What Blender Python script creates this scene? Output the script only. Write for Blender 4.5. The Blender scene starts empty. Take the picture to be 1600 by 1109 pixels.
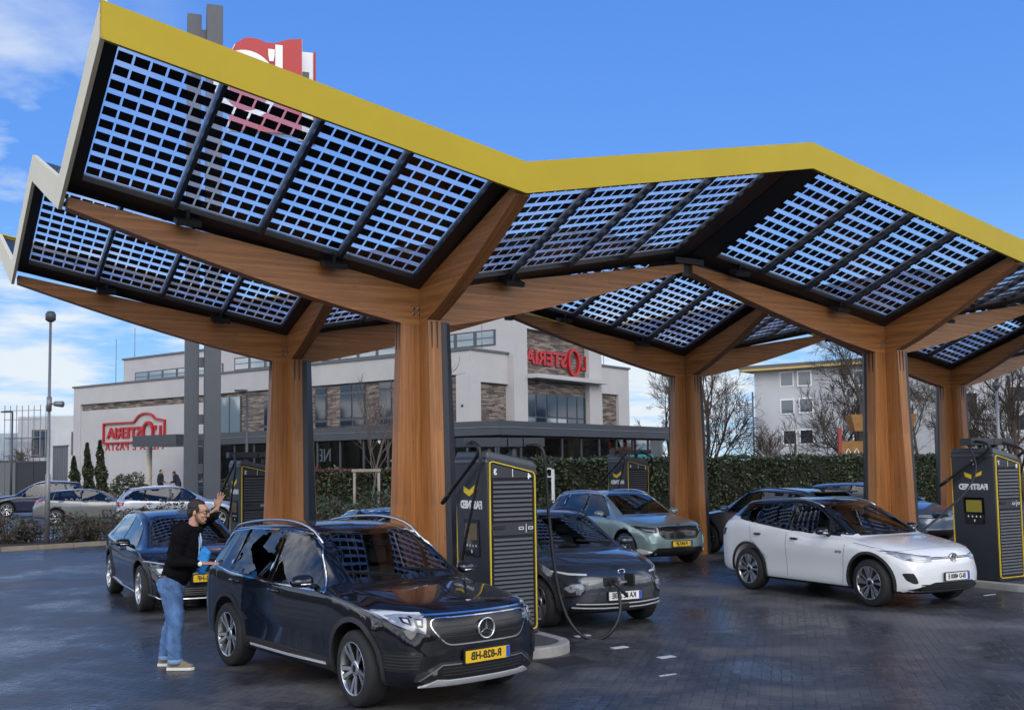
import bpy, bmesh, math, random
import numpy as np
from mathutils import Vector, Matrix
from mathutils.bvhtree import BVHTree
from mathutils.geometry import delaunay_2d_cdt
R = math.radians
SC = bpy.context.scene
COL = SC.collection
# ------------------------------------------------------------------ camera
CAM_F, CAM_CY, CAM_H = 1637.7, 609.9, 2.263
CAM_PITCH, CAM_ROLL = R(4.032), R(-0.80)
cd = bpy.data.cameras.new('camera'); cam = bpy.data.objects.new('camera', cd); COL.objects.link(cam)
cd.sensor_width = 36; cd.lens = CAM_F / 1600 * 36; cd.shift_y = (CAM_CY - 554.5) / 1600
cd.clip_start = .1; cd.clip_end = 3000
CAM_M = Matrix.Translation((0, 0, CAM_H)) @ Matrix.Rotation(math.pi / 2 + CAM_PITCH, 4, 'X') @ Matrix.Rotation(CAM_ROLL, 4, 'Z')
cam.matrix_world = CAM_M
SC.camera = cam
SC.view_settings.view_transform = 'Standard'; SC.view_settings.look = 'None'
SC.view_settings.exposure = 1.3; SC.view_settings.gamma = 1
# ------------------------------------------------------------------ sky and sun
SUN_EL, SUN_AZ = R(36), R(168)      # azimuth measured from +Y towards +X
w = bpy.data.worlds.new('World'); SC.world = w; w.use_nodes = True
def world():
    nt = w.node_tree; N = nt.nodes; L = nt.links
    bg = N['Background']
    sky = N.new('ShaderNodeTexSky'); sky.sky_type = 'NISHITA'; sky.sun_disc = False
    sky.sun_elevation = SUN_EL; sky.sun_rotation = SUN_AZ
    sky.air_density = 1.0; sky.dust_density = 0.25; sky.ozone_density = 2.2; sky.altitude = 100
    tc = N.new('ShaderNodeTexCoord')
    sep = N.new('ShaderNodeSeparateXYZ'); L.new(tc.outputs['Generated'], sep.inputs[0])
    # clouds: projected on a flat layer, seen low over the horizon
    mx = N.new('ShaderNodeMath'); mx.operation = 'ADD'; mx.inputs[1].default_value = .09; L.new(sep.outputs['Z'], mx.inputs[0])
    mm = N.new('ShaderNodeMath'); mm.operation = 'MAXIMUM'; mm.inputs[1].default_value = .03; L.new(mx.outputs[0], mm.inputs[0])
    dv = N.new('ShaderNodeVectorMath'); dv.operation = 'DIVIDE'
    cb = N.new('ShaderNodeCombineXYZ')
    for k in range(3): L.new(mm.outputs[0], cb.inputs[k])
    L.new(tc.outputs['Generated'], dv.inputs[0]); L.new(cb.outputs[0], dv.inputs[1])
    nz = N.new('ShaderNodeTexNoise'); nz.inputs['Scale'].default_value = 1.5; nz.inputs['Detail'].default_value = 9; nz.inputs['Roughness'].default_value = .58
    mp = N.new('ShaderNodeMapping'); mp.inputs['Location'].default_value = (3.1, 7.3, 0); L.new(dv.outputs[0], mp.inputs[0]); L.new(mp.outputs[0], nz.inputs['Vector'])
    cr = N.new('ShaderNodeValToRGB'); cr.color_ramp.elements[0].position = .50; cr.color_ramp.elements[1].position = .68
    def mrange(x, a0, a1, b0=0., b1=1.):
        n = N.new('ShaderNodeMapRange'); n.interpolation_type = 'SMOOTHSTEP'; n.inputs['From Min'].default_value = a0; n.inputs['From Max'].default_value = a1; n.inputs['To Min'].default_value = b0; n.inputs['To Max'].default_value = b1; L.new(x, n.inputs['Value']); return n.outputs[0]
    def ma(op, x, y):
        n = N.new('ShaderNodeMath'); n.operation = op
        for k, v in enumerate((x, y)):
            if isinstance(v, (int, float)): n.inputs[k].default_value = v
            else: L.new(v, n.inputs[k])
        return n.outputs[0]
    X, Y, Z = sep.outputs['X'], sep.outputs['Y'], sep.outputs['Z']
    # ahead: a few low clouds, more of them to the left; behind the camera: an unseen cloud bank, added bright to light the shaded fronts
    hz = mrange(Z, .50, .25); wide = ma('MAXIMUM', mrange(X, -.24, -.40), mrange(Z, .20, .09))
    dens = nz.outputs['Fac']
    for dx, dz, w_, g_ in ((-.435, .315, 4.2, .10), (-.455, .235, 4.0, .10), (-.28, .40, 2.5, .06), (.135, .085, 7.0, .20), (-.45, .085, 7.0, .17), (-.44, .145, 2.5, .07)):
        d0 = Vector((dx, math.sqrt(max(.01, 1 - dx * dx - dz * dz)), dz)); dt = N.new('ShaderNodeVectorMath'); dt.operation = 'DOT_PRODUCT'; nv = N.new('ShaderNodeVectorMath'); nv.operation = 'NORMALIZE'; L.new(tc.outputs['Generated'], nv.inputs[0]); L.new(nv.outputs[0], dt.inputs[0]); dt.inputs[1].default_value = d0
        dens = ma('ADD', dens, ma('MULTIPLY', mrange(dt.outputs['Value'], math.cos(R(w_)), math.cos(R(w_ * .2))), g_))
    L.new(dens, cr.inputs[0])
    m2 = ma('MULTIPLY', ma('MULTIPLY', hz, wide), cr.outputs[0])
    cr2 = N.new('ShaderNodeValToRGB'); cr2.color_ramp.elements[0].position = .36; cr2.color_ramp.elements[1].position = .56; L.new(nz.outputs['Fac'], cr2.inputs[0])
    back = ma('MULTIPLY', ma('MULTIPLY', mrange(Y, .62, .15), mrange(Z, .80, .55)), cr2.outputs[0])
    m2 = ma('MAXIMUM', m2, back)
    # clear sky: the physical sky graded towards the deep blue of the day
    gr = N.new('ShaderNodeValToRGB'); e = gr.color_ramp.elements; K = 1 / (.13 * 2 ** 1.3)
    e[0].position = 0; e[0].color = (.50 , .76, 1.0, 1); e[1].position = 1; e[1].color = (.05, .17, .60, 1)
    for p_, c_ in ((.12, (.235, .53, 1.0)), (.26, (.125, .345, .90)), (.45, (.085, .265, .80))): k = e.new(p_); k.color = c_ + (1,)
    L.new(Z, gr.inputs[0])
    sc_ = N.new('ShaderNodeMix'); sc_.data_type = 'RGBA'; sc_.blend_type = 'MULTIPLY'; sc_.inputs[0].default_value = 1; L.new(gr.outputs[0], sc_.inputs[6]); sc_.inputs[7].default_value = (K, K, K, 1)
    sk = N.new('ShaderNodeMix'); sk.data_type = 'RGBA'; sk.inputs[0].default_value = .97; L.new(sky.outputs[0], sk.inputs[6]); L.new(sc_.outputs[2], sk.inputs[7])
    mix = N.new('ShaderNodeMix'); mix.data_type = 'RGBA'
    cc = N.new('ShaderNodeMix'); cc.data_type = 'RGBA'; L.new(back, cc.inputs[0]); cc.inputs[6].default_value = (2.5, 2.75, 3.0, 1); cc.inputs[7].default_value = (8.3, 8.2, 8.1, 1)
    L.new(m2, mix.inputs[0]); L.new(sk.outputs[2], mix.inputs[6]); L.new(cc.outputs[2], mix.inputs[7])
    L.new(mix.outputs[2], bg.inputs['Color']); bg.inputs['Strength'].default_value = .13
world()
sd = bpy.data.lights.new('sun', 'SUN'); sun = bpy.data.objects.new('sun', sd); COL.objects.link(sun)
sd.energy = .55; sd.angle = R(45); sd.color = (1, .93, .82)
sdir = Vector((math.sin(SUN_AZ) * math.cos(SUN_EL), math.cos(SUN_AZ) * math.cos(SUN_EL), math.sin(SUN_EL)))
sun.rotation_euler = sdir.to_track_quat('Z', 'Y').to_euler()
sun.location = sdir * 60
# ------------------------------------------------------------------ materials
MATS = {}
def P(name, base, rough=.5, metal=0., coat=0., spec=.5, var=0., vscale=3., bump=0., bscale=40., emit=None, rvar=0., stretch=(1, 1, 1), trans=0., hue=None):
    if name in MATS: return MATS[name]
    m = bpy.data.materials.new(name); m.use_nodes = True; MATS[name] = m
    nt = m.node_tree; N = nt.nodes; L = nt.links; b = N['Principled BSDF']
    c = tuple(base) + (1,)
    b.inputs['Base Color'].default_value = c; b.inputs['Roughness'].default_value = rough; b.inputs['Metallic'].default_value = metal
    b.inputs['Coat Weight'].default_value = coat; b.inputs['Coat Roughness'].default_value = .03; b.inputs['Specular IOR Level'].default_value = spec
    if emit: b.inputs['Emission Color'].default_value = tuple(emit[:3]) + (1,); b.inputs['Emission Strength'].default_value = emit[3]
    if var or bump or rvar:
        tc = N.new('ShaderNodeTexCoord'); mp = N.new('ShaderNodeMapping'); mp.inputs['Scale'].default_value = stretch; L.new(tc.outputs['Object'], mp.inputs[0])
    if var or rvar:
        nz = N.new('ShaderNodeTexNoise'); nz.inputs['Scale'].default_value = vscale; nz.inputs['Detail'].default_value = 6; nz.inputs['Roughness'].default_value = .62
        L.new(mp.outputs[0], nz.inputs['Vector'])
        if var:
            cr = N.new('ShaderNodeValToRGB'); e = cr.color_ramp.elements
            h = hue or (1, 1, 1)
            e[0].position = .3; e[1].position = .7
            e[0].color = tuple(max(0, x * (1 - var)) for x in base) + (1,); e[1].color = tuple(min(1, x * (1 + var) * k) for x, k in zip(base, h)) + (1,)
            L.new(nz.outputs['Fac'], cr.inputs[0]); L.new(cr.outputs[0], b.inputs['Base Color'])
        if rvar:
            mr = N.new('ShaderNodeMapRange'); mr.inputs['From Min'].default_value = .3; mr.inputs['From Max'].default_value = .7
            mr.inputs['To Min'].default_value = max(.02, rough - rvar); mr.inputs['To Max'].default_value = min(1, rough + rvar)
            L.new(nz.outputs['Fac'], mr.inputs[0]); L.new(mr.outputs[0], b.inputs['Roughness'])
    if bump:
        n2 = N.new('ShaderNodeTexNoise'); n2.inputs['Scale'].default_value = bscale; n2.inputs['Detail'].default_value = 4
        L.new(mp.outputs[0], n2.inputs['Vector']); bp = N.new('ShaderNodeBump'); bp.inputs['Strength'].default_value = bump; bp.inputs['Distance'].default_value = .02
        L.new(n2.outputs['Fac'], bp.inputs['Height']); L.new(bp.outputs[0], b.inputs['Normal'])
    return m
def glass(name, tint, ior=1.5, rough=.0, extra=.0):
    if name in MATS: return MATS[name]
    m = bpy.data.materials.new(name); m.use_nodes = True; MATS[name] = m
    nt = m.node_tree; N = nt.nodes; L = nt.links; N.remove(N['Principled BSDF']); out = N['Material Output']
    t = N.new('ShaderNodeBsdfTransparent'); t.inputs[0].default_value = tuple(tint) + (1,)
    g = N.new('ShaderNodeBsdfGlossy'); g.inputs['Roughness'].default_value = rough; g.inputs[0].default_value = (1, 1, 1, 1)
    # Schlick reflectance, the same from either side of the sheet
    f0 = ((ior - 1) / (ior + 1)) ** 2 * 1.7 + extra
    f = N.new('ShaderNodeLayerWeight'); f.inputs[0].default_value = .5
    pw = N.new('ShaderNodeMath'); pw.operation = 'POWER'; pw.inputs[1].default_value = 4.2; L.new(f.outputs['Facing'], pw.inputs[0])
    a = N.new('ShaderNodeMath'); a.operation = 'MULTIPLY_ADD'; a.use_clamp = True; a.inputs[1].default_value = 1 - f0; a.inputs[2].default_value = f0; L.new(pw.outputs[0], a.inputs[0])
    x = N.new('ShaderNodeMixShader'); L.new(a.outputs[0], x.inputs[0]); L.new(t.outputs[0], x.inputs[1]); L.new(g.outputs[0], x.inputs[2])
    L.new(x.outputs[0], out.inputs[0])
    return m
def dusty(m, amount):
    nt = m.node_tree; N = nt.nodes; L = nt.links; out = N['Material Output']; src = out.inputs[0].links[0].from_socket
    t = N.new('ShaderNodeBsdfTranslucent'); t.inputs[0].default_value = (.9, .92, .95, 1); x = N.new('ShaderNodeMixShader'); tc = N.new('ShaderNodeTexCoord'); nz = N.new('ShaderNodeTexNoise'); nz.inputs['Scale'].default_value = 1.7; nz.inputs['Detail'].default_value = 6; L.new(tc.outputs['Object'], nz.inputs['Vector'])
    mr = N.new('ShaderNodeMapRange'); mr.inputs['From Min'].default_value = .3; mr.inputs['From Max'].default_value = .7; mr.inputs['To Min'].default_value = amount * .5; mr.inputs['To Max'].default_value = amount * 1.5; L.new(nz.outputs['Fac'], mr.inputs[0]); L.new(mr.outputs[0], x.inputs[0])
    L.new(src, x.inputs[1]); L.new(t.outputs[0], x.inputs[2]); L.new(x.outputs[0], out.inputs[0])
def paint(name, base, flake=.25, rough=.32, metal=.35):
    return P(name, base, rough=rough, metal=metal if max(base) > .05 else 0, coat=1., spec=.5 if max(base) > .05 else .08, var=.06, vscale=2.)
def wood_mat(name, base, axis):
    m = bpy.data.materials.new(name); m.use_nodes = True
    nt = m.node_tree; N = nt.nodes; L = nt.links; b = N['Principled BSDF']; b.inputs['Roughness'].default_value = .42
    tc = N.new('ShaderNodeTexCoord'); mp = N.new('ShaderNodeMapping'); L.new(tc.outputs['UV'], mp.inputs[0])
    # uv.x runs along the grain in metres, uv.y across it
    n1 = N.new('ShaderNodeTexNoise'); mp.inputs['Scale'].default_value = (.9, 22, 1); n1.inputs['Scale'].default_value = 1.; n1.inputs['Detail'].default_value = 7; n1.inputs['Roughness'].default_value = .65; L.new(mp.outputs[0], n1.inputs['Vector'])
    br = N.new('ShaderNodeTexBrick'); br.inputs['Scale'].default_value = 1.; br.inputs['Brick Width'].default_value = 1.7; br.inputs['Row Height'].default_value = .042; br.inputs['Mortar Size'].default_value = .0008
    br.inputs['Color1'].default_value = (1, 1, 1, 1); br.inputs['Color2'].default_value = (.72, .66, .58, 1); br.inputs['Mortar'].default_value = (.55, .45, .38, 1); br.offset = .37
    L.new(tc.outputs['UV'], br.inputs['Vector'])
    cr = N.new('ShaderNodeValToRGB'); e = cr.color_ramp.elements; e[0].position = .28; e[1].position = .72
    e[0].color = tuple(x * .55 for x in base) + (1,); e[1].color = tuple(min(1, x * 1.22) for x in base) + (1,)
    L.new(n1.outputs['Fac'], cr.inputs[0])
    mu = N.new('ShaderNodeMix'); mu.data_type = 'RGBA'; mu.blend_type = 'MULTIPLY'; mu.inputs[0].default_value = .85
    L.new(cr.outputs[0], mu.inputs[6]); L.new(br.outputs['Color'], mu.inputs[7])
    # knots
    n3 = N.new('ShaderNodeTexVoronoi'); mp3 = N.new('ShaderNodeMapping'); mp3.inputs['Scale'].default_value = (2.2, 7, 1); L.new(tc.outputs['UV'], mp3.inputs[0]); L.new(mp3.outputs[0], n3.inputs['Vector']); n3.inputs['Scale'].default_value = 1.
    kr = N.new('ShaderNodeMapRange'); kr.inputs['From Min'].default_value = .02; kr.inputs['From Max'].default_value = .10; kr.inputs['To Min'].default_value = .45; kr.inputs['To Max'].default_value = 1; L.new(n3.outputs['Distance'], kr.inputs[0])
    mk = N.new('ShaderNodeMix'); mk.data_type = 'RGBA'; mk.blend_type = 'MULTIPLY'; mk.inputs[0].default_value = 1; L.new(mu.outputs[2], mk.inputs[6]); L.new(kr.outputs[0], mk.inputs[7])
    L.new(mk.outputs[2], b.inputs['Base Color'])
    bp = N.new('ShaderNodeBump'); bp.inputs['Strength'].default_value = .15; bp.inputs['Distance'].default_value = .01; L.new(n1.outputs['Fac'], bp.inputs['Height']); L.new(bp.outputs[0], b.inputs['Normal'])
    return m
# ------------------------------------------------------------------ mesh helpers
class MB:
    def __init__(s): s.v = []; s.f = []; s.m = []; s.uv = {}; s.sm = []
    def add(s, vs, fs, m=0, uv=None, smooth=False):
        o = len(s.v); s.v += [tuple(p) for p in vs]
        for k, f in enumerate(fs):
            if uv is not None: s.uv[len(s.f)] = uv[k]
            s.f.append(tuple(i + o for i in f)); s.m.append(m); s.sm.append(smooth)
        return s
    def box(s, lo, hi, m=0, M=None):
        x0, y0, z0 = lo; x1, y1, z1 = hi
        vs = [(x0, y0, z0), (x1, y0, z0), (x1, y1, z0), (x0, y1, z0), (x0, y0, z1), (x1, y0, z1), (x1, y1, z1), (x0, y1, z1)]
        if M is not None: vs = [M @ Vector(p) for p in vs]
        return s.add(vs, [(0, 3, 2, 1), (4, 5, 6, 7), (0, 1, 5, 4), (1, 2, 6, 5), (2, 3, 7, 6), (3, 0, 4, 7)], m)
    def hexa(s, vs, m=0): return s.add(vs, [(0, 3, 2, 1), (4, 5, 6, 7), (0, 1, 5, 4), (1, 2, 6, 5), (2, 3, 7, 6), (3, 0, 4, 7)], m)
    def prism(s, poly, fn, d0, d1, m=0):
        """poly: 2-D outline, fn(a, b, d) -> 3-D point, extruded from d0 to d1"""
        n = len(poly); vs = [fn(a, b, d0) for a, b in poly] + [fn(a, b, d1) for a, b in poly]
        fs = [tuple(range(n - 1, -1, -1)), tuple(range(n, 2 * n))] + [(i, (i + 1) % n, n + (i + 1) % n, n + i) for i in range(n)]
        return s.add(vs, fs, m)
    def tube(s, pts, r, n=8, m=0, cap=True, smooth=True):
        pts = [Vector(p) for p in pts]; k = len(pts); rs = r if isinstance(r, (list, tuple)) else [r] * k
        vs = []; up = None
        for i, p in enumerate(pts):
            t = (pts[min(i + 1, k - 1)] - pts[max(i - 1, 0)])
            t = t.normalized() if t.length > 1e-9 else Vector((0, 0, 1))
            if up is None: up = Vector((0, 0, 1)) if abs(t.z) < .9 else Vector((1, 0, 0))
            a = t.cross(up).normalized(); up = a.cross(t).normalized()
            for j in range(n):
                an = 2 * math.pi * j / n; vs.append(p + (a * math.cos(an) + up * math.sin(an)) * rs[i])
        fs = [(i * n + j, i * n + (j + 1) % n, (i + 1) * n + (j + 1) % n, (i + 1) * n + j) for i in range(k - 1) for j in range(n)]
        if cap: fs += [tuple(range(n - 1, -1, -1)), tuple((k - 1) * n + j for j in range(n))]
        return s.add(vs, fs, m, smooth=smooth)
    def lathe(s, prof, axis_fn, n=32, m=0, smooth=True, ms=None):
        """prof: (r, h) list; axis_fn(r*cos, r*sin, h)"""
        k = len(prof); vs = [axis_fn(r * math.cos(2 * math.pi * j / n), r * math.sin(2 * math.pi * j / n), h) for r, h in prof for j in range(n)]
        for i in range(k - 1):
            o = len(s.v) if i == 0 else o
            if i == 0: s.v += [tuple(p) for p in vs]
            for j in range(n):
                s.f.append((o + i * n + j, o + i * n + (j + 1) % n, o + (i + 1) * n + (j + 1) % n, o + (i + 1) * n + j)); s.m.append(ms[i] if ms else m); s.sm.append(smooth)
        return s
    def build(s, name, mats, parent=None, M=None, smooth=None, bevel=0):
        me = bpy.data.meshes.new(name); me.from_pydata(s.v, [], s.f)
        if not isinstance(mats, (list, tuple)): mats = [mats]
        for x in mats: me.materials.append(x)
        me.polygons.foreach_set('material_index', s.m)
        me.polygons.foreach_set('use_smooth', [bool(smooth)] * len(s.f) if smooth is not None else s.sm)
        if s.uv:
            ul = me.uv_layers.new(name='UVMap')
            for i, p in enumerate(me.polygons):
                if i in s.uv:
                    for li, q in zip(p.loop_indices, s.uv[i]): ul.data[li].uv = q
        bm = bmesh.new(); bm.from_mesh(me)
        bmesh.ops.recalc_face_normals(bm, faces=bm.faces)
        if bevel: bmesh.ops.bevel(bm, geom=[e for e in bm.edges if len(e.link_faces) == 2 and e.calc_face_angle(0) > .5], offset=bevel, segments=2, affect='EDGES', profile=.5)
        bm.to_mesh(me); bm.free()
        o = bpy.data.objects.new(name, me); COL.objects.link(o)
        if parent: o.parent = parent
        if M is not None: o.matrix_local = M
        return o
def tag(o, label=None, cat=None, group=None, kind=None):
    if label: o['label'] = label
    if cat: o['category'] = cat
    if group: o['group'] = group
    if kind: o['kind'] = kind
    return o
def thing(name, label, cat, loc=(0, 0, 0), rz=0, group=None):
    o = bpy.data.objects.new(name, None); COL.objects.link(o); o.location = loc; o.rotation_euler = (0, 0, rz); o.empty_display_size = .2
    return tag(o, label, cat, group)
def copy_tree(o, parent=None):
    c = o.copy(); COL.objects.link(c)
    if parent: c.parent = parent
    for ch in [x for x in bpy.data.objects if x.parent == o]: copy_tree(ch, c)
    return c
def ray(px, py):
    """world direction of a pixel of the 1600 x 1109 photograph"""
    d = Vector(((px - 800) / CAM_F, -(py - CAM_CY) / CAM_F, -1))
    return CAM_M.to_3x3() @ d
def gp(px, py, z=0.):
    d = ray(px, py); t = (z - CAM_H) / d.z; return Vector((d.x * t, d.y * t, z))
def dp(px, py, Y):
    d = ray(px, py); t = Y / d.y; return Vector((d.x * t, Y, CAM_H + d.z * t))
def text_mb(txt, size, mirror=True, bold=0., depth=.004, squeeze=1., mb=None, m=0, fn=None, align='CENTER', shear=0., spacing=1.):
    """letters as geometry in the (a, b) plane, fn(a, b, d) -> point; the photograph reads mirrored"""
    cu = bpy.data.curves.new('lettering', 'FONT'); cu.body = txt; cu.size = size; cu.offset = bold; cu.align_x = align; cu.align_y = 'CENTER'; cu.shear = shear; cu.space_character = spacing
    cu.extrude = depth / 2; cu.resolution_u = 3
    ob = bpy.data.objects.new('lettering', cu); COL.objects.link(ob)
    dg = bpy.context.evaluated_depsgraph_get(); me = ob.evaluated_get(dg).to_mesh()
    vs = [(-p.co.x * squeeze if mirror else p.co.x * squeeze, p.co.y, p.co.z) for p in me.vertices]; fs = [tuple(p.vertices) for p in me.polygons]
    ob.evaluated_get(dg).to_mesh_clear(); bpy.data.objects.remove(ob); bpy.data.curves.remove(cu)
    mb = mb or MB(); mb.add([fn(*p) for p in vs], fs, m); return mb
M_BLACK = P('black_trim', (.012, .012, .013), .45)
M_GLOSSBLACK = P('gloss_black', (.008, .008, .009), .08, coat=.5)
M_CHROME = P('chrome', (.72, .73, .75), .12, metal=1.)
M_SILVER = P('satin_silver', (.58, .59, .61), .28, metal=1.)
M_WHITE = P('white_paint', (.78, .78, .77), .4)
M_YELLOW = P('yellow_line', (.75, .55, .03), .4)
M_ANTH = P('anthracite_steel', (.035, .040, .048), .42, var=.1, vscale=1.5)
M_CONC = P('kerb_concrete', (.30, .29, .27), .85, var=.25, vscale=3, bump=.3, bscale=60)
# ------------------------------------------------------------------ ground
def ground_mat(name, kind):
    m = bpy.data.materials.new(name); m.use_nodes = True
    nt = m.node_tree; N = nt.nodes; L = nt.links; b = N['Principled BSDF']
    tc = N.new('ShaderNodeTexCoord'); mp = N.new('ShaderNodeMapping'); mp.inputs['Rotation'].default_value = (0, 0, R(-30.5 + 45)); L.new(tc.outputs['Object'], mp.inputs[0])
    nz = N.new('ShaderNodeTexNoise'); nz.inputs['Scale'].default_value = .36; nz.inputs['Detail'].default_value = 9; nz.inputs['Roughness'].default_value = .66; L.new(mp.outputs[0], nz.inputs['Vector'])
    fine = N.new('ShaderNodeTexNoise'); fine.inputs['Scale'].default_value = 60; fine.inputs['Detail'].default_value = 4; L.new(mp.outputs[0], fine.inputs['Vector'])
    if kind == 'pave':
        # 90 degree herringbone of 0.21 x 0.105 m blocks
        def ma(op, x, y=None, z=None):
            n = N.new('ShaderNodeMath'); n.operation = op
            for k, q_ in enumerate((x, y, z)):
                if q_ is None: continue
                if isinstance(q_, (int, float)): n.inputs[k].default_value = q_
                else: L.new(q_, n.inputs[k])
            return n.outputs[0]
        sx = N.new('ShaderNodeSeparateXYZ'); L.new(mp.outputs[0], sx.inputs[0])
        X = ma('DIVIDE', sx.outputs[0], .105); Y = ma('DIVIDE', sx.outputs[1], .105)
        I = ma('FLOOR', X); J = ma('FLOOR', Y); fx = ma('FRACT', X); fy = ma('FRACT', Y)
        K = ma('FLOORED_MODULO', ma('SUBTRACT', I, J), 4.)
        k0, k1, k2, k3 = [ma('COMPARE', K, float(k), .1) for k in range(4)]
        dl = ma('ADD', fx, k1); dr = ma('ADD', ma('SUBTRACT', 1., fx), k0); db = ma('ADD', fy, k2); dt = ma('ADD', ma('SUBTRACT', 1., fy), k3)
        ed = ma('MINIMUM', ma('MINIMUM', dl, dr), ma('MINIMUM', db, dt))
        gap = N.new('ShaderNodeMapRange'); gap.inputs['From Min'].default_value = .015; gap.inputs['From Max'].default_value = .07; gap.inputs['To Min'].default_value = 1; gap.inputs['To Max'].default_value = 0; L.new(ed, gap.inputs[0])
        cbx = N.new('ShaderNodeCombineXYZ'); L.new(ma('SUBTRACT', I, k1), cbx.inputs[0]); L.new(ma('ADD', J, k3), cbx.inputs[1])
        wn = N.new('ShaderNodeTexWhiteNoise'); wn.noise_dimensions = '2D'; L.new(cbx.outputs[0], wn.inputs['Vector'])
        cr = N.new('ShaderNodeValToRGB'); e = cr.color_ramp.elements; e[0].color = (.028, .030, .036, 1); e[1].color = (.052, .054, .060, 1); L.new(wn.outputs['Value'], cr.inputs[0])
        mxc = N.new('ShaderNodeMix'); mxc.data_type = 'RGBA'; L.new(gap.outputs[0], mxc.inputs[0]); L.new(cr.outputs[0], mxc.inputs[6]); mxc.inputs[7].default_value = (.010, .010, .011, 1)
        col = mxc.outputs[2]; hgt = gap.outputs[0]
    else:
        rgb = N.new('ShaderNodeRGB'); rgb.outputs[0].default_value = (.04, .041, .045, 1); col = rgb.outputs[0]; hgt = None
    st = N.new('ShaderNodeMapRange'); st.inputs['From Min'].default_value = .49; st.inputs['From Max'].default_value = .66; st.inputs['To Min'].default_value = 0; st.inputs['To Max'].default_value = .85; L.new(nz.outputs['Fac'], st.inputs[0])
    dus = N.new('ShaderNodeMix'); dus.data_type = 'RGBA'; L.new(st.outputs[0], dus.inputs[0]); L.new(col, dus.inputs[6]); dus.inputs[7].default_value = (.17, .163, .152, 1)
    fm = N.new('ShaderNodeMapRange'); fm.inputs['To Min'].default_value = .75; fm.inputs['To Max'].default_value = 1.25; L.new(fine.outputs['Fac'], fm.inputs[0])
    mu = N.new('ShaderNodeMix'); mu.data_type = 'RGBA'; mu.blend_type = 'MULTIPLY'; mu.inputs[0].default_value = 1; L.new(dus.outputs[2], mu.inputs[6]); L.new(fm.outputs[0], mu.inputs[7])
    L.new(mu.outputs[2], b.inputs['Base Color'])
    rr = N.new('ShaderNodeMapRange'); rr.inputs['From Min'].default_value = .40; rr.inputs['From Max'].default_value = .62; rr.inputs['To Min'].default_value = .22; rr.inputs['To Max'].default_value = .62; L.new(nz.outputs['Fac'], rr.inputs[0])
    L.new(rr.outputs[0], b.inputs['Roughness']); b.inputs['Specular IOR Level'].default_value = .46
    bp = N.new('ShaderNodeBump'); bp.inputs['Strength'].default_value = .35; bp.inputs['Distance'].default_value = .004; L.new(fine.outputs['Fac'], bp.inputs['Height'])
    if hgt is not None:
        b3 = N.new('ShaderNodeBump'); b3.inputs['Strength'].default_value = .8; b3.inputs['Distance'].default_value = .006; b3.invert = True; L.new(hgt, b3.inputs['Height']); L.new(bp.outputs[0], b3.inputs['Normal']); L.new(b3.outputs[0], b.inputs['Normal'])
    else: L.new(bp.outputs[0], b.inputs['Normal'])
    return m
TH = R(30.526); CU, CV = -1.343, 15.806
U = Vector((math.cos(TH), math.sin(TH), 0)); V = Vector((-math.sin(TH), math.cos(TH), 0)); C0 = Vector((CU, CV, 0))
def can(u, v, z=0.): return C0 + U * u + V * v + Vector((0, 0, z))
def sheet(name, poly, z, m):
    mb = MB(); mb.add([(x, y, z) for x, y in poly], [tuple(range(len(poly)))]); o = mb.build(name, m); o['kind'] = 'structure'; return o
sheet('ground', [(-900, -60), (900, -60), (900, 1200), (-900, 1200)], -.012, P('rough_ground', (.06, .062, .05), .95, var=.35, vscale=.3))
def q(px, py): p = gp(px, py); return (p.x, p.y)
# paved forecourt, asphalt lane behind it
sheet('paving', [(-60, -30), (60, -30), (60, 62), (18, 62), (8, 50), (-9, 44), (-11, 27.6), (-60, 30.6)], 0, ground_mat('block_paving', 'pave'))
sheet('access_road', [(-60, 22.6), q(0, 905), q(165, 905), (-7, 27.5), q(165, 851.5), q(0, 863), (-60, 31.2)], .004, ground_mat('asphalt', 'road'))
sheet('car_park', [(-90, 33.5), (-9, 33.0), (-4, 57), (-40, 80), (-90, 80)], .004, ground_mat('car_park_asphalt', 'road'))
# ------------------------------------------------------------------ charging canopy
CA, CB, CZ, RU, RV, FH = 5.142, 3.088, 4.996, 1.008, 1.118, .41
def tri(x, p): return abs(((x / p + 1) % 2) - 1)
def roof(u, v): return CZ + RU * tri(u, CA) + RV * tri(v, CB)
M_WOOD = wood_mat('glulam_larch', (.45, .190, .060), 0)
M_FASC = P('yellow_fascia', (.45, .335, .013), .5, spec=.3, var=.05, vscale=.8)
M_CREAM = P('cream_fascia', (.78, .70, .48), .5, var=.03, vscale=.8)
M_FRAME = P('roof_frame_steel', (.012, .014, .018), .4)
M_PURL = P('purlin_steel', (.030, .036, .048), .35)
M_CELL = P('solar_cell', (.010, .009, .011), .22, spec=.4)
M_PANE = glass('panel_glass', (.93, .96, .98), 1.35)
dusty(M_PANE, .24)
M_BOLT = P('bolt_steel', (.25, .24, .23), .35, metal=.9)
canopy = thing('charging_canopy', 'large zigzag canopy of timber columns with solar panel roof and yellow fascia', 'canopy', can(0, 0))
CMI = Matrix.Translation(-can(0, 0)) 
def cbuild(mb, name, mats, smooth=None, bevel=0, parent=None):
    o = mb.build(name, mats, None, smooth=smooth, bevel=bevel)
    if parent is None: o.parent = canopy; o.matrix_parent_inverse = CMI
    else: o.parent = parent; o.matrix_parent_inverse = CMI
    return o
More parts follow.
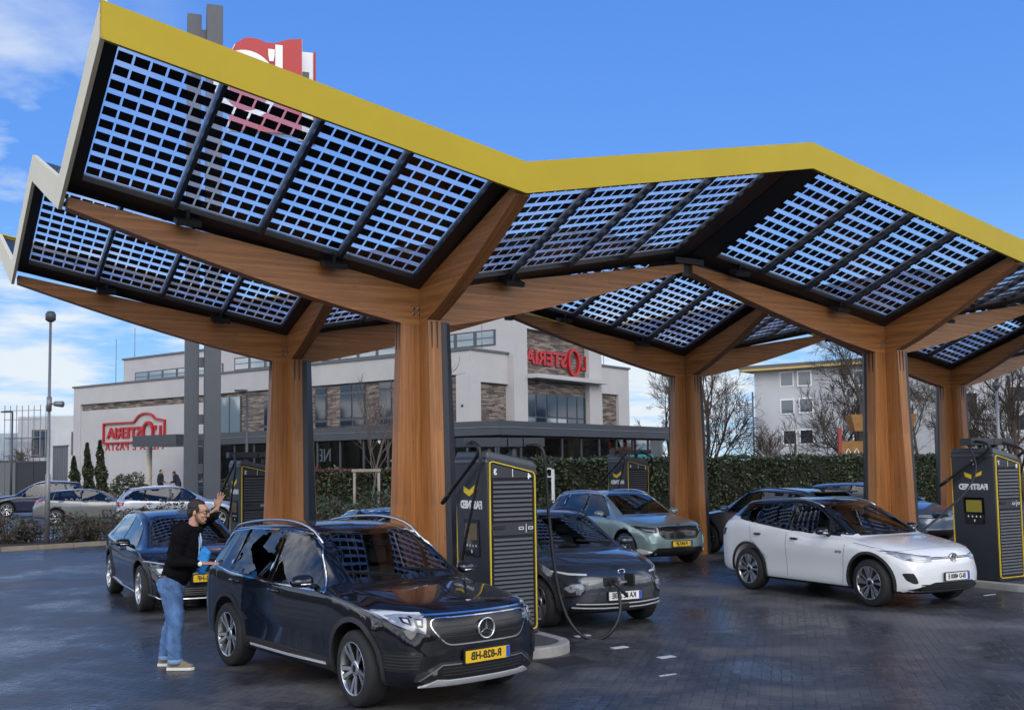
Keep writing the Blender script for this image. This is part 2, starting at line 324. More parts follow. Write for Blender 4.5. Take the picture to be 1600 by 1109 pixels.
def wood_box(mb, A, B, zt0, zt1, zb0, zb1, side, hw, seg=1):
    """beam from A to B (ground points), top/bottom heights at each end, half width hw along 'side', uv in metres"""
    Lg = (B - A).length; n = seg; vs = []; fs = []; uvs = []
    for i in range(n + 1):
        t = i / n; p = A.lerp(B, t); zt = zt0 + (zt1 - zt0) * t; e = t ** 1.25; zb = zb0 + (zb1 - zb0) * e
        vs += [p - side * hw + Vector((0, 0, zb)), p + side * hw + Vector((0, 0, zb)), p + side * hw + Vector((0, 0, zt)), p - side * hw + Vector((0, 0, zt))]
    for i in range(n):
        a, b = 4 * i, 4 * i + 4; x0, x1 = Lg * i / n, Lg * (i + 1) / n
        for j in range(4):
            k = (j + 1) % 4
            fs.append((a + j, b + j, b + k, a + k))
            y = [vs[a + j].z, vs[b + j].z, vs[b + k].z, vs[a + k].z] if j in (1, 3) else [0, 0, 2 * hw, 2 * hw]
            uvs.append([(x0, y[0]), (x1, y[1]), (x1, y[2]), (x0, y[3])])
    fs += [(0, 1, 2, 3), (4 * n + 3, 4 * n + 2, 4 * n + 1, 4 * n)]; uvs += [[(0, 0), (0, .2), (.2, .2), (.2, 0)]] * 2
    mb.add(vs, fs, 0, uvs); return mb
Z3 = Vector((0, 0, 1))
COLS = [(0, 0), (2, 0), (4, 0), (0, 2), (2, 2), (4, 2)]
M_STRIP = P('column_cover_steel', (.020, .024, .032), .38)
def column(iu, iv):
    u0, v0 = iu * CA, iv * CB; zt = CZ - .58
    base = .0 
    mb = MB(); th = .105; L0, L1 = .56, .40
    for d, s in ((U, V), (V, U)):
        for sg in (1, -1):
            # tapering fin with a small gap to its neighbours: uv along the height
            c = can(u0, v0); a0 = th * .98; 
            o0 = c + d * sg * a0
            vs = []
            for z, Lz in ((base, L0), (zt, L1)):
                i0 = c + d * (sg * (a0 if d is U else 0.0)); e = c + d * (sg * Lz)
                vs += [i0 - s * th + Z3 * z, e - s * th + Z3 * z, e + s * th + Z3 * z, i0 + s * th + Z3 * z]
            q4 = lambda p, k: (p.z, k)
            fs = [(0, 1, 5, 4), (1, 2, 6, 5), (2, 3, 7, 6), (4, 5, 6, 7)]
            uv = [[(0, .0), (0, L0), (zt, L1), (zt, 0)], [(0, .7), (0, .91), (zt, .91), (zt, .7)], [(0, L0 + 1), (0, 1), (zt, 1), (zt, L1 + 1)], [(0, 0), (0, .1), (.1, .1), (.1, 0)]]
            mb.add(vs, fs, 0, uv)
    col = cbuild(mb, 'column', M_WOOD)
    # steel cover plates closing two opposite corners of the cross
    for sa, sb in ((1, -1), (-1, 1)):
        st = MB(); g = .012
        def pt(z, Lz, k, off):
            a = can(u0, v0) + U * sa * (Lz - .05 if k else th + g + off) + V * sb * ((th + g + off) if k else Lz - .03)
            return a + Z3 * z
        vs = []
        for z, Lz in ((base + .02, L0), (zt - .02, L1)):
            vs += [pt(z, Lz, 0, 0), pt(z, Lz, 0, .0) + U * sa * .10, pt(z, Lz, 1, .10), pt(z, Lz, 1, 0)]
        st.add(vs, [(0, 1, 5, 4), (1, 2, 6, 5), (2, 3, 7, 6), (4, 5, 6, 7), (0, 4, 7, 3)])
        cbuild(st, 'cover_plate', M_STRIP)
    # slots near the top of the fin ends and bolt group on the joint
    for d, s, sg in ((V, U, -1), (U, V, -1)):
        for off in (-.045, .045):
            sl = MB()
            p = can(u0, v0) + d * sg * (L1 + .006) + s * off
            M = Matrix.Translation(p + Z3 * (zt - .42)) @ Matrix((tuple(d) + (0,), tuple(s) + (0,), (0, 0, 1, 0), (0, 0, 0, 1))).transposed()
            sl.box((-.012, -.008, 0), (.012, .008, .40), 0, M); cbuild(sl, 'slot', M_BLACK)
    for i in range(2):
        for j in range(2):
            p = can(u0, v0) - U * (.12 + .085 * i) - V * .113 + Z3 * (CZ - .46 + .085 * j)
            bo = MB(); bo.lathe([(.0, .016), (.022, .016), (.026, 0)], lambda a, b, h, p=p: p + U * a + Z3 * b - V * h, 12); cbuild(bo, 'bolt', M_BOLT)
for c in COLS: column(*c)
HW = .11
for iu, iv in COLS:
    u0, v0 = iu * CA, iv * CB
    for d, s, Lr in ((-U, V, CA), (U, V, CA)):
        mb = MB(); A = can(u0, v0) + d * .0 if d.dot(U) < 0 else can(u0, v0) + d * .001; B = can(u0, v0) + d * (Lr - .10)
        if iu == 4 and d.dot(U) > 0: pass
        wood_box(mb, A, B, CZ - .07, CZ + RU - .26, CZ - .66, CZ + RU - .40, s, HW, 12); cbuild(mb, 'beam', M_WOOD)
    for sg in (-1, 1):
        mb = MB(); A = can(u0, v0) + V * sg * (HW + .002); B = can(u0, v0) + V * sg * (CB - .10)
        wood_box(mb, A, B, CZ - .07, CZ + RV - .26, CZ - .64, CZ + RV - .42, U, HW * .97, 10); cbuild(mb, 'beam', M_WOOD)
# fascia on all four edges: a folded sheet with a short inward return
UR = (-1, 5); VR = (-1, 3)
def fascia(fixed, along, rng, mat, sgn):
    per = CA if along is U else CB; step = [rng[0] + k for k in range(rng[1] - rng[0] + 1)]
    prof = [(0, 0), (0, -FH), (.05, -FH), (.05, -FH + .02), (.018, -FH + .02), (.018, -.02), (.07, -.02), (.07, 0)]
    mb = MB(); vs = []
    for k in step:
        for d, h in prof:
            if along is U: u, v = k * CA, fixed * CB + sgn * d
            else: u, v = fixed * CA + sgn * d, k * CB
            vs.append(can(u, v, roof(k * CA if along is U else fixed * CA, fixed * CB if along is U else k * CB) + h))
    n = len(prof); fs = [(i * n + j, i * n + (j + 1) % n, (i + 1) * n + (j + 1) % n, (i + 1) * n + j) for i in range(len(step) - 1) for j in range(n)]
    fs += [tuple(range(n)), tuple((len(step) - 1) * n + j for j in range(n - 1, -1, -1))]
    mb.add(vs, fs); return cbuild(mb, 'fascia', mat)
fascia(-1, U, UR, M_FASC, 1); fascia(3, U, UR, M_FASC, -1)
def end_fascia(fixed, sgn):
    f = fascia(fixed, V, VR, M_CREAM, sgn); return f
end_fascia(-1, 1); end_fascia(5, -1)
# roof decks: one dark frame, purlins and glass panels for every facet
def plane_box(mb, u0, u1, v0, v1, d0, d1, m=0):
    vs = [can(u, v, roof(u, v) - d) for d in (d1, d0) for u, v in ((u0, v0), (u1, v0), (u1, v1), (u0, v1))]
    mb.hexa(vs, m)
E_ = 1e-4
CELLW, GAPW = .150, .022
def facet(ku, kv):
    """facet between u = ku*CA..(ku+1)*CA and v = kv*CB..(kv+1)*CB"""
    ua, ub = ku * CA, (ku + 1) * CA; va, vb = kv * CB, (kv + 1) * CB
    low_u = ua if ku % 2 == 0 else ub; low_v = va if kv % 2 == 0 else vb
    end_u = .47; col_u = .30; end_v = .20 ; col_v = .32
    mu0, mu1 = (col_u, end_u) if ku % 2 == 0 else (end_u, col_u)
    if ku == -1: mu0 = .24
    mv0, mv1 = (col_v, end_v) if kv % 2 == 0 else (end_v, col_v)
    if kv == 0: mv1 = .30
    if kv == 1: mv0 = .30
    a0, a1, b0, b1 = ua + mu0, ub - mu1, va + mv0, vb - mv1
    fr = MB(); e = .012
    plane_box(fr, ua + e, a0, va + e, vb - e, .05, .15); plane_box(fr, a1, ub - e, va + e, vb - e, .05, .15)
    plane_box(fr, a0, a1, va + e, b0, .05, .148); plane_box(fr, a0, a1, b1, vb - e, .05, .148)
    cbuild(fr, 'roof_frame', M_FRAME)
    nb = 4; pitch = (a1 - a0) / nb; pu = MB(); pn = MB()
    for i in range(1, nb):
        x = a0 + pitch * i; plane_box(pu, x - .026, x + .026, b0 + .002, b1 - .002, .03, .18)
    cbuild(pu, 'purlin', M_PURL)
    for i in range(nb):
        p0 = a0 + pitch * i + (.027 if i else .002); p1 = a0 + pitch * (i + 1) - (.027 if i < nb - 1 else .002)
        vs = [can(u, v, roof(u, v) - .075) for u, v in ((p0, b0 + .002), (p1, b0 + .002), (p1, b1 - .002), (p0, b1 - .002))]
        pn.add(vs, [(0, 1, 2, 3)], 0)
        nr, nc = 11, 6; ch = (b1 - b0 - .04) / nr; cw = (p1 - p0 - .03) / nc
        for r in range(nr):
            for c in range(nc):
                x0 = p0 + .015 + c * cw + .0125; x1 = p0 + .015 + (c + 1) * cw - .0125; y0 = b0 + .02 + r * ch + .042; y1 = b0 + .02 + (r + 1) * ch - .042
                vs = [can(u, v, roof(u, v) - .082) for u, v in ((x0, y0), (x1, y0), (x1, y1), (x0, y1))]
                pn.add(vs, [(0, 1, 2, 3)], 1)
    cbuild(pn, 'solar_panel', [M_PANE, M_CELL])
    # dark flashing between beam and panels, both beams
for ku in range(UR[0], UR[1]):
    for kv in range(VR[0], VR[1]): facet(ku, kv)
# steel nodes at the peaks where the long beams meet, and flood lights under the frame
for ku in (1, 3):
    for kv in (0, 2):
        mb = MB(); p = can(ku * CA, kv * CB)
        M = Matrix.Translation(p) @ Matrix.Rotation(TH, 4, 'Z')
        mb.box((-.09, -.05, CZ + RU - .46), (.09, .05, CZ + RU - .15), 0, M); mb.box((-.32, -.16, CZ + RU - .26), (.32, .16, CZ + RU - .16), 0, M)
        cbuild(mb, 'peak_bracket', M_FRAME)
M_LAMP = P('floodlight_glass', (.10, .095, .085), .3)
for u, v in ((-CA + 1.55, -.33), (-1.55, -.33), (1.4, -.33), (CA + 1.0, -.33), (2 * CA - 1.6, -.33), (2 * CA + 1.5, -.33), (-CA + 1.55, 2 * CB - .33), (-1.5, 2 * CB - .33), (2 * CA - 1.6, 2 * CB - .33), (CA + 1.3, 2 * CB - .33)):
    mb = MB(); M = Matrix.Translation(can(u, v, roof(u, v) - .29)) @ Matrix.Rotation(TH, 4, 'Z') @ Matrix.Rotation(R(25), 4, 'X') @ Matrix.Scale(1.25, 4)
    mb.box((-.13, -.09, -.03), (.13, .09, .03), 0, M); mb.box((-.02, .0, .03), (.02, .05, .12), 0, M); mb.box((-.11, -.075, -.034), (.11, .075, -.0301), 1, M)
    cbuild(mb, 'floodlight', [M_BLACK, M_LAMP])
# ------------------------------------------------------------------ kerbed islands
def island(u0, v0, v1, label):
    pts = []; hw = .55
    for k in range(13):
        a = math.pi + math.pi * k / 12; pts.append((u0 + hw * math.cos(a), v0 + hw + hw * math.sin(a)))
    for k in range(13):
        a = math.pi * k / 12; pts.append((u0 + hw * math.cos(a), v1 - hw + hw * math.sin(a)))
    mb = MB(); n = len(pts); vs = []
    cx, cy = u0, (v0 + v1) / 2
    def ins(p, d):
        x, y = p; yy = min(max(y, v0 + hw), v1 - hw); vx, vy = x - u0, y - yy; l = math.hypot(vx, vy); return (u0 + vx * (l - d) / l, yy + vy * (l - d) / l)
    rings = [(0, -.02), (0, .105), (.012, .12), (.13, .12), (.135, .112)]
    for d, z in rings:
        vs += [can(*ins(p, d), z) for p in pts]
    fs = [(r * n + i, r * n + (i + 1) % n, (r + 1) * n + (i + 1) % n, (r + 1) * n + i) for r in range(len(rings) - 1) for i in range(n)]
    ms = [0] * len(fs); fs.append(tuple((len(rings) - 1) * n + i for i in range(n))); 
    mb.add(vs, fs[:-1], 0); mb.add([vs[i] for i in fs[-1]], [tuple(range(n))], 1)
    o = mb.build('kerb_island', [M_CONC, MATS_PAVE]); o['kind'] = 'structure'; return o
MATS_PAVE = P('island_blocks', (.06, .06, .062), .8, var=.3, vscale=8, bump=.3)
island(-.2, -3.75, -.75, ''); island(2 * CA - .2, -3.75, -.75, ''); island(-.1, 2 * CB + .75, 2 * CB + 3.9, ''); island(2 * CA - .1, 2 * CB + .75, 2 * CB + 3.9, '')
# ------------------------------------------------------------------ cars
def bspl(P, n, dup_ends=True):
    """cubic B-spline samples of a control polygon P (k x d), clamped by tripled ends"""
    P = np.asarray(P, float); P = np.vstack([P[:1]] * 2 + [P] + [P[-1:]] * 2); k = len(P) - 3
    t = np.linspace(0, k - 1e-9, n); i = t.astype(int); f = (t - i)[:, None]
    b0 = (1 - f) ** 3 / 6; b1 = (3 * f ** 3 - 6 * f ** 2 + 4) / 6; b2 = (-3 * f ** 3 + 3 * f ** 2 + 3 * f + 1) / 6; b3 = f ** 3 / 6
    return b0 * P[i] + b1 * P[i + 1] + b2 * P[i + 2] + b3 * P[i + 3]
def pip(x, y, poly):
    c = False; j = len(poly) - 1
    for i in range(len(poly)):
        a, b = poly[i], poly[j]
        if (a[1] > y) != (b[1] > y) and x < (b[0] - a[0]) * (y - a[1]) / (b[1] - a[1]) + a[0]: c = not c
        j = i
    return c
def grow(poly, d):
    """offset a closed outline outwards by d"""
    n = len(poly); ar = sum(poly[i][0] * poly[(i + 1) % n][1] - poly[(i + 1) % n][0] * poly[i][1] for i in range(n)); s = 1 if ar > 0 else -1
    out = []
    for i in range(n):
        a, b, c = Vector(poly[i - 1]), Vector(poly[i]), Vector(poly[(i + 1) % n])
        e1 = (b - a).normalized(); e2 = (c - b).normalized(); n1 = Vector((e1.y, -e1.x)) * s; n2 = Vector((e2.y, -e2.x)) * s
        m = (n1 + n2); l = m.length; m = m / l if l > 1e-6 else n1
        k = d / max(.5, m.dot(n1)); p = b + m * k; out.append((p.x, p.y))
    return out
def roundp(poly, r=.3, n=3):
    """cut and round the corners of an outline"""
    out = []; N = len(poly)
    for i in range(N):
        a, b, c = Vector(poly[i - 1]), Vector(poly[i]), Vector(poly[(i + 1) % N])
        p = b + (a - b) * min(r / max(1e-6, (a - b).length), .45); q_ = b + (c - b) * min(r / max(1e-6, (c - b).length), .45)
        for k in range(n + 1):
            t = k / n; z = p * (1 - t) ** 2 + b * 2 * t * (1 - t) + q_ * t * t; out.append((z.x, z.y))
    return out
def densify(poly, st):
    out = []
    for i in range(len(poly)):
        a, b = poly[i], poly[(i + 1) % len(poly)]; k = max(1, int(math.hypot(b[0] - a[0], b[1] - a[1]) / st))
        out += [(a[0] + (b[0] - a[0]) * j / k, a[1] + (b[1] - a[1]) * j / k) for j in range(k)]
    return out
class Skin:
    """lays outlines onto a car body by casting rays at it"""
    def __init__(s, bvh, W, x0, x1): s.b = bvh; s.W = W; s.x0 = x0; s.x1 = x1
    def hit(s, a, b, ax, sg=1):
        if ax in 'FR' and abs(a) < 1e-3: a = 1.3e-3          # keep off the seam on the centre line
        if ax == 'T' and abs(b) < 1e-3: b = 1.3e-3
        b += 7e-5 if ax in 'FR' else 0
        if ax == 'S': o, d = Vector((a, sg * 2, b)), Vector((0, -sg, 0))
        elif ax == 'F': o, d = Vector((s.x1 + 1, a, b)), Vector((-1, 0, 0))
        elif ax == 'R': o, d = Vector((s.x0 - 1, a, b)), Vector((1, 0, 0))
        else: o, d = Vector((a, b, 3)), Vector((0, 0, -1))
        h = s.b.ray_cast(o, d)
        if h[0] is None or (ax == 'S' and h[0].y * sg < .1):
            if ax == 'S': o = Vector((a, sg * s.W * .8, b))
            elif ax in 'FR': o = Vector((s.x1 - .3 if ax == 'F' else s.x0 + .3, a, b))
            h = s.b.find_nearest(o)
        n = h[1].normalized()
        if n.dot(d) > 0: n = -n
        return h[0], n
    def patch(s, mb, poly, ax, sg=1, off=.004, m=0, hole=None, st=.05, skirt=.012, fit=False):
        ring = densify(poly, st); pts = list(ring); ed = [(i, (i + 1) % len(ring)) for i in range(len(ring))]; loops = [list(range(len(ring)))]
        if hole:
            h = densify(hole, st); o = len(pts); pts += h; ed += [(o + i, o + (i + 1) % len(h)) for i in range(len(h))]; loops.append([o + i for i in range(len(h))])
        xs = [p[0] for p in ring]; ys = [p[1] for p in ring]
        if st < .2:
            x = min(xs) + st * .5
            while x < max(xs):
                y = min(ys) + st * .47
                while y < max(ys):
                    if pip(x, y, ring) and not (hole and pip(x, y, hole)) and min((x - p[0]) ** 2 + (y - p[1]) ** 2 for p in pts[:len(ring)]) > (st * .45) ** 2: pts.append((x, y))
                    y += st
                x += st
        r = delaunay_2d_cdt([Vector(p) for p in pts], ed, [], 0, 1e-6); V2, _, F2 = r[0], r[1], r[2]
        hs = [s.hit(p.x, p.y, ax, sg) for p in V2]; fs = []
        if fit:      # one smooth pane: least-squares cubic through the hits
            ci = 1 if ax == 'S' else 0
            AA = lambda P_: np.array([[1, a, b, a * a, a * b, b * b] + ([] if ax == 'S' else [a * a * b, a ** 4]) for a, b in P_])
            co = np.linalg.lstsq(AA([(p.x, p.y) for p in V2]), np.array([h[ci] for h, n in hs]), rcond=None)[0]
            def on(a, b, h, n):
                h = h.copy(); h[ci] = float((AA([(a, b)]) @ co)[0])
                if ax == 'S': h.x, h.z = a, b
                else: h.y, h.z = a, b
                return h, n
        else: on = lambda a, b, h, n: (h, n)
        hs = [on(p.x, p.y, h, n) for p, (h, n) in zip(V2, hs)]
        vs = [h + n * off for h, n in hs]
        for f in F2:
            cx = sum(V2[i].x for i in f) / len(f); cy = sum(V2[i].y for i in f) / len(f)
            if pip(cx, cy, ring) and not (hole and pip(cx, cy, hole)): fs.append(tuple(f))
        mb.add(vs, fs, m, smooth=True)
        for lp in loops:
            P2 = [pts[i] for i in lp]; top = []; bot = []
            for a, b in P2:
                h, n = on(a, b, *s.hit(a, b, ax, sg)); top.append(h + n * off); bot.append(h - n * skirt)
            k = len(lp); mb.add(top + bot, [(i, (i + 1) % k, k + (i + 1) % k, k + i) for i in range(k)], m)
        return mb
    def strip(s, mb, path, ax, sg=1, wd=.012, off=.004, m=0, st=.05):
        """a raised moulding along a path laid on the body"""
        pts = []
        for i in range(len(path) - 1):
            a, b = path[i], path[i + 1]; k = max(1, int(math.hypot(b[0] - a[0], b[1] - a[1]) / st))
            pts += [(a[0] + (b[0] - a[0]) * j / k, a[1] + (b[1] - a[1]) * j / k) for j in range(k)]
        pts.append(path[-1]); H = [s.hit(a, b, ax, sg) for a, b in pts]; vs = []
        for i, (h, n) in enumerate(H):
            t = (H[min(i + 1, len(H) - 1)][0] - H[max(i - 1, 0)][0]).normalized(); c = t.cross(n).normalized()
            vs += [h - c * wd / 2 - n * .004, h - c * wd / 2 * .8 + n * off, h + c * wd / 2 * .8 + n * off, h + c * wd / 2 - n * .004]
        n_ = len(H); fs = [(4 * i + j, 4 * i + j + 1, 4 * i + j + 5, 4 * i + j + 4) for i in range(n_ - 1) for j in range(3)] + [(0, 1, 2, 3), (4 * n_ - 4, 4 * n_ - 3, 4 * n_ - 2, 4 * n_ - 1)]
        mb.add(vs, fs, m, smooth=False); return mb
M_CARGLASS = glass('car_glass', (.34, .37, .37), 1.5)
M_PRIV = glass('privacy_glass', (.07, .075, .08), 1.5)
M_SCREEN = glass('windscreen_glass', (.55, .60, .59), 1.5)
M_TYRE = P('tyre_rubber', (.016, .016, .017), .75, bump=.3, bscale=90)
M_RIMDK = P('rim_dark', (.02, .021, .023), .3, metal=.6)
M_CLAD = P('grey_black_cladding', (.022, .022, .024), .55, bump=.1, bscale=300)
M_SEAT = P('seat_fabric', (.022, .022, .024), .8)
M_PLATEY = P('plate_yellow', (.78, .50, .02), .4)
M_PLATEW = P('plate_white', (.78, .78, .78), .4)
M_PLATEB = P('plate_blue', (.02, .08, .45), .4)
M_INK = P('plate_ink', (.01, .01, .01), .5)
M_HL = P('headlamp_reflector', (.30, .32, .35), .3, metal=.35, coat=1, var=.30, vscale=22, stretch=(1, 1, 3))
M_HLD = P('headlamp_dark', (.06, .065, .07), .12, metal=.5, coat=1, var=.6, vscale=18)
M_DRL = P('running_light', (.55, .58, .62), .25, coat=1)
M_TAIL = P('tail_lamp_red', (.30, .008, .010), .15, coat=1, var=.3, vscale=20)
M_SKID = P('skid_silver', (.66, .68, .70), .3, metal=.2)
M_GRILLE = P('grille_black', (.010, .010, .012), .3, bump=.0)
M_BRIGHT = P('bright_trim', (.62, .63, .65), .3, metal=.3)
def car_rows(c):
    W = c['W']; fo = c['FO']; re = -(c['WB'] + c['RO']); lip = c['lip']; xc, zc = c['cowl']; xw, zw = c['ws']; xm, H = c['top']; xr, zr = c['rt']; xg, zg = c['rg']; b0, b1 = c['belt']; rw = c['rw']; m = c.get('nz', .52); zb = c.get('zb', .21); nb = c.get('blunt', .06)
    r = [(fo, m - .0006, m + .0006, .72 * W, m, .6 * W, m + .0003), (fo - .006, m - .15, m + .13, .77 * W, m + .04, .62 * W, m + .1), (fo - .25 * nb, zb + .06, lip - .13, .83 * W, lip - .26, .66 * W, lip - .17), (fo - nb, zb + .02, lip - .035, .88 * W, lip - .17, .69 * W, lip - .065), (fo - nb - .07, zb, lip + .005, .925 * W, lip - .11, .72 * W, lip - .02), (fo - .32, zb, lip + .045, .965 * W, lip - .06, .74 * W, lip + .015)]
    for t in (.25, .55, .85):
        x = (fo - .32) + (xc + .1 - fo + .32) * t; z = lip + .045 + (zc - lip - .045) * (1 - (1 - t) ** 1.35)
        r.append((x, zb, z, W * (.985 if t < .3 else 1), lip - .05 + (b0 - lip + .03) * t, .755 * W, z - .035))
    r.append((xc + .04, zb, zc, W, b0 - .02, .77 * W, zc - .03)); r.append((xc - .02, zb, zc + .02, W, b0, .78 * W, zc - .015))
    for t in (.3, .62, .9):
        x = xc + (xw - xc) * t; r.append((x, zb, zc + (zw - zc) * (t ** .96), W, b0, .78 * W + (rw - .78 * W) * t, zc - .02 + (zw - .05 - zc + .02) * t))
    r.append((xw - .10, zb, zw + .028, W, b0, rw, zw - .02)); r.append((xm, zb, H, W, b0 + (b1 - b0) * .35, rw, H - .05)); r.append((.5 * (xm + xr), zb, .55 * H + .45 * zr + .01, W, b0 + (b1 - b0) * .7, rw * .985, .5 * (H + zr) - .045))
    r.append((xr + .12, zb, zr + .015, W * .985, b1, rw * .95, zr - .045)); r.append((xr - .02, zb + .02, zr - .02, W * .975, b1, rw * .93, zr - .07))
    for t in (.35, .75):
        x = xr + (xg - xr) * t; r.append((x, zb + .05, zr + (zg - zr) * t, W * .965, b1 - .02 * t, rw * .92 + .1 * t, zr - .06 + (zg - zr + .02) * t))
    r.append((xg, zb + .07, zg, W * .94, zg - .12, .78 * W, zg - .04)); r.append((.4 * xg + .6 * re, zb + .09, zg - .06 * c.get('tail', 1), W * .92, zg - .20, .76 * W, zg - .10))
    r.append((re + .07, zb + .10, zg - .24, W * .88, zg - .33, .76 * W, zg - .27)); r.append((re + .015, zb + .14, .80, W * .84, .72, .72 * W, .77)); r.append((re, .5794, .5806, W * .80, .58, .7 * W, .5803))
    return r
def car_body(c):
    rows = car_rows(c); S = []
    for x, zb, zt, w, zs, wr, ze in rows:
        h = zs - zb; lw = w * .955
        S.append([(0, zb), (.5 * lw, zb), (.93 * lw, zb), (lw, zb + .04 * min(1, h / .3)), (w * .985, zb + .22 * h), (w, zb + .55 * h), (w * .998, zb + .82 * h), (w * .975, zs - .02 * min(1, h / .3)), (w * .965, zs), (w * .93, zs + .10 * (ze - zs)), (wr + .45 * (w * .93 - wr), zs + .55 * (ze - zs)), (wr + .03, ze - .05 * min(1, (ze - zs) / .4) if ze > zs else ze), (wr, ze), (wr * .90, ze + .42 * (zt - ze)), (wr * .5, ze + .85 * (zt - ze)), (0, zt)])
    S = np.array(S); X = np.array([r[0] for r in rows])[:, None]
    nj, ns = c.get('nj', 40), c.get('ns', 104)
    sec = np.stack([bspl(s_, nj) for s_ in S])                       # stations x nj x 2
    Xs = bspl(X, ns)[:, 0]; yz = np.stack([bspl(sec[:, j], ns) for j in range(nj)], 1)
    fo = c['FO']; re = -(c['WB'] + c['RO']); W = c['W']; kf, kr = c.get('kf', .26), c.get('kr', .17)
    vs = []
    full = list(range(nj)) + list(range(nj - 2, 0, -1))
    for i in range(ns):
        for q_, j in enumerate(full):
            y, z = yz[i, j]; y = max(0, y); sg = 1 if q_ < nj else -1
            gf = min(1, max(0, (Xs[i] - (fo - 1.0)) / .85)); gr = min(1, max(0, ((re + .9) - Xs[i]) / .8)); e = (y / W) ** 2.6
            # a soft character line along the doors
            dz = c.get('line', (.72, .012)); 
            yy = y
            if y > .8 * W and -3.0 < Xs[i] < .6: yy = y + dz[1] * math.exp(-((z - dz[0]) / .05) ** 2) * min(1, (Xs[i] + 3.2) / .5) - .022 * math.exp(-((z - dz[0] + .26) / .13) ** 2) * min(1, max(0, min(-.35 - Xs[i], Xs[i] + c['WB'] - .35) / .25))
            vs.append((Xs[i] - kf * e * gf ** 1.5 + kr * e * gr ** 1.5, sg * yy, z))
    n = len(full); fs = [(i * n + j, i * n + (j + 1) % n, (i + 1) * n + (j + 1) % n, (i + 1) * n + j) for i in range(ns - 1) for j in range(n)]
    for o in (0, (ns - 1) * n):      # close nose and tail with strips across the car
        for j in range(nj - 1):
            f = [o + j, o + j + 1, o + (n - j - 1) % n, o + (n - j) % n]; f = [x for i, x in enumerate(f) if x not in f[:i]]
            fs.append(tuple(f[::-1] if o == 0 else f))
    return vs, fs
def mesh_obj(name, vs, fs, mats):
    me = bpy.data.meshes.new(name); me.from_pydata(vs, [], fs)
    for m in mats: me.materials.append(m)
    o = bpy.data.objects.new(name, me); COL.objects.link(o); return o
def wheel(parent, x, y, r, style, out, spin=0., steer=0.):
    """tyre with a rim as its child; out = +1 left side, -1 right side"""
    wd = .115
    fn = lambda a, b, h: (a, h, b)
    t = MB(); t.lathe([(r * .69, -wd), (r * .74, -wd * 1.04), (r * .93, -wd * .98), (r * .985, -wd * .80), (r, -wd * .5), (r, wd * .5), (r * .985, wd * .80), (r * .93, wd * .98), (r * .74, wd * 1.04), (r * .69, wd)], fn, 48)
    M = Matrix.Translation((x, y, r)) @ Matrix.Rotation(steer + (0 if out > 0 else math.pi), 4, 'Z') @ Matrix.Rotation(spin, 4, 'Y')
    ty = t.build('wheel', M_TYRE, parent, M)
    b = MB(); R_ = r * .705
    b.lathe([(R_, wd * .98), (R_ * 1.0, wd * 1.02), (R_ * .965, wd * 1.01), (R_ * .93, wd * .80), (R_ * .90, 0), (R_ * .88, -wd * .8)], fn, 48, 0)
    b.lathe([(R_ * .88, .005), (.0, .0)], fn, 32, 1, False)            # dark well behind the spokes
    b.lathe([(R_ * .62, .016), (R_ * .62, .024), (.05, .024)], fn, 32, 2, False)   # brake disc
    def spoke(a, r0, r1, w0, w1, y0, y1, tw=0., m=0):
        ca, sa = math.cos(a), math.sin(a); cb, sb = math.cos(a + tw), math.sin(a + tw)
        P0 = lambda k, yy: (r0 * ca - k * w0 * sa, yy, r0 * sa + k * w0 * ca); P1 = lambda k, yy: (r1 * cb - k * w1 * sb, yy, r1 * sb + k * w1 * cb)
        b.hexa([P0(-1, y0 - .03), P0(1, y0 - .03), P1(1, y1 - .04), P1(-1, y1 - .04), P0(-.8, y0), P0(.8, y0), P1(.8, y1), P1(-.8, y1)], m)
    if style == 'double':
        for k in range(5):
            a = 2 * math.pi * k / 5
            for s_ in (-1, 1):
                spoke(a + s_ * .135, .055, R_ * .955, .018, .026, wd * .70, wd * .96, s_ * .05); spoke(a + s_ * .135, .055, R_ * .955, .026, .040, wd * .66, wd * .92, s_ * .04, 1)
    elif style == 'turbine':
        for k in range(5):
            a = 2 * math.pi * k / 5; spoke(a, .05, R_ * .96, .022, .078, wd * .74, wd * .95, .30, 1); spoke(a + .10, .05, R_ * .96, .016, .060, wd * .76, wd * .975, .30); spoke(a - .42, .05, R_ * .95, .012, .030, wd * .72, wd * .93, .1)
    elif style == 'five':
        for k in range(5):
            a = 2 * math.pi * k / 5; spoke(a - .12, .05, R_ * .95, .014, .020, wd * .72, wd * .94); spoke(a + .12, .05, R_ * .95, .014, .020, wd * .72, wd * .94)
    else:
        for k in range(10):
            a = 2 * math.pi * k / 10; spoke(a, .05, R_ * .95, .010, .020, wd * .72, wd * .94, .12 * (1 if k % 2 else -1))
    b.lathe([(.075, wd * .74), (.07, wd * .80), (.055, wd * .83), (.0, wd * .83)], fn, 24, 0)
    b.lathe([(.033, wd * .832), (.0, wd * .835)], fn, 16, 1, False)
    b.build('rim', [M_RIMSIL, M_RIMDK, M_DISC], ty)
    return ty
M_RIMSIL = P('rim_silver', (.56, .57, .59), .25, metal=.9)
M_DISC = P('brake_disc', (.12, .12, .12), .4, metal=.8)
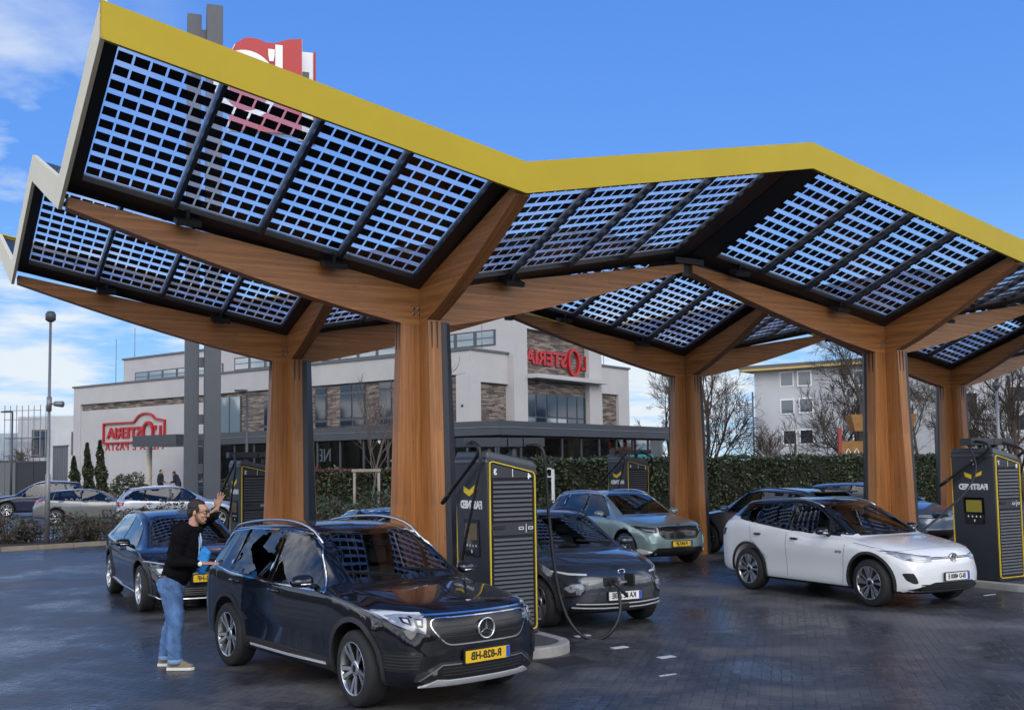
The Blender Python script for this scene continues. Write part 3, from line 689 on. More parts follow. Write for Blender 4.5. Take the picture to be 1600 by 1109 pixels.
def plate(parent, c0, n, txt, style, mirror_blue, wd=.52, ht=.11, tilt=0., name='number_plate', two=None):
    """number plate on a plane through c0 facing n (horizontal unit vector), mirrored lettering as in the photograph"""
    n = Vector(n).normalized(); s = Vector((-n.y, n.x, 0)); up = Vector((0, 0, 1))
    # seen from outside, image right = s when looking against n
    fn = lambda a, b, d: c0 + s * a + up * b + n * d
    o = MB()
    o.prism(roundp([(-wd / 2 - .012, -ht / 2 - .012), (wd / 2 + .012, -ht / 2 - .012), (wd / 2 + .012, ht / 2 + .012), (-wd / 2 - .012, ht / 2 + .012)], .02), fn, -.02, .004, 0)
    o.prism(roundp([(-wd / 2, -ht / 2), (wd / 2, -ht / 2), (wd / 2, ht / 2), (-wd / 2, ht / 2)], .012), fn, .0045, .008, 1)
    o.prism([(wd / 2 - .045, -ht / 2 + .002), (wd / 2 - .002, -ht / 2 + .002), (wd / 2 - .002, ht / 2 - .002), (wd / 2 - .045, ht / 2 - .002)], fn, .0082, .0095, 2)
    p = o.build(name, [M_BLACK, M_PLATEY if style == 'nl' else M_PLATEW, M_PLATEB], parent)
    if txt:
        t = text_mb(txt, .098, True, .0035, .001, .90 if style == 'nl' else .80, None, 0, lambda a, b, d: c0 + s * (a - .02) + up * (b - .0) + n * (.0092 + d)); t.build('lettering', M_INK, p)
    return p
def build_car(name, label, cat, c, loc, yaw, group=None, color=None):
    W = c['W']; WB = c['WB']; r = c['r']; fo = c['FO']; re = -(WB + c['RO'])
    car = thing(name, label, cat, (loc[0], loc[1], loc[2] if len(loc) > 2 else 0), yaw, group)
    vs, fs = car_body(c); pm = color
    base = mesh_obj('tmp', vs, fs, [pm, M_GLOSSBLACK, M_CLAD, M_BLACK])
    bm = bmesh.new(); bm.from_mesh(base.data); bmesh.ops.recalc_face_normals(bm, faces=bm.faces); bm.to_mesh(base.data); bm.free()
    ra = r + c.get('gap', .065)
    cut = MB()
    for x in (0, -WB):
        for sg in (1, -1):
            cut.lathe([(0, .48), (ra, .48), (ra, 1.3), (0, 1.3)], lambda a, b, h, x=x, sg=sg: (x + a, sg * h, r + .02 + b), 40, 0, False)
    co = cut.build('tmpcut', M_BLACK)
    bm = bmesh.new(); bm.from_mesh(co.data); bmesh.ops.remove_doubles(bm, verts=bm.verts, dist=1e-5); bmesh.ops.recalc_face_normals(bm, faces=bm.faces); bm.to_mesh(co.data); bm.free()
    plain = BVHTree.FromPolygons([v.co for v in base.data.vertices], [tuple(p.vertices) for p in base.data.polygons]); sk = Skin(plain, W, re, fo)
    md = base.modifiers.new('b', 'BOOLEAN'); md.operation = 'DIFFERENCE'; md.solver = 'EXACT'; md.object = co; md.material_mode = 'TRANSFER'
    dg = bpy.context.evaluated_depsgraph_get(); me = bpy.data.meshes.new_from_object(base.evaluated_get(dg))
    bpy.data.objects.remove(base); bpy.data.objects.remove(co)
    wins = c['wins']; scr = c['screen']; rgl = c['rglass']
    bm = bmesh.new(); bm.from_mesh(me); kill = []
    mi_black = me.materials.find('black_trim')
    tops = c.get('blacktop'); xs_ = c['cowl'][0]
    clad = c.get('rocker', .36)
    for f in bm.faces:
        p = f.calc_center_median(); f.smooth = True
        if f.material_index == mi_black and abs(p.y) < 1.2 and math.hypot(p.x, p.z - r - .02) < ra + .02 or math.hypot(p.x + WB, p.z - r - .02) < ra - .004 or math.hypot(p.x, p.z - r - .02) < ra - .004:
            f.material_index = 3; f.smooth = False; continue
        f.material_index = 0
        if p.z < c.get('zb', .21) + .045: f.material_index = 3
        n = f.normal
        dead = False
        if abs(p.y) > .35 and p.z > .9:
            for wpoly, _ in wins:
                if pip(p.x, p.z, grow(wpoly, .008)): dead = True
        if n.x > .15 and p.x < xs_ + .12 and pip(p.y, p.z, grow(scr, .008)): dead = True
        if n.x < -.1 and p.x < c['rt'][0] + .15 and p.z > .95 and pip(p.y, p.z, grow(rgl, .008)): dead = True
        if dead: kill.append(f); continue
        if tops and p.z > tops(p.x) and p.x < xs_ - .10: f.material_index = 1
    bmesh.ops.delete(bm, geom=kill, context='FACES'); bm.to_mesh(me); bm.free()
    keep = [p.material_index for p in me.polygons]; me.materials.clear()
    for m in (pm, M_GLOSSBLACK, M_CLAD, M_BLACK): me.materials.append(m)
    me.polygons.foreach_set('material_index', keep); me.name = 'body'; bo = bpy.data.objects.new('body', me); COL.objects.link(bo); bo.parent = car
    def part(nm, mb, mats, par=None): return mb.build(nm, mats, par or car)
    # glazing
    for sg in (1, -1):
        for poly, gm in wins:
            part('window', sk.patch(MB(), grow(poly, .006), 'S', sg, .003, st=.07, fit=True), gm)
        fr = MB()
        # black surrounds: one ring round every pane
        for poly, gm in wins: sk.patch(fr, grow(poly, .020), 'S', sg, .0045, 0, hole=grow(poly, -.004), st=.06)
        part('window_frame', fr, M_GLOSSBLACK)
        if c.get('dlotrim'):
            t = MB(); d = c['dlo']; sk.strip(t, d + [d[0]], 'S', sg, .018, .009); part('window_trim', t, c['dlotrim'])
    part('windscreen', sk.patch(MB(), grow(scr, .008), 'F', 1, .004, st=.09, fit=True), M_SCREEN)
    ring = MB(); sk.patch(ring, grow(scr, .022), 'F', 1, .0045, 0, hole=grow(scr, -.022), st=.08); part('windscreen_frame', ring, M_GLOSSBLACK)
    part('rear_window', sk.patch(MB(), grow(rgl, .008), 'R', 1, .003, st=.09, fit=True), M_PRIV)
    ring = MB(); sk.patch(ring, grow(rgl, .022), 'R', 1, .0045, 0, hole=grow(rgl, -.01), st=.08); part('rear_window_frame', ring, M_GLOSSBLACK)
    # wheels and arches
    for x, st in ((0, c.get('steer', 0)), (-WB, 0)):
        for sg in (1, -1):
            wheel(car, x, sg * (W - .125), r, c['rim'], sg, c.get('spin', .3), st)
            if c.get('arch'):
                m = MB(); inner = [(x + (ra - .006) * math.cos(a), r + .02 + (ra - .006) * math.sin(a)) for a in [math.pi * (-.10 + 1.20 * k / 22) for k in range(23)]]
                outer = [(x + (ra + c.get('archw', .045)) * math.cos(a), r + .02 + (ra + c.get('archw', .045)) * math.sin(a)) for a in [math.pi * (-.08 + 1.16 * k / 22) for k in range(23)]]
                sk.patch(m, inner + outer[::-1], 'S', sg, .010, st=.06); part('wheel_arch', m, M_CLAD)
    for sg in (1, -1):
        xa, xb = -ra - .005, -WB + ra + .005
        m = MB(); sk.patch(m, [(xa, .20), (xa + .04, clad), (xb - .04, clad), (xb, .20)], 'S', sg, .008, st=.09); part('sill', m, M_CLAD)
        if c.get('beltstrip'):
            m = MB(); sk.strip(m, c['beltstrip'], 'S', sg, .030, .004); part('belt_trim', m, M_GLOSSBLACK)
        if c.get('sillstrip'):
            m = MB(); sk.strip(m, c['sillstrip'], 'S', sg, .028, .016); part('sill_trim', m, M_BRIGHT)
        for pth in c['doors']:
            m = MB(); sk.strip(m, pth, 'S', sg, .008, .0012, st=.03); part('door_seam', m, M_BLACK)
        for hx, hz in c['handles']:
            h, n = sk.hit(hx, hz, 'S', sg); m = MB(); k = c.get('hl', .115)
            if c.get('cups', True): cu = MB(); sk.patch(cu, [(hx + .085 * math.cos(a), hz - .008 + .042 * math.sin(a)) for a in [2 * math.pi * q_ / 16 for q_ in range(16)]], 'S', sg, .0012, st=.3); part('handle_cup', cu, M_BLACK)
            m.tube([h + n * .002 + Vector((k, 0, 0)), h + n * .022 + Vector((k * .75, 0, .002)), h + n * .026, h + n * .022 + Vector((-k * .75, 0, .002)), h + n * .002 + Vector((-k, 0, 0))], [.010, .018, .020, .018, .010], 8); part('door_handle', m, c.get('handlemat', pm))
        # door mirror
        mx, mz = c['mirror']; h, n = sk.hit(mx, mz - .04, 'S', sg); m = MB(); yy = abs(h.y)
        prof = [(0.0, .0, .0, .01), (.02, .02, .065, .056), (.07, .05, .092, .074), (.15, .06, .090, .070), (.21, .05, .072, .054), (.24, .02, .02, .015)]
        va = []
        for dy, dx, ry, rz in prof:
            for k in range(14):
                a = 2 * math.pi * k / 14; va.append((mx + .02 + ry * math.cos(a) - .3 * dx, sg * (yy + .035 + dy), mz + .05 + rz * math.sin(a) * (1 if math.sin(a) > 0 else .8)))
        kk = 14; m.add(va, [(i * kk + j, i * kk + (j + 1) % kk, (i + 1) * kk + (j + 1) % kk, (i + 1) * kk + j) for i in range(len(prof) - 1) for j in range(kk)], 0, smooth=True)
        m.tube([(mx + .0, sg * (yy - .02), mz - .02), (mx + .0, sg * (yy + .07), mz + .02)], [.03, .026], 8, 1)
        if c.get('mirrorstrip'): m.tube([(mx + .10, sg * (yy + .07), mz + .03), (mx + .085, sg * (yy + .20), mz + .032)], .012, 6, 2)
        part('door_mirror', m, [c.get('mirrormat', pm), M_BLACK, M_CHROME])
        if c.get('rails'):
            x0, x1, hh = c['rails']; m = MB(); pts = []
            for k in range(15):
                t = k / 14; x = x0 + (x1 - x0) * t; hp, n = sk.hit(x, sg * (c['rw'] - .055), 'T'); e = math.sin(math.pi * t) ** .35 if 0 < t < 1 else 0; pts.append(hp + Vector((0, sg * .012, -.005 + hh * e)))
            m.tube(pts, [c.get('railr', .016) if .5 < k < 13.5 else .010 for k in range(15)], 8); part('roof_rail', m, c.get('railmat', M_SILVER))
    # graphics
    for it in c['marks']:
        ax, nm, poly, mt, off, mir = it[:6]; hole = it[6] if len(it) > 6 else None
        for sg in ((1, -1) if mir else (1,)):
            m = MB(); pl = poly; hl = hole
            if ax in 'FR' and sg < 0: pl = [(-a, b) for a, b in poly]; hl = [(-a, b) for a, b in hole] if hole else None
            if nm.startswith('|'):
                sk.strip(m, pl, ax, sg, off[0], off[1], st=.03); part(nm[1:], m, mt)
            else:
                sk.patch(m, pl, ax, sg, off, hole=hl, st=.05); part(nm, m, mt)
    for it in c.get('extra', []): it(car, sk, part)
    # cabin: seats, dash, steering wheel
    s_ = c.get('seatdx', 0)
    for y in (.37, -.37):
        m = MB(); x0 = -1.35 + s_
        m.hexa([(x0, y - .24, .45), (x0 + .5, y - .24, .48), (x0 + .5, y + .24, .48), (x0, y + .24, .45), (x0, y - .24, .60), (x0 + .52, y - .22, .64), (x0 + .52, y + .22, .64), (x0, y + .24, .60)])
        m.hexa([(x0 - .10, y - .23, .55), (x0 + .06, y - .23, .55), (x0 + .06, y + .23, .55), (x0 - .10, y + .23, .55), (x0 - .30, y - .18, 1.13), (x0 - .20, y - .18, 1.13), (x0 - .20, y + .18, 1.13), (x0 - .30, y + .18, 1.13)])
        m.hexa([(x0 - .30, y - .11, 1.17), (x0 - .20, y - .11, 1.17), (x0 - .20, y + .11, 1.17), (x0 - .30, y + .11, 1.17), (x0 - .34, y - .12, 1.34), (x0 - .25, y - .12, 1.34), (x0 - .25, y + .12, 1.34), (x0 - .34, y + .12, 1.34)])
        m.build('seat', M_SEAT, car, bevel=.03)
    m = MB(); x0 = -2.3 + s_; m.box((x0, -.62, .45), (x0 + .5, .62, .62)); m.hexa([(x0 - .1, -.62, .6), (x0 + .08, -.62, .6), (x0 + .08, .62, .6), (x0 - .1, .62, .6), (x0 - .32, -.58, 1.12), (x0 - .2, -.58, 1.12), (x0 - .2, .58, 1.12), (x0 - .32, .58, 1.12)]); m.build('seat', M_SEAT, car, bevel=.03)
    zc = c['cowl'][1]; xc = c['cowl'][0]
    m = MB(); m.hexa([(xc - .55, -.68, .6), (xc - .02, -.68, .6), (xc - .02, .68, .6), (xc - .55, .68, .6), (xc - .50, -.68, zc - .13), (xc - .06, -.68, zc - .07), (xc - .06, .68, zc - .07), (xc - .50, .68, zc - .13)]); m.build('dashboard', M_SEAT, car, bevel=.03)
    m = MB(); cx = xc - .62; pts = []
    for k in range(25):
        a = 2 * math.pi * k / 24; pts.append((cx - .19 * math.sin(a) * .35, -.37 + .19 * math.cos(a), zc - .12 + .19 * math.sin(a) * .94))
    m.tube(pts, .016, 6); m.box((cx - .02, -.43, zc - .16), (cx + .05, -.31, zc - .08)); m.build('steering_wheel', M_SEAT, car)
    # wipers
    for y0, y1 in ((.58, .02), (-.05, -.60)):
        m = MB(); sk.strip(m, [(y0, scr[0][1] + .015), (y1, scr[0][1] + .075)], 'F', 1, .016, .02); m.build('wiper', M_BLACK, car)
    return car
# ------------------------------------------------------------------ restaurant building
BA = R(53.5); BX = Vector((math.cos(BA), math.sin(BA), 0)); BY = Vector((-math.sin(BA), math.cos(BA), 0)); B0 = Vector((-2.05, 51.2, 0))
def bl(px, py, face, c):
    """pixel -> building coordinates on the plane x = c (face 'x') or y = c (face 'y')"""
    d = ray(px, py); o = Vector((0, 0, CAM_H)) - B0; dx, dy = d.dot(BX), d.dot(BY); ox, oy = o.dot(BX), o.dot(BY)
    t = (c - ox) / dx if face == 'x' else (c - oy) / dy
    return (oy + dy * t if face == 'x' else ox + dx * t), CAM_H + d.z * t
def brick_mat():
    m = bpy.data.materials.new('long_brick'); m.use_nodes = True; nt = m.node_tree; N = nt.nodes; L = nt.links; b = N['Principled BSDF']; b.inputs['Roughness'].default_value = .9
    tc = N.new('ShaderNodeTexCoord'); sp = N.new('ShaderNodeSeparateXYZ'); L.new(tc.outputs['Object'], sp.inputs[0]); ad = N.new('ShaderNodeMath'); ad.operation = 'ADD'; L.new(sp.outputs[0], ad.inputs[0]); L.new(sp.outputs[1], ad.inputs[1])
    cb = N.new('ShaderNodeCombineXYZ'); L.new(ad.outputs[0], cb.inputs[0]); L.new(sp.outputs[2], cb.inputs[1])
    br = N.new('ShaderNodeTexBrick'); L.new(cb.outputs[0], br.inputs['Vector']); br.inputs['Scale'].default_value = 1; br.inputs['Brick Width'].default_value = .49; br.inputs['Row Height'].default_value = .075; br.inputs['Mortar Size'].default_value = .008; br.offset = .41
    br.inputs['Color1'].default_value = (0, 0, 0, 1); br.inputs['Color2'].default_value = (1, 1, 1, 1); br.inputs['Mortar'].default_value = (.35, .35, .35, 1); br.inputs['Bias'].default_value = 0
    mp = N.new('ShaderNodeMapping'); mp.inputs['Scale'].default_value = (.8, 5, 1); L.new(cb.outputs[0], mp.inputs[0]); nz = N.new('ShaderNodeTexNoise'); nz.inputs['Scale'].default_value = 1; nz.inputs['Detail'].default_value = 4; L.new(mp.outputs[0], nz.inputs['Vector'])
    mx = N.new('ShaderNodeMix'); mx.data_type = 'RGBA'; mx.inputs[0].default_value = .5; L.new(br.outputs['Color'], mx.inputs[6]); L.new(nz.outputs['Fac'], mx.inputs[7])
    cr = N.new('ShaderNodeValToRGB'); e = cr.color_ramp.elements; e[0].position = .22; e[0].color = (.050, .040, .036, 1); e[1].position = .78; e[1].color = (.33, .28, .23, 1); k = e.new(.5); k.color = (.15, .122, .104, 1)
    L.new(mx.outputs[2], cr.inputs[0]); L.new(cr.outputs[0], b.inputs['Base Color'])
    bp = N.new('ShaderNodeBump'); bp.inputs['Strength'].default_value = .5; bp.inputs['Distance'].default_value = .01; L.new(br.outputs['Fac'], bp.inputs['Height']); bp.invert = True; L.new(bp.outputs[0], b.inputs['Normal'])
    return m
M_BRICK = brick_mat()
M_REND = P('pale_render', (.47, .455, .45), .9, var=.07, vscale=.5, bump=.1, bscale=30)
M_COPE = P('parapet_capping', (.10, .105, .12), .5)
M_BAND = P('dark_cladding', (.050, .058, .070), .45, var=.08, vscale=.6)
M_WFRAME = P('window_frame_grey', (.055, .06, .068), .4)
M_WPANE = P('window_pane', (.014, .026, .046), .05, spec=.6)
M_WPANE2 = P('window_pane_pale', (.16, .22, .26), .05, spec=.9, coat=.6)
M_DARKROOM = P('dim_interior', (.016, .016, .018), .8)
M_RED = P('sign_red', (.42, .012, .016), .4)
M_SWHITE = P('sign_white', (.80, .80, .80), .4)
rest = thing('restaurant_building', 'restaurant building of pale render and long brown brick with red lettered signs', 'building', B0, BA)
def bb(name, lo, hi, mat, par=None, bevel=0): 
    mb = MB(); mb.box(lo, hi); return mb.build(name, mat, par or rest, bevel=bevel)
PH = 7.87; LY = 34.6; TH_ = 9.95
RX = bl(983, 620, 'y', -.18)[0] - .15; TX0, TXA, TXB, TX1 = [bl(p_, 600, 'y', -.55)[0] for p_ in (803.5, 824.5, 921, 940.5)]
# main brick body, rendered parapet bands and corner piers
mb = MB(); mb.box((0, 0, 0), (RX, LY, PH - .05)); mb.build('wall', M_BRICK, rest)
y_sl, z_ = bl(113, 700, 'x', -.15); y_b0, _ = bl(290, 700, 'x', -.15)
zp0 = bl(200, 616, 'x', -.15)[1]
mb = MB(); mb.box((-.18, -.18, 6.72), (-.002, LY + .1, PH)); mb.build('parapet_band', M_REND, rest)
mb = MB(); mb.box((-.002, -.18, 6.35), (TX0 - .002, -.002, PH)); mb.build('parapet_band', M_REND, rest)
mb = MB(); mb.box((TX1 + .002, -.18, 6.30), (RX + .15, -.002, PH)); mb.build('parapet_band', M_REND, rest)
for lo, hi in (((-.18, LY - .75, 0), (-.002, LY + .1, 6.718)), ((-.18, -.18, 0), (-.002, .75, 6.718)), ((-.002, -.18, 0), (.62, -.002, 6.348)), ((RX - 1.1, -.18, 0), (RX + .15, -.002, 6.298))): bb('corner_pier', lo, hi, M_REND)
bb('parapet_capping', (-.26, -.26, PH + .002), (TX0 - .002, LY + .2, PH + .12), M_COPE); bb('parapet_capping', (TX1 + .17, -.26, PH + .002), (RX + .25, 8, PH + .12), M_COPE)
# rendered sign panel on the long wall
ya, zt = bl(118.5, 640, 'x', -.1); yb = bl(326, 640, 'x', -.1)[0]; zt = bl(200, 637, 'x', -.1)[1]
bb('sign_panel', (-.12, yb, 0), (-.002, ya, zt), M_REND)
# third storey, set back, with its window strip and a capping
S3 = TX0; 
bb('upper_storey', (S3 + .002, .0 - .001 + .002, PH - .04), (TX1 - .002, LY - 1, TH_), M_REND)
bb('parapet_capping', (S3 - .1, -.1 - .55, TH_ + .002), (TX1 + .25, LY - .9, TH_ + .12), M_COPE)
def upper_windows(y0, y1, n, z0=8.42, z1=9.25):
    w_ = MB(); w_.box((S3 - .03, y0, z0), (S3 - .002 + .003, y1, z1)); f = w_.build('window', M_WFRAME, rest); st = (y1 - y0) / n
    for k in range(n):
        p = MB(); p.box((S3 - .045, y0 + st * k + .12, z0 + .08), (S3 - .031, y0 + st * (k + 1) - .12, z1 - .08)); p.build('pane', M_WPANE2, f)
        b = MB(); b.box((S3 - .06, y0 + st * k + .12, (z0 + z1) / 2 - .02), (S3 - .046, y0 + st * (k + 1) - .12, (z0 + z1) / 2 + .02)); b.build('window_bar', M_WFRAME, f)
upper_windows(.6, 4.6, 3); upper_windows(7.5, 13.5, 4); upper_windows(15.5, 21.5, 4); upper_windows(22.6, 32.2, 6, 8.3, 9.0)
# tower with the red letters
for x0, x1, nm in ((TX0, TXA, 'tower_pier'), (TXB, TX1, 'tower_pier')): bb(nm, (x0, -.55, 0), (x1, -.001, TH_), M_REND)
bb('tower_head', (TXA + .002, -.55, 9.3), (TXB - .002, -.001, TH_), M_REND); bb('tower_side', (TX0 - .001 + .001, .0, PH + .12), (TX0 + .3, .002, TH_ - .002), M_REND)
bb('tower_brickwork', (TXA + .002, -.25, 4.0), (TXB - .002, -.001, 9.298), M_BRICK)
bb('ledge', (TXA + .01, -1.15, 6.72), (TX1 - .25, -.252, 6.94), M_REND)
tx0, tx1 = TXA + .05, TXB - .05
fr = bb('window', (tx0, -.30, 3.6), (tx1, -.252, 6.0), M_WFRAME); st = (tx1 - tx0) / 6
for k in range(6):
    for z0, z1 in ((3.7, 4.7), (4.78, 5.92)): bb('pane', (tx0 + st * k + .07, -.33, z0), (tx0 + st * (k + 1) - .07, -.301, z1), M_WPANE2 if k in (0, 2, 3) and z0 < 4 else M_WPANE, fr)
# lettered signs (mirrored, as the photograph shows them)
def fit_text(o, txt, x0, x1, zc, h, fn, bold=.0, dep=.10, d0=.06):
    t = MB(); text_mb(txt, 1., True, bold, dep, 1., t, 0, lambda a, b, d: (a, b, d)); xs = [p[0] for p in t.v]; zs = [p[1] for p in t.v]; xa, xb, za, zb = min(xs), max(xs), min(zs), max(zs)
    o.add([fn(x0 + (x - xa) / (xb - xa) * (x1 - x0), zc + ((z - za) / (zb - za) - .5) * h, d0 + d) for x, z, d in t.v], t.f)
def osteria(par, fn, wd, h, par_name='sign_letters'):
    """small capitals, a large ring O and the initial, laid out over the width wd (a runs to image right)"""
    o = MB(); x = -wd / 2
    fit_text(o, 'STERIA', x, x + .66 * wd, 0, h, fn, .028); fit_text(o, "L'", x + .885 * wd, x + wd, 0, h * 1.05, fn, .028)
    k = 36; c = x + .775 * wd; rx, rz = .10 * wd, h * .98
    P0 = [(c + rx * math.cos(2 * math.pi * i / k), -.06 * h + rz * math.sin(2 * math.pi * i / k)) for i in range(k)]; P1 = [(c + rx * .74 * math.cos(2 * math.pi * i / k), -.06 * h + rz * .78 * math.sin(2 * math.pi * i / k)) for i in range(k)]
    vs = [fn(a, b, d) for d in (.01, .18) for pl in (P0, P1) for a, b in pl]; fs = []
    for i in range(k):
        j = (i + 1) % k; fs += [(i, j, k + j, k + i), (2 * k + i, 3 * k + i, 3 * k + j, 2 * k + j), (i, 2 * k + i, 2 * k + j, j), (k + i, k + j, 3 * k + j, 3 * k + i)]
    o.add(vs, fs); return o.build(par_name, M_RED, par)
# on the tower: letters run along +x (image right)
ca_, cz_ = bl(870, 562, 'y', -.3); e0 = TXA + .06; e1 = bl(915, 562, 'y', -.3)[0]
osteria(rest, lambda a, b, d: ((e0 + e1) / 2 + a, -.26 - d, cz_ + b), e1 - e0, .80)
# on the long wall: image right is -y
y0, z0 = bl(162, 690, 'x', -.15); y1, z1 = bl(259, 652, 'x', -.15); ym = (y0 + y1) / 2; zm = bl(210, 675, 'x', -.15)[1]; szw = (y0 - y1) / 6.2
osteria(rest, lambda a, b, d: (-.13 - d, ym - a, zm + b), (y0 - y1) * .88, .72)
hw_ = (y0 - y1) / 2; hh = .70; fnw = lambda a, b, d: (-.13 - d, ym - a, zm + b)
def frame_path(hw_, hh, w_): 
    t = [(-hw_, -hh), (-hw_, hh)] + [(1.2 * w_ - 1.15 * w_ + .0, hh)] + [(1.2 * w_ + 1.0 * w_ * math.cos(a), hh + .50 * w_ * math.sin(a) - .02) for a in [math.pi * (1 - i / 10) for i in range(1, 10)]] + [(hw_, hh), (hw_, -hh), (-hw_, -hh)]
    return t
fp = frame_path(hw_, hh, szw); mb = MB(); fw = .11
cen = [(sum(p[0] for p in fp) / len(fp), 0)]; inn = grow(fp[:-1], -fw); k = len(inn)
vs = [fnw(a, b, d) for d in (.0, .14) for pl in (fp[:-1], inn) for a, b in pl]; fs = []
for i in range(k):
    j = (i + 1) % k; fs += [(i, j, k + j, k + i), (2 * k + i, 3 * k + i, 3 * k + j, 2 * k + j), (i, 2 * k + i, 2 * k + j, j), (k + i, k + j, 3 * k + j, 3 * k + i)]
mb.add(vs, fs); mb.build('sign_frame', M_RED, rest)
yp, zp = bl(192, 698, 'x', -.15); t = text_mb('PIZZA E PASTA', szw * .62, True, .01, .05, 1.15, None, 0, lambda a, b, d: (-.14 - d, ym + 0 - a * 1.0, zp + b), spacing=1.25); t.build('sign_letters', M_RED, rest)
# first-floor windows along the brick wall
def wall_window(pxa, pxb, pyt, pyb, n, pale=False, name='window'):
    ya = bl(pxa, (pyt + pyb) / 2, 'x', -.02)[0]; yb = bl(pxb, (pyt + pyb) / 2, 'x', -.02)[0]; zt = bl((pxa + pxb) / 2, pyt, 'x', -.02)[1]; zb = bl((pxa + pxb) / 2, pyb, 'x', -.02)[1]
    f = bb(name, (-.05, yb, zb), (-.002, ya, zt), M_WFRAME); st = (ya - yb) / n
    for k in range(n):
        for a0, a1 in (((0, .15), (.18, .80), (.83, 1)) if not pale else ((0, 1),)):
            bb('pane', (-.08, yb + st * k + .06, zb + (zt - zb) * a0 + .04), (-.051, yb + st * (k + 1) - .06, zb + (zt - zb) * a1 - .04), M_WPANE2 if pale else M_WPANE, f)
wall_window(343, 377, 619, 678, 2, True); wall_window(413, 428, 617, 676, 1); wall_window(493, 511, 606, 668, 1); wall_window(532, 571, 601, 665, 2); wall_window(593, 634, 596, 663, 2); wall_window(655, 697, 590, 660, 2)
bb('vent', (-.20, .30, 5.1), (-.181, .42, 5.22), M_BLACK)
# ground-floor wing: glazing under a dark metal band
GX0, GX1, GY0, GY1 = -3.1, 12.8, -4.05, 17.5
GZ0, GZ1 = 3.58, 4.22
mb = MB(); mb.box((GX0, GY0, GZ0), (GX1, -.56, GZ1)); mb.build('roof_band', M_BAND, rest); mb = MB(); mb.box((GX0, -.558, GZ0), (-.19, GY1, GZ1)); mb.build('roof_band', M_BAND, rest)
for lo, hi in (((GX0 - .03, GY0 - .03, 3.92), (GX1 + .03, GY0 - .002, 3.95)), ((GX0 - .03, GY0, 3.92), (GX0 - .002, GY1, 3.95))): bb('cladding_joint', lo, hi, P('joint_light', (.16, .18, .2), .5))
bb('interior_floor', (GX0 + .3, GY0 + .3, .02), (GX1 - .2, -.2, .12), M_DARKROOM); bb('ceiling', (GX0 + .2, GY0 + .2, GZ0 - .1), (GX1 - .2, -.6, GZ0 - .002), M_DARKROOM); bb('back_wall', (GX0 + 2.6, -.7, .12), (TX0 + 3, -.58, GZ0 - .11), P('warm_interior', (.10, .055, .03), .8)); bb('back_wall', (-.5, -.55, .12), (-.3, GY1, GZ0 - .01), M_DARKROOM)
M_SHOPG = glass('shop_glass', (.34, .38, .42), 1.5, extra=.10)
def glazing(face, c, a0, a1, n, z0=.12, z1=GZ0 - .01):
    st = (a1 - a0) / n
    for k in range(n):
        u0, u1 = a0 + st * k, a0 + st * (k + 1)
        lo, hi = ((c, u0 + .05, z0 + .05), (c + .02, u1 - .05, z1 - .05)) if face == 'x' else ((u0 + .05, c, z0 + .05), (u1 - .05, c + .02, z1 - .05))
        bb('shop_window', lo, hi, M_SHOPG)
        lo, hi = ((c - .05, u0 - .05, z0), (c + .07, u0 + .05, z1)) if face == 'x' else ((u0 - .05, c - .05, z0), (u0 + .05, c + .07, z1))
        bb('mullion', lo, hi, M_WFRAME)
glazing('x', GX0 + .25, GY0 + .3, GY1, 13); glazing('y', GY0 + .25, GX0 + .3, GX1 - .3, 9); glazing('y', -.9, TX1 - 2.5, GX1 - .3, 2); glazing('x', GX1 - .45, GY0 + .4, -1.0, 3)
for x in (1.5, 4.6, 9.5): bb('inner_column', (x, GY0 + 1.2, .12), (x + .22, GY0 + 1.42, GZ0 - .11), P('cream_column', (.55, .50, .40), .6))
# neon-like letters and lamps seen inside
yi, zi = bl(494, 712, 'x', GX0 + .22); t = text_mb('NE', .95, True, .0, .03, .8, None, 0, lambda a, b, d: (GX0 + .8 - d, yi - a, zi + b)); t.build('lit_letters', P('lit_white', (.8, .8, .8), .5, emit=(.9, .95, 1, .3)), rest)
M_GLOW = P('lamp_glow', (.8, .5, .3), .5, emit=(1, .55, .3, 1.2))
for px, py in ((610, 721), (857, 720), (868, 720), (892, 719), (945, 719)):
    y_, z_ = bl(px, py, 'x', GX0 + .9) if px < 770 else bl(px, py, 'y', GY0 + .9)
    p = (GX0 + 1.0, y_, z_) if px < 770 else (y_, GY0 + 1.0, z_); mb = MB(); mb.lathe([(0, .1), (.1, .09), (.32, 0), (0, .0)], lambda a, b, h, p=p: (p[0] + a, p[1] + b, p[2] + h), 16); mb.build('pendant_lamp', M_GLOW, rest)
# entrance awning on a round post
ya, za = bl(207, 690, 'x', -4.3); 
bb('awning', (-4.3, GY1 + .002, GZ0), (-1.6, ya, GZ1 - .02), M_BAND)
yp_ = bl(233, 730, 'x', -3.0)[0]; mb = MB(); mb.tube([(-3.0, yp_, 0), (-3.0, yp_, GZ0 - .001)], .17, 16); mb.build('awning_post', P('cream_column', (.55, .50, .40), .6), rest)
for px, top, bot in ((644, 530, 605), (363, 640, 680)):
    pass
for x, y, h in ((S3 + .6, 33.2, 2.2), (S3 + 1, 22, 1.8), (.5, 30.8, 3.0), (13.5, .6, 1.6), (2.0, .8, 1.4)):
    z = TH_ + .12 if y > 21 and x > 3 else PH + .12; mb = MB(); mb.tube([(x, y, z), (x, y, z + h)], .018, 6); mb.build('lightning_rod', M_COPE, rest)
bb('drain_pipe', (-.30, 1.1, GZ1 + .002), (-.20, 1.2, 6.5), M_SILVER)
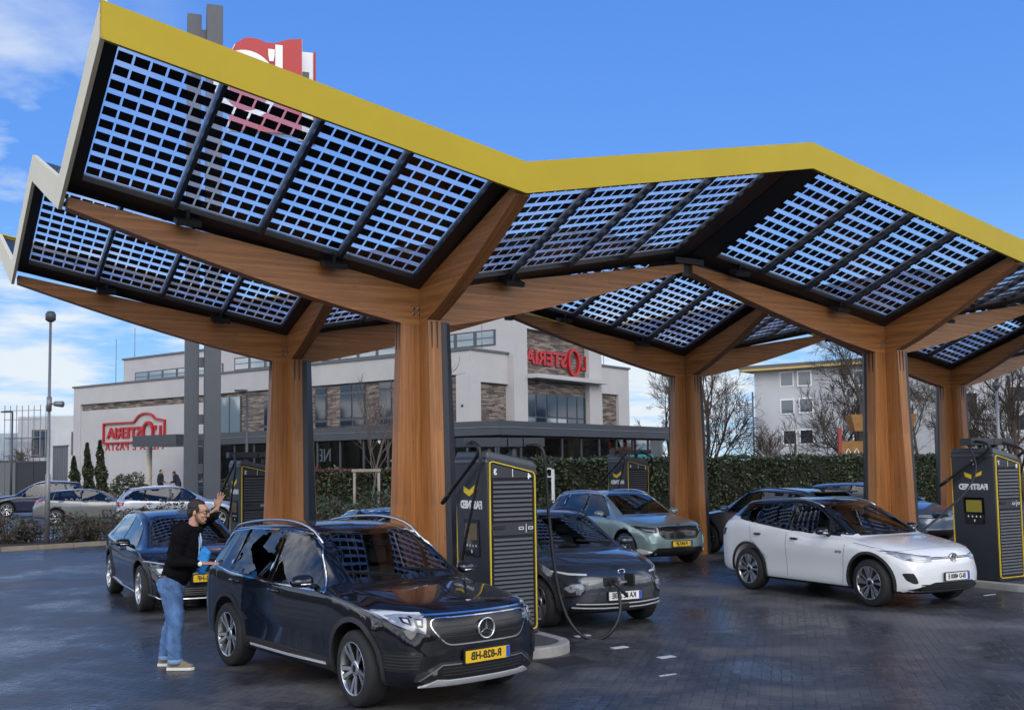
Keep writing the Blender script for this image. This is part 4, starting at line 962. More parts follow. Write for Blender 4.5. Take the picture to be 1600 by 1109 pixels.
# ------------------------------------------------------------------ sign pylon in front of it
PB = gp(300, 775); PB = dp(313, 740, 47.5); PB.z = 0
pyl = thing('sign_pylon', 'tall pylon of two grey steel posts carrying a red sign high above the roof', 'sign', PB, R(20))
def s47(px): return px / CAM_F * 47.5
pw = .62
for x0, x1, y, top in ((-.70, -.08, .35, None), (.12, .84, -.25, None)):
    zt = dp(305 if x0 < 0 else 331, 23 if x0 < 0 else 13, 47.5).z; mb = MB(); mb.box((x0, y - .3, 0), (x1, y + .3, zt)); mb.build('post', P('pylon_grey', (.062, .070, .086), .45, var=.06), pyl, bevel=.02)
for py in (566, 655, 732, 55): 
    z = dp(310, py, 47.5).z; mb = MB(); mb.box((-.10, -.06, z - .22), (.14, .16, z + .22)); mb.build('cross_bar', MATS['pylon_grey'], pyl)
def signbox(yc, px0, px1):
    d0 = 47.5; xa = s47(px0 - 313); xb = s47(px1 - 313); zt = dp(420, 52, d0).z; zb = zt - 4.6; zl = dp(370, 68, d0).z; H_ = zt - zb; W_ = xb - xa
    fn = lambda a, b, d: (xa + a, yc - d, zb + b)
    edge = [(0, 0), (W_, 0), (W_, H_ * 1.01), (W_ * .80, H_ * .985), (W_ * .62, H_ * .93), (W_ * .50, H_ * .925), (W_ * .38, H_ * .955), (W_ * .22, H_ * .955), (W_ * .08, H_ * .88), (0, H_ * .75)]
    mb = MB(); mb.prism(edge, fn, -.12, .12); s_ = mb.build('sign_panel', M_RED, pyl); e2 = grow(edge, .05)
    mb = MB(); mb.prism(e2, fn, -.26, -.125); mb.build('sign_backing', M_SWHITE, s_)
    def text(fn2):
        mb = MB(); text_mb("L", 2.6, True, .04, .06, 1., mb, 0, lambda a, b, d: fn2(W_ * .745 - .55 + a, H_ - 1.45 + b, .16 + d)); text_mb("'", 1.9, True, .05, .06, 1.1, mb, 0, lambda a, b, d: fn2(W_ * .57 + a, H_ - 1.50 + b, .16 + d))
        k = 40; r0, r1 = 1.62, 1.25
        P0 = [(W_ * .22 + r0 * .9 * math.cos(2 * math.pi * i / k), H_ - 2.45 + r0 * math.sin(2 * math.pi * i / k)) for i in range(k)]; P1 = [(W_ * .22 + r1 * .9 * math.cos(2 * math.pi * i / k), H_ - 2.45 + r1 * math.sin(2 * math.pi * i / k)) for i in range(k)]
        vs = [fn2(a, b, .15) for pl in (P0, P1) for a, b in pl]; mb.add(vs, [(i, (i + 1) % k, k + (i + 1) % k, k + i) for i in range(k)]); mb.build('sign_letters', M_SWHITE, s_)
    text(fn)
    return H_, W_
signbox(-.62, 352, 466); 
mb = MB(); xb = s47(490 - 313); zt = dp(480, 58, 47.5).z
mb.box((xb - .75, .15, zt - 4.4), (xb, .40, zt)); mb.build('sign_panel', M_SWHITE, pyl, bevel=.03); mb = MB(); mb.box((xb + .001, .05, zt - 4.5), (xb + .10, .5, zt + .04)); mb.build('sign_edge', M_RED, pyl, bevel=.03)
mb = MB(); mb.box((-.5, -.40, zt - 1.7), (xb - .3, .14, zt - 1.2)); mb.build('cross_bar', MATS['pylon_grey'], pyl)
# ------------------------------------------------------------------ apartment block on the right
AA = R(-36.5); AP = dp(1183, 740, 110); AP.z = 0
apt = thing('apartment_block', 'white four storey apartment block with a yellowish eave behind the bare trees', 'building', AP, AA)
M_APT = P('white_render', (.50, .515, .535), .9, var=.07, vscale=.3); M_EAVE = P('eave_ochre', (.55, .40, .16), .7); M_APT2 = P('grey_render', (.40, .415, .435), .9, var=.07, vscale=.3)
AH = 11.6
def ab(name, lo, hi, mat, par=None): mb = MB(); mb.box(lo, hi); return mb.build(name, mat, par or apt)
ab('wall', (0, 0, 0), (5.2, 13, AH), M_APT); ab('wall', (5.202, -.25, 0), (17.5, 13, AH), M_APT2); ab('wall', (17.502, .3, 0), (46, 13, AH - .4), M_APT)
ab('eave', (-1.1, -1.3, AH + .002), (19, 14, AH + .28), M_EAVE); ab('roof', (-1.2, -1.4, AH + .282), (46, 14.2, AH + .55), M_COPE)
def apx(px, py): 
    d = ray(px, py); o = Vector((0, 0, CAM_H)) - AP; ax = Vector((math.cos(AA), math.sin(AA), 0)); ay = Vector((-math.sin(AA), math.cos(AA), 0)); t = (-.25 - o.dot(ay)) / d.dot(ay); return o.dot(ax) + d.dot(ax) * t, CAM_H + d.z * t
for px, py, s_ in [(1228, 592, 0), (1257, 591, 0), (1229, 635, 0), (1260, 633, 0), (1233, 683, 1), (1261, 682, 1), (1345, 590, 0), (1345, 634, 0), (1345, 680, 1), (1513, 625, 1), (1515, 680, 1), (1590, 615, 1), (1590, 660, 1)]:
    x, z = apx(px, py); y = -.25 if x > 5.2 and x < 17.5 else (.3 if x > 17.5 else 0); w_ = .62
    f = ab('window', (x - w_ - .15, y - .06, z - .80), (x + w_ + .15, y - .002, z + .80), M_WHITE); ab('pane', (x - w_, y - .09, z - .66), (x + w_, y - .061, z + .66), M_WPANE if s_ else P('window_pane_grey', (.11, .13, .15), .1, coat=.5), f)
# spiral fire stair at the corner
st = thing('spiral_stair', 'grey spiral fire stair beside the corner of the white apartment block', 'stair', AP + Vector((-.6, -1.6, 0)))
mb = MB(); mb.tube([(0, 0, 0), (0, 0, 9.4)], .09, 8); mb.build('pole', M_COPE, st)
M_STEP = P('stair_steel', (.20, .21, .24), .5)
mb = MB()
for k in range(40):
    a = k * .42; z = .3 + k * .2; mb = MB() if k == 0 else mb; mb.hexa([(.06 * math.cos(a), .06 * math.sin(a), z), (1.25 * math.cos(a), 1.25 * math.sin(a), z), (1.1 * math.cos(a + .4), 1.1 * math.sin(a + .4), z), (.06 * math.cos(a + .4), .06 * math.sin(a + .4), z), (.06 * math.cos(a), .06 * math.sin(a), z + .11), (1.25 * math.cos(a), 1.25 * math.sin(a), z + .11), (1.1 * math.cos(a + .4), 1.1 * math.sin(a + .4), z + .11), (.06 * math.cos(a + .4), .06 * math.sin(a + .4), z + .11)])
mb.build('steps', M_STEP, st)
mb = MB(); mb.tube([(1.1 * math.cos(k * .42), 1.1 * math.sin(k * .42), 1.3 + k * .2) for k in range(40)], .035, 6); mb.build('handrail', M_STEP, st)
# ------------------------------------------------------------------ far left: office under scaffolding, gate and fence
SB = dp(40, 735, 118); SB.z = 0
off = thing('office_building', 'pale flat-roofed building under scaffolding beyond the car park', 'building', dp(66, 735, 118).xy.to_3d(), R(-6))
def ob_(name, lo, hi, mat, par=None): mb = MB(); mb.box(lo, hi); return mb.build(name, mat, par or off)
k118 = 118 / CAM_F
ob_('wall', (-3.0, 0, 0), (10, 9, 8.4), P('far_render', (.50, .51, .52), .9, var=.1, vscale=.4)); ob_('wall', (-14, 1, 0), (-3.002, 10, 6.6), P('far_glass_grey', (.30, .35, .40), .5, var=.25, vscale=.6))
for x0, z0, x1, z1 in ((-1.3, 3.8, .9, 6.9), (3.4, 4.0, 5.8, 6.6)): f = ob_('window', (x0, -.06, z0), (x1, -.002, z1), P('far_window_brown', (.10, .085, .08), .5)); ob_('pane', (x0 + .2, -.1, z0 + .2), (x1 - .2, -.061, z1 - .2), M_WPANE, f)
sc = thing('scaffold', 'steel tube scaffold standing against the pale building at far left', 'scaffold', dp(66, 735, 118).xy.to_3d() + Vector((0, -.6, 0)), R(-6))
for x in (-3.6, -2.2, -.8, .6):
    for y in (0, -1.1): mb = MB(); mb.tube([(x, y, 0), (x, y, 9.6 - .3 * (x > 2))], .045, 6); mb.build('standard', M_STEP, sc)
for z in (2, 4, 6, 8, 9): mb = MB(); mb.tube([(-3.7, -1.1, z), (.7, -1.1, z)], .04, 6); mb.build('ledger', M_STEP, sc)
for z in (2, 4, 6): mb = MB(); mb.box((-3.6, -1.05, z - .12), (-.6, -.05, z - .06)); mb.build('deck', P('scaffold_deck', (.10, .16, .35), .6), sc)
# ------------------------------------------------------------------ the cars
def mk(d, **k): x = dict(d); x.update(k); return x
def star(car, sk, part, x, z, r):
    """three-pointed ring emblem on the nose"""
    fn = lambda a, b, h: (x + h, a, z + b); m = MB()
    m.lathe([(r, -.01), (r * 1.04, .012), (r * .98, .02), (r * .88, .02), (r * .84, .012), (r * .86, -.01)], fn, 40)
    for k in range(3):
        a = math.pi / 2 + 2 * math.pi * k / 3; ca, sa = math.cos(a), math.sin(a); w_ = r * .13
        m.add([fn(-w_ * sa, w_ * ca, .002), fn(w_ * sa, -w_ * ca, .002), fn(r * .9 * ca, r * .9 * sa, .008), fn(0, 0, .026), fn(-w_ * ca * 1.2, -w_ * sa * 1.2, .002)], [(0, 3, 2), (3, 1, 2), (1, 3, 4), (3, 0, 4)])
    e = part('emblem', m, M_CHROME)
    d = MB(); d.lathe([(r * .86, -.004), (0, -.002)], fn, 32, 0, False); part('emblem_disc', d, M_GLOSSBLACK, e)
def ovalbadge(x, z, ry, rz, mat, ring=.012):
    def f(car, sk, part):
        h, n = sk.hit(0, z, 'F'); m = MB(); pts = [(h.x + .012, ry * math.cos(2 * math.pi * k / 32), h.z + rz * math.sin(2 * math.pi * k / 32)) for k in range(33)]
        m.tube(pts, ring, 6); part('emblem', m, mat)
    return f
def fplate(txt, style, z, dx=.012):
    def f(car, sk, part):
        h, n = sk.hit(0, z, 'F'); plate(car, Vector((h.x + dx, 0, z)), (1, 0, 0), txt, style, True)
    return f
def rplate(txt, style, z):
    def f(car, sk, part):
        h, n = sk.hit(0, z, 'R'); plate(car, Vector((h.x - .012, 0, z)), (-1, 0, 0), txt, style, True)
    return f
def louvers(y0, y1, z0, z1, n, mat=M_BLACK, nm='grille_bar', ax='F'):
    """slim bars across an opening"""
    def f(car, sk, part):
        for sg in ((1, -1) if y0 > 0 or ax == 'S' else (1,)):
            for k in range(n):
                z = z0 + (z1 - z0) * (k + .5) / n; m = MB(); sk.strip(m, [(sg * y0, z), (sg * y1, z)], ax, 1, .012, .016); part(nm, m, mat)
    return f
PA = dict(
    eqb=paint('paint_black_blue', (.004, .005, .009), rough=.3, metal=0), ev6=paint('paint_night_blue', (.006, .009, .020), rough=.25), kona=paint('paint_slate_grey', (.030, .038, .052), rough=.28),
    eny=paint('paint_grey_green', (.23, .32, .32), rough=.3, metal=.4), white=P('paint_glacier_white', (.74, .76, .78), .25, coat=1.), suv=paint('paint_dark_grey', (.11, .12, .135), rough=.3), ion=paint('paint_steel_blue', (.10, .15, .22), rough=.3), blue=paint('paint_mid_blue', (.02, .05, .13)),
    silver=paint('paint_silver', (.34, .37, .42), rough=.3, metal=.5), grey=paint('paint_grey', (.15, .16, .165), rough=.32, metal=.4), navy=paint('paint_navy', (.008, .014, .045)))
# ---- compact electric SUV with star emblem
WEQ = [([(-.66, 1.045), (-.74, 1.11), (-1.06, 1.40), (-1.30, 1.525), (-1.72, 1.555), (-1.76, 1.05)], M_CARGLASS), ([(-1.85, 1.055), (-1.82, 1.555), (-2.66, 1.53), (-2.74, 1.30), (-2.76, 1.09)], M_PRIV), ([(-2.84, 1.10), (-2.80, 1.525), (-3.18, 1.485), (-3.40, 1.22), (-3.42, 1.17)], M_PRIV)]
EQB = dict(W=.917, H=1.665, WB=2.829, FO=.895, RO=.955, lip=.945, cowl=(-.40, 1.085), ws=(-1.22, 1.575), top=(-1.75, 1.665), rt=(-3.34, 1.585), rg=(-3.62, 1.16), belt=(1.02, 1.10), rw=.655, r=.358, rim='double', nz=.54, blunt=.07, kf=.30, zb=.235,
    wins=WEQ, dlo=[(-.60, 1.02), (-.70, 1.115), (-1.04, 1.43), (-1.29, 1.557), (-1.8, 1.585), (-2.7, 1.555), (-3.2, 1.51), (-3.44, 1.24), (-3.46, 1.145), (-2.76, 1.065), (-1.8, 1.03)], dlotrim=M_CHROME,
    screen=[(-.62, 1.12), (.62, 1.12), (.54, 1.52), (.40, 1.555), (-.40, 1.555), (-.54, 1.52)], rglass=[(-.58, 1.18), (.58, 1.18), (.50, 1.50), (-.50, 1.50)],
    arch=True, rocker=.40, sillstrip=[(-.55, .335), (-1.4, .32), (-2.25, .325)], mirrorstrip=True, mirrormat=M_GLOSSBLACK,
    doors=[[(-.50, .95), (-.56, .60), (-.60, .40)], [(-1.80, 1.05), (-1.82, .70), (-1.82, .40)], [(-2.80, 1.06), (-2.72, .82), (-2.50, .70), (-2.38, .45)]], handles=[(-1.64, .955), (-2.62, .985)], mirror=(-.80, 1.07), rails=(-1.10, -3.30, .072), railr=.0155, steer=R(-4),
    marks=[('F', 'grille', roundp([(-.60, .90), (-.62, .80), (-.46, .60), (.46, .60), (.62, .80), (.60, .90)], .06), P('grille_panel', (.006, .006, .007), .22), .004, False),
           ('F', '|grille_trim', roundp([(-.535, .865), (-.56, .79), (-.42, .625), (.42, .625), (.56, .79), (.535, .865)], .07) + [roundp([(-.535, .865), (-.56, .79), (-.42, .625), (.42, .625), (.56, .79), (.535, .865)], .07)[0]], M_CHROME, (.014, .016), False),
           ('F', '|grille_bar', [(-.50, .79), (.50, .79)], M_BLACK, (.010, .012), False), ('F', '|grille_bar', [(-.46, .70), (.46, .70)], M_BLACK, (.010, .012), False),
           ('F', '|light_bar', [(-.60, .898), (.60, .898)], M_CHROME, (.024, .008), False),
           ('F', 'headlight', [(.565, .905), (.60, .735), (.70, .765), (.79, .815), (.86, .88), (.885, .928), (.74, .928)], M_HL, .006, True), ('F', 'running_light', [(.60, .918), (.74, .920), (.868, .912), (.85, .890), (.79, .835), (.78, .838), (.825, .888), (.73, .905), (.60, .902)], M_DRL, .009, True), ('F', 'headlight_lens', [(.60, .865), (.615, .79), (.665, .80), (.665, .875)], M_GLOSSBLACK, .009, True), ('F', 'headlight_lens', [(.69, .875), (.69, .81), (.745, .835), (.745, .88)], M_GLOSSBLACK, .009, True), ('F', 'headlight_lens', [(.618, .85), (.625, .81), (.65, .815), (.65, .855)], M_DRL, .012, True), ('F', 'headlight_lens', [(.703, .862), (.703, .83), (.73, .842), (.73, .866)], M_DRL, .012, True),
           ('F', 'bumper_vent', roundp([(.62, .575), (.66, .47), (.74, .40), (.86, .40), (.885, .55), (.80, .59)], .05), M_GRILLE, .006, True),
           ('F', 'bumper_cladding', [(-.70, .315), (-.68, .385), (-.60, .41), (-.48, .475), (.48, .475), (.60, .41), (.68, .385), (.70, .315), (.62, .30), (-.62, .30)], M_CLAD, .004, False), ('F', 'lower_grille', roundp([(-.64, .335), (-.46, .445), (.46, .445), (.64, .335), (.5, .325), (-.5, .325)], .03), M_GRILLE, .010, False),
           ('F', '|lower_trim', [(-.66, .32), (-.46, .45), (.46, .45), (.66, .32)], M_SILVER, (.012, .012), False), ('F', 'skid_plate', [(-.64, .262), (-.50, .325), (-.40, .312), (.40, .312), (.50, .325), (.64, .262)], M_SKID, .016, False),
           ('R', 'tail_lamp', [(.45, .98), (.45, .90), (.80, .90), (.84, .98)], M_TAIL, .004, True)],
    extra=[lambda car, sk, part: star(car, sk, part, sk.hit(0, .745, 'F')[0].x + .012, .745, .098), fplate('R-828-HB', 'nl', .505, .022), louvers(.66, .85, .42, .56, 5, M_CLAD), louvers(-.46, .46, .345, .43, 3, M_CLAD),
           lambda car, sk, part: part('hood_badge', MB().lathe([(.028, 0), (.028, .004), (0, .006)], lambda a, b, h: (.62 + a, b, sk.hit(.62, 0, 'T')[0].z + h), 20), M_CHROME)])
build_car('parked_car', 'black compact SUV with round star emblem and yellow plate reading R-828-HB', 'car', EQB, (-.84, 10.64), R(-50.8), 'cars at the charging bays', PA['eqb'])
# ---- white electric SUV with black roof
W4 = [([(-.64, 1.055), (-.72, 1.10), (-1.08, 1.365), (-1.28, 1.475), (-1.70, 1.51), (-1.74, 1.105)], M_CARGLASS), ([(-1.83, 1.115), (-1.79, 1.512), (-2.3, 1.50), (-2.56, 1.46), (-2.58, 1.195)], M_PRIV), ([(-2.64, 1.20), (-2.62, 1.445), (-2.84, 1.385), (-3.04, 1.28), (-3.00, 1.245)], M_PRIV)]
ID4 = dict(W=.926, H=1.635, WB=2.771, FO=.86, RO=.95, lip=.90, cowl=(-.34, 1.045), ws=(-1.22, 1.545), top=(-1.75, 1.635), rt=(-3.10, 1.555), rg=(-3.55, 1.235), belt=(1.02, 1.20), rw=.635, r=.362, rim='turbine', nz=.50, blunt=.11, kf=.34, zb=.22,
    wins=W4, dlo=W4[0][0], screen=[(-.62, 1.08), (.62, 1.08), (.53, 1.49), (.40, 1.525), (-.40, 1.525), (-.53, 1.49)], rglass=[(-.56, 1.27), (.56, 1.27), (.50, 1.49), (-.50, 1.49)], blacktop=lambda x: (1.07 - .078 * (x + .4)) ,
    arch=True, rocker=.27, beltstrip=[(-.46, 1.07), (-.75, 1.09), (-1.75, 1.172), (-2.6, 1.242), (-3.2, 1.285), (-3.5, 1.30)], doors=[[(-.47, .93), (-.52, .6), (-.55, .32)], [(-1.79, 1.05), (-1.80, .70), (-1.80, .32)], [(-2.72, 1.13), (-2.68, .88), (-2.45, .72), (-2.35, .40)], [(.50, .80), (.2, .90), (-.3, .96)]], handles=[(-1.60, .955), (-2.50, .99)], handlemat=M_GLOSSBLACK, hl=.085, cups=False, archw=.036, mirror=(-.84, 1.065), mirrormat=M_GLOSSBLACK, mirrorstrip=True, steer=R(-3),
    line=(.80, .010),
    marks=[('F', 'headlight', [(.40, .785), (.43, .715), (.60, .705), (.76, .745), (.86, .82), (.895, .872), (.78, .857), (.60, .808)], M_HL, .006, True), ('F', '|headlight_edge', [(.42, .788), (.60, .808), (.78, .853), (.885, .867)], M_GLOSSBLACK, (.012, .010), True), ('F', 'headlight_lens', [(.50, .768), (.50, .74), (.62, .745), (.68, .782)], M_DRL, .009, True),
           ('F', 'light_panel', [(-.42, .782), (-.42, .750), (.42, .750), (.42, .782)], M_GLOSSBLACK, .005, False), ('F', '|light_bar', [(-.44, .766), (-.10, .766)], M_SILVER, (.007, .009), False), ('F', '|light_bar', [(.44, .766), (.10, .766)], M_SILVER, (.007, .009), False),
           ('F', 'bumper_vent', roundp([(.70, .55), (.64, .40), (.70, .39), (.77, .44), (.80, .55)], .03), M_GLOSSBLACK, .006, True), ('F', 'lower_grille', roundp([(-.76, .295), (-.60, .345), (-.40, .41), (.40, .41), (.60, .345), (.76, .295), (.55, .275), (-.55, .275)], .03), M_GRILLE, .006, False),
           ('F', '|hood_edge', [(-.80, .86), (-.6, .89), (-.3, .91), (0, .915), (.3, .91), (.6, .89), (.80, .86)], M_BLACK, (.006, .001), False), ('R', 'tail_lamp', [(.50, 1.03), (.50, .95), (.80, .95), (.86, 1.04)], M_TAIL, .004, True), ('S', 'tail_lamp', [(-3.36, 1.055), (-3.42, .93), (-3.62, .93), (-3.62, 1.06)], M_HLD, .006, True)],
    extra=[fplate('BI-D 4800 E', 'de', .49, .034), louvers(-.60, .60, .275, .39, 4, M_CLAD)])
def vw(car, sk, part):
    h, n = sk.hit(0, .765, 'F'); x = h.x + .012; fn = lambda a, b, d: (x + d, a, .765 + b); m = MB(); r = .072
    m.lathe([(r, -.01), (r, .012), (r * .86, .012), (r * .86, -.01)], fn, 36)
    def bar(a0, b0, a1, b1, w_=.0065):
        d = Vector((a1 - a0, b1 - b0)).normalized(); p = Vector((-d.y, d.x)) * w_
        m.prism([(a0 + p.x, b0 + p.y), (a0 - p.x, b0 - p.y), (a1 - p.x, b1 - p.y), (a1 + p.x, b1 + p.y)], fn, .0, .010)
    bar(-.028, .058, 0, .008); bar(0, .008, .028, .058); bar(-.058, .030, -.026, -.050); bar(-.026, -.050, 0, .0); bar(0, 0, .026, -.050); bar(.026, -.050, .058, .030)
    e = part('emblem', m, M_CHROME); d = MB(); d.lathe([(r * .87, -.003), (0, -.001)], fn, 32, 0, False); part('emblem_disc', d, M_GLOSSBLACK, e)
ID4['extra'].append(vw)
def gtx(car, sk, part):
    for sg in (1, -1):
        h, n = sk.hit(-.62, .80, 'S', sg)
        t = text_mb('GTX', .06, True, .001, .004, 1.2, None, 0, lambda a, b, d: (h.x + a * (-sg), h.y + sg * (.006 + d), .80 + b)); part('lettering', t, M_GRILLE)
def gtx2(car, sk, part):
    for sg in (1, -1):
        h, n = sk.hit(-.60, .80, 'S', sg); t = text_mb('GTX', .055, True, .001, .004, 1.2, None, 0, lambda a, b, d: (h.x + a * (1 if sg < 0 else -1), h.y + sg * (.006 + d), .80 + b)); part('lettering', t, M_GRILLE)
def fglass(car, sk, part):
    m = MB(); sk.patch(m, [(-.02, 1.12), (.14, 1.12), (.14, 1.17), (-.02, 1.17)], 'F', 1, .0015, 0, st=.1); part('parking_permit', m, M_WHITE)
ID4['extra'] += [gtx2]
ID4['rails'] = (-1.2, -3.1, .028); ID4['railmat'] = M_SILVER
build_car('parked_car', 'white electric SUV with glossy black roof parked beside the right charger', 'car', ID4, (6.275, 16.807), R(-61.6), 'cars at the charging bays', PA['white'])
# ---- slate grey crossover, charging flap open in the nose
WK = [([(-.60, 1.0), (-.68, 1.05), (-1.0, 1.33), (-1.2, 1.425), (-1.55, 1.445), (-1.60, 1.02)], M_CARGLASS), ([(-1.68, 1.025), (-1.64, 1.445), (-2.2, 1.43), (-2.44, 1.38), (-2.48, 1.09)], M_PRIV), ([(-2.54, 1.10), (-2.52, 1.36), (-2.80, 1.22)], M_PRIV)]
KON = dict(W=.90, H=1.565, WB=2.6, FO=.845, RO=.77, lip=.865, cowl=(-.32, 1.02), ws=(-1.12, 1.48), top=(-1.6, 1.565), rt=(-2.85, 1.48), rg=(-3.12, 1.12), belt=(.98, 1.08), rw=.625, r=.335, rim='five', nz=.50, blunt=.13, kf=.36, zb=.22, wins=WK, dlo=WK[0][0],
    screen=[(-.60, 1.055), (.60, 1.055), (.52, 1.43), (.40, 1.46), (-.40, 1.46), (-.52, 1.43)], rglass=[(-.55, 1.15), (.55, 1.15), (.48, 1.42), (-.48, 1.42)], arch=True, rocker=.34, doors=[[(-.45, .92), (-.5, .6), (-.53, .36)], [(-1.64, 1.02), (-1.65, .7), (-1.65, .36)]], handles=[(-1.48, .94), (-2.35, .97)], mirror=(-.72, 1.02), rails=(-1.1, -2.7, .04), railmat=M_GLOSSBLACK,
    marks=[('F', 'running_light', [(.50, .765), (.50, .745), (.70, .75), (.84, .785), (.84, .80), (.68, .775)], M_DRL, .008, True), ('F', 'headlight', roundp([(.54, .66), (.53, .565), (.66, .49), (.80, .475), (.84, .56), (.74, .65)], .03), M_HLD, .008, True), ('F', 'headlight_lens', roundp([(.575, .64), (.575, .575), (.72, .52), (.77, .575), (.70, .63)], .02), M_HL, .012, True), ('F', '|headlight_trim', [(.50, .665), (.60, .49), (.86, .44)], M_GLOSSBLACK, (.020, .008), True),
           ('F', '|lower_trim', [(-.66, .375), (-.2, .365), (.2, .365), (.66, .375)], M_BRIGHT, (.016, .014), False), ('F', '|lower_trim', [(-.70, .325), (-.3, .312), (.3, .312), (.70, .325)], M_BRIGHT, (.016, .014), False), ('F', 'lower_grille', roundp([(-.74, .295), (-.62, .395), (.62, .395), (.74, .295)], .03), M_GRILLE, .004, False), ('F', 'camera_panel', roundp([(-.08, .285), (-.07, .37), (.07, .37), (.08, .285)], .02), M_CLAD, .02, False),
           ('F', '|nose_line', [(-.80, .70), (-.5, .735), (0, .75), (.5, .735), (.80, .70)], M_BLACK, (.006, .001), False), ('F', '|hood_edge', [(-.80, .80), (-.5, .845), (0, .865), (.5, .845), (.80, .80)], M_BLACK, (.006, .001), False), ('R', 'tail_lamp', [(.50, .98), (.50, .92), (.80, .92), (.84, .98)], M_TAIL, .004, True)],
    extra=[fplate('KA SE 283E', 'de', .47, .014)])
def flap(car, sk, part):
    h, n = sk.hit(-.20, .655, 'F'); fn = lambda a, b, d: (h.x + d, -.20 + a, .655 + b)
    m = MB(); m.prism(roundp([(-.11, -.06), (.11, -.06), (.11, .06), (-.11, .06)], .03), fn, -.03, .006); s = part('charge_socket', m, M_BLACK)
    m = MB(); m.lathe([(.045, .004), (.045, .03), (.036, .03), (.036, .006)], fn, 20); part('socket_ring', m, M_BLACK, s)
    g = lambda a, b, d: (h.x + .02 + a * .9 + d * .4, .00 + a * .35 + d, .68 + b); m = MB(); m.prism(roundp([(.0, -.085), (.16, -.085), (.16, .085), (0, .085)], .03), g, 0, .022); part('charge_flap', m, M_BLACK)
    m = MB(); m.box((h.x - .0, -.10, .64), (h.x + .06, .03, .668)); part('flap_hinge', m, M_SILVER, s)
KON['extra'] += [flap, ovalbadge(0, .785, .055, .028, M_CHROME, .007)]
build_car('parked_car', 'slate grey crossover charging through an open flap in its nose', 'car', KON, (1.123, 15.187), R(-63.8), 'cars at the charging bays', PA['kona'])
# ---- pale grey green SUV
WE = [([(-.66, 1.05), (-.74, 1.10), (-1.06, 1.38), (-1.26, 1.50), (-1.72, 1.53), (-1.76, 1.055)], M_CARGLASS), ([(-1.84, 1.06), (-1.81, 1.53), (-2.62, 1.50), (-2.70, 1.10)], M_PRIV), ([(-2.78, 1.105), (-2.72, 1.49), (-3.10, 1.44), (-3.38, 1.23), (-3.40, 1.17)], M_PRIV)]
ENY = dict(W=.94, H=1.625, WB=2.765, FO=.875, RO=1.0, lip=.92, cowl=(-.36, 1.085), ws=(-1.22, 1.555), top=(-1.75, 1.625), rt=(-3.32, 1.56), rg=(-3.62, 1.16), belt=(1.02, 1.10), rw=.65, r=.365, rim='five', nz=.52, blunt=.10, kf=.33, zb=.22, wins=WE,
    dlo=[(-.60, 1.03), (-.70, 1.11), (-1.04, 1.415), (-1.25, 1.53), (-1.8, 1.56), (-2.7, 1.53), (-3.14, 1.465), (-3.42, 1.24), (-3.44, 1.145), (-2.76, 1.075), (-1.8, 1.035)], dlotrim=M_CHROME, screen=[(-.63, 1.125), (.63, 1.125), (.54, 1.505), (.40, 1.535), (-.40, 1.535), (-.54, 1.505)], rglass=[(-.58, 1.18), (.58, 1.18), (.50, 1.50), (-.50, 1.50)],
    arch=False, rocker=.32, doors=[[(-.5, .95), (-.55, .6), (-.58, .36)], [(-1.80, 1.05), (-1.81, .7), (-1.81, .36)]], handles=[(-1.62, .955), (-2.55, .985)], mirror=(-.80, 1.07), mirrorstrip=True, rails=(-1.2, -3.2, .045), railmat=M_SILVER,
    marks=[('F', 'grille', roundp([(-.50, .855), (-.52, .72), (-.40, .625), (.40, .625), (.52, .72), (.50, .855), (.3, .875), (-.3, .875)], .04), M_GRILLE, .005, False), ('F', '|grille_trim', [(-.50, .865), (-.53, .72), (-.40, .612), (.40, .612), (.53, .72), (.50, .865)], M_GLOSSBLACK, (.022, .012), False), ('F', 'headlight', [(.555, .825), (.57, .735), (.74, .755), (.88, .85), (.90, .885), (.76, .855)], M_HLD, .006, True), ('F', 'headlight_lens', [(.60, .80), (.61, .76), (.74, .78), (.80, .83)], M_HL, .009, True), ('F', '|running_light', [(.555, .83), (.76, .86), (.89, .885)], M_GLOSSBLACK, (.014, .012), True), ('F', 'running_light', [(.53, .84), (.53, .77), (.56, .74), (.56, .83)], M_DRL, .011, True),
           ('F', '|bumper_crease', [(.88, .66), (.72, .66), (.70, .46)], PA['eny'], (.03, .012), True), ('F', 'lower_grille', roundp([(-.74, .30), (-.58, .42), (.58, .42), (.74, .30), (.6, .255), (-.6, .255)], .03), M_GRILLE, .006, False), ('F', 'corner_blade', [(.66, .33), (.80, .28), (.88, .38), (.84, .40)], M_SKID, .012, True), ('F', '|hood_edge', [(-.80, .86), (-.5, .90), (0, .92), (.5, .90), (.80, .86)], M_BLACK, (.006, .001), False), ('R', 'tail_lamp', [(.45, 1.0), (.45, .93), (.80, .93), (.86, 1.0)], M_TAIL, .004, True)],
    extra=[fplate('P-047-JP', 'nl', .50, .02), ovalbadge(0, .90, .035, .014, M_BLACK, .006), louvers(-.46, .46, .64, .86, 9, M_GLOSSBLACK)])
build_car('parked_car', 'pale grey green SUV with silver roof rails and black grille in front of the hedge', 'car', ENY, (3.234, 23.729), R(-61.8), 'cars at the charging bays', PA['eny'])
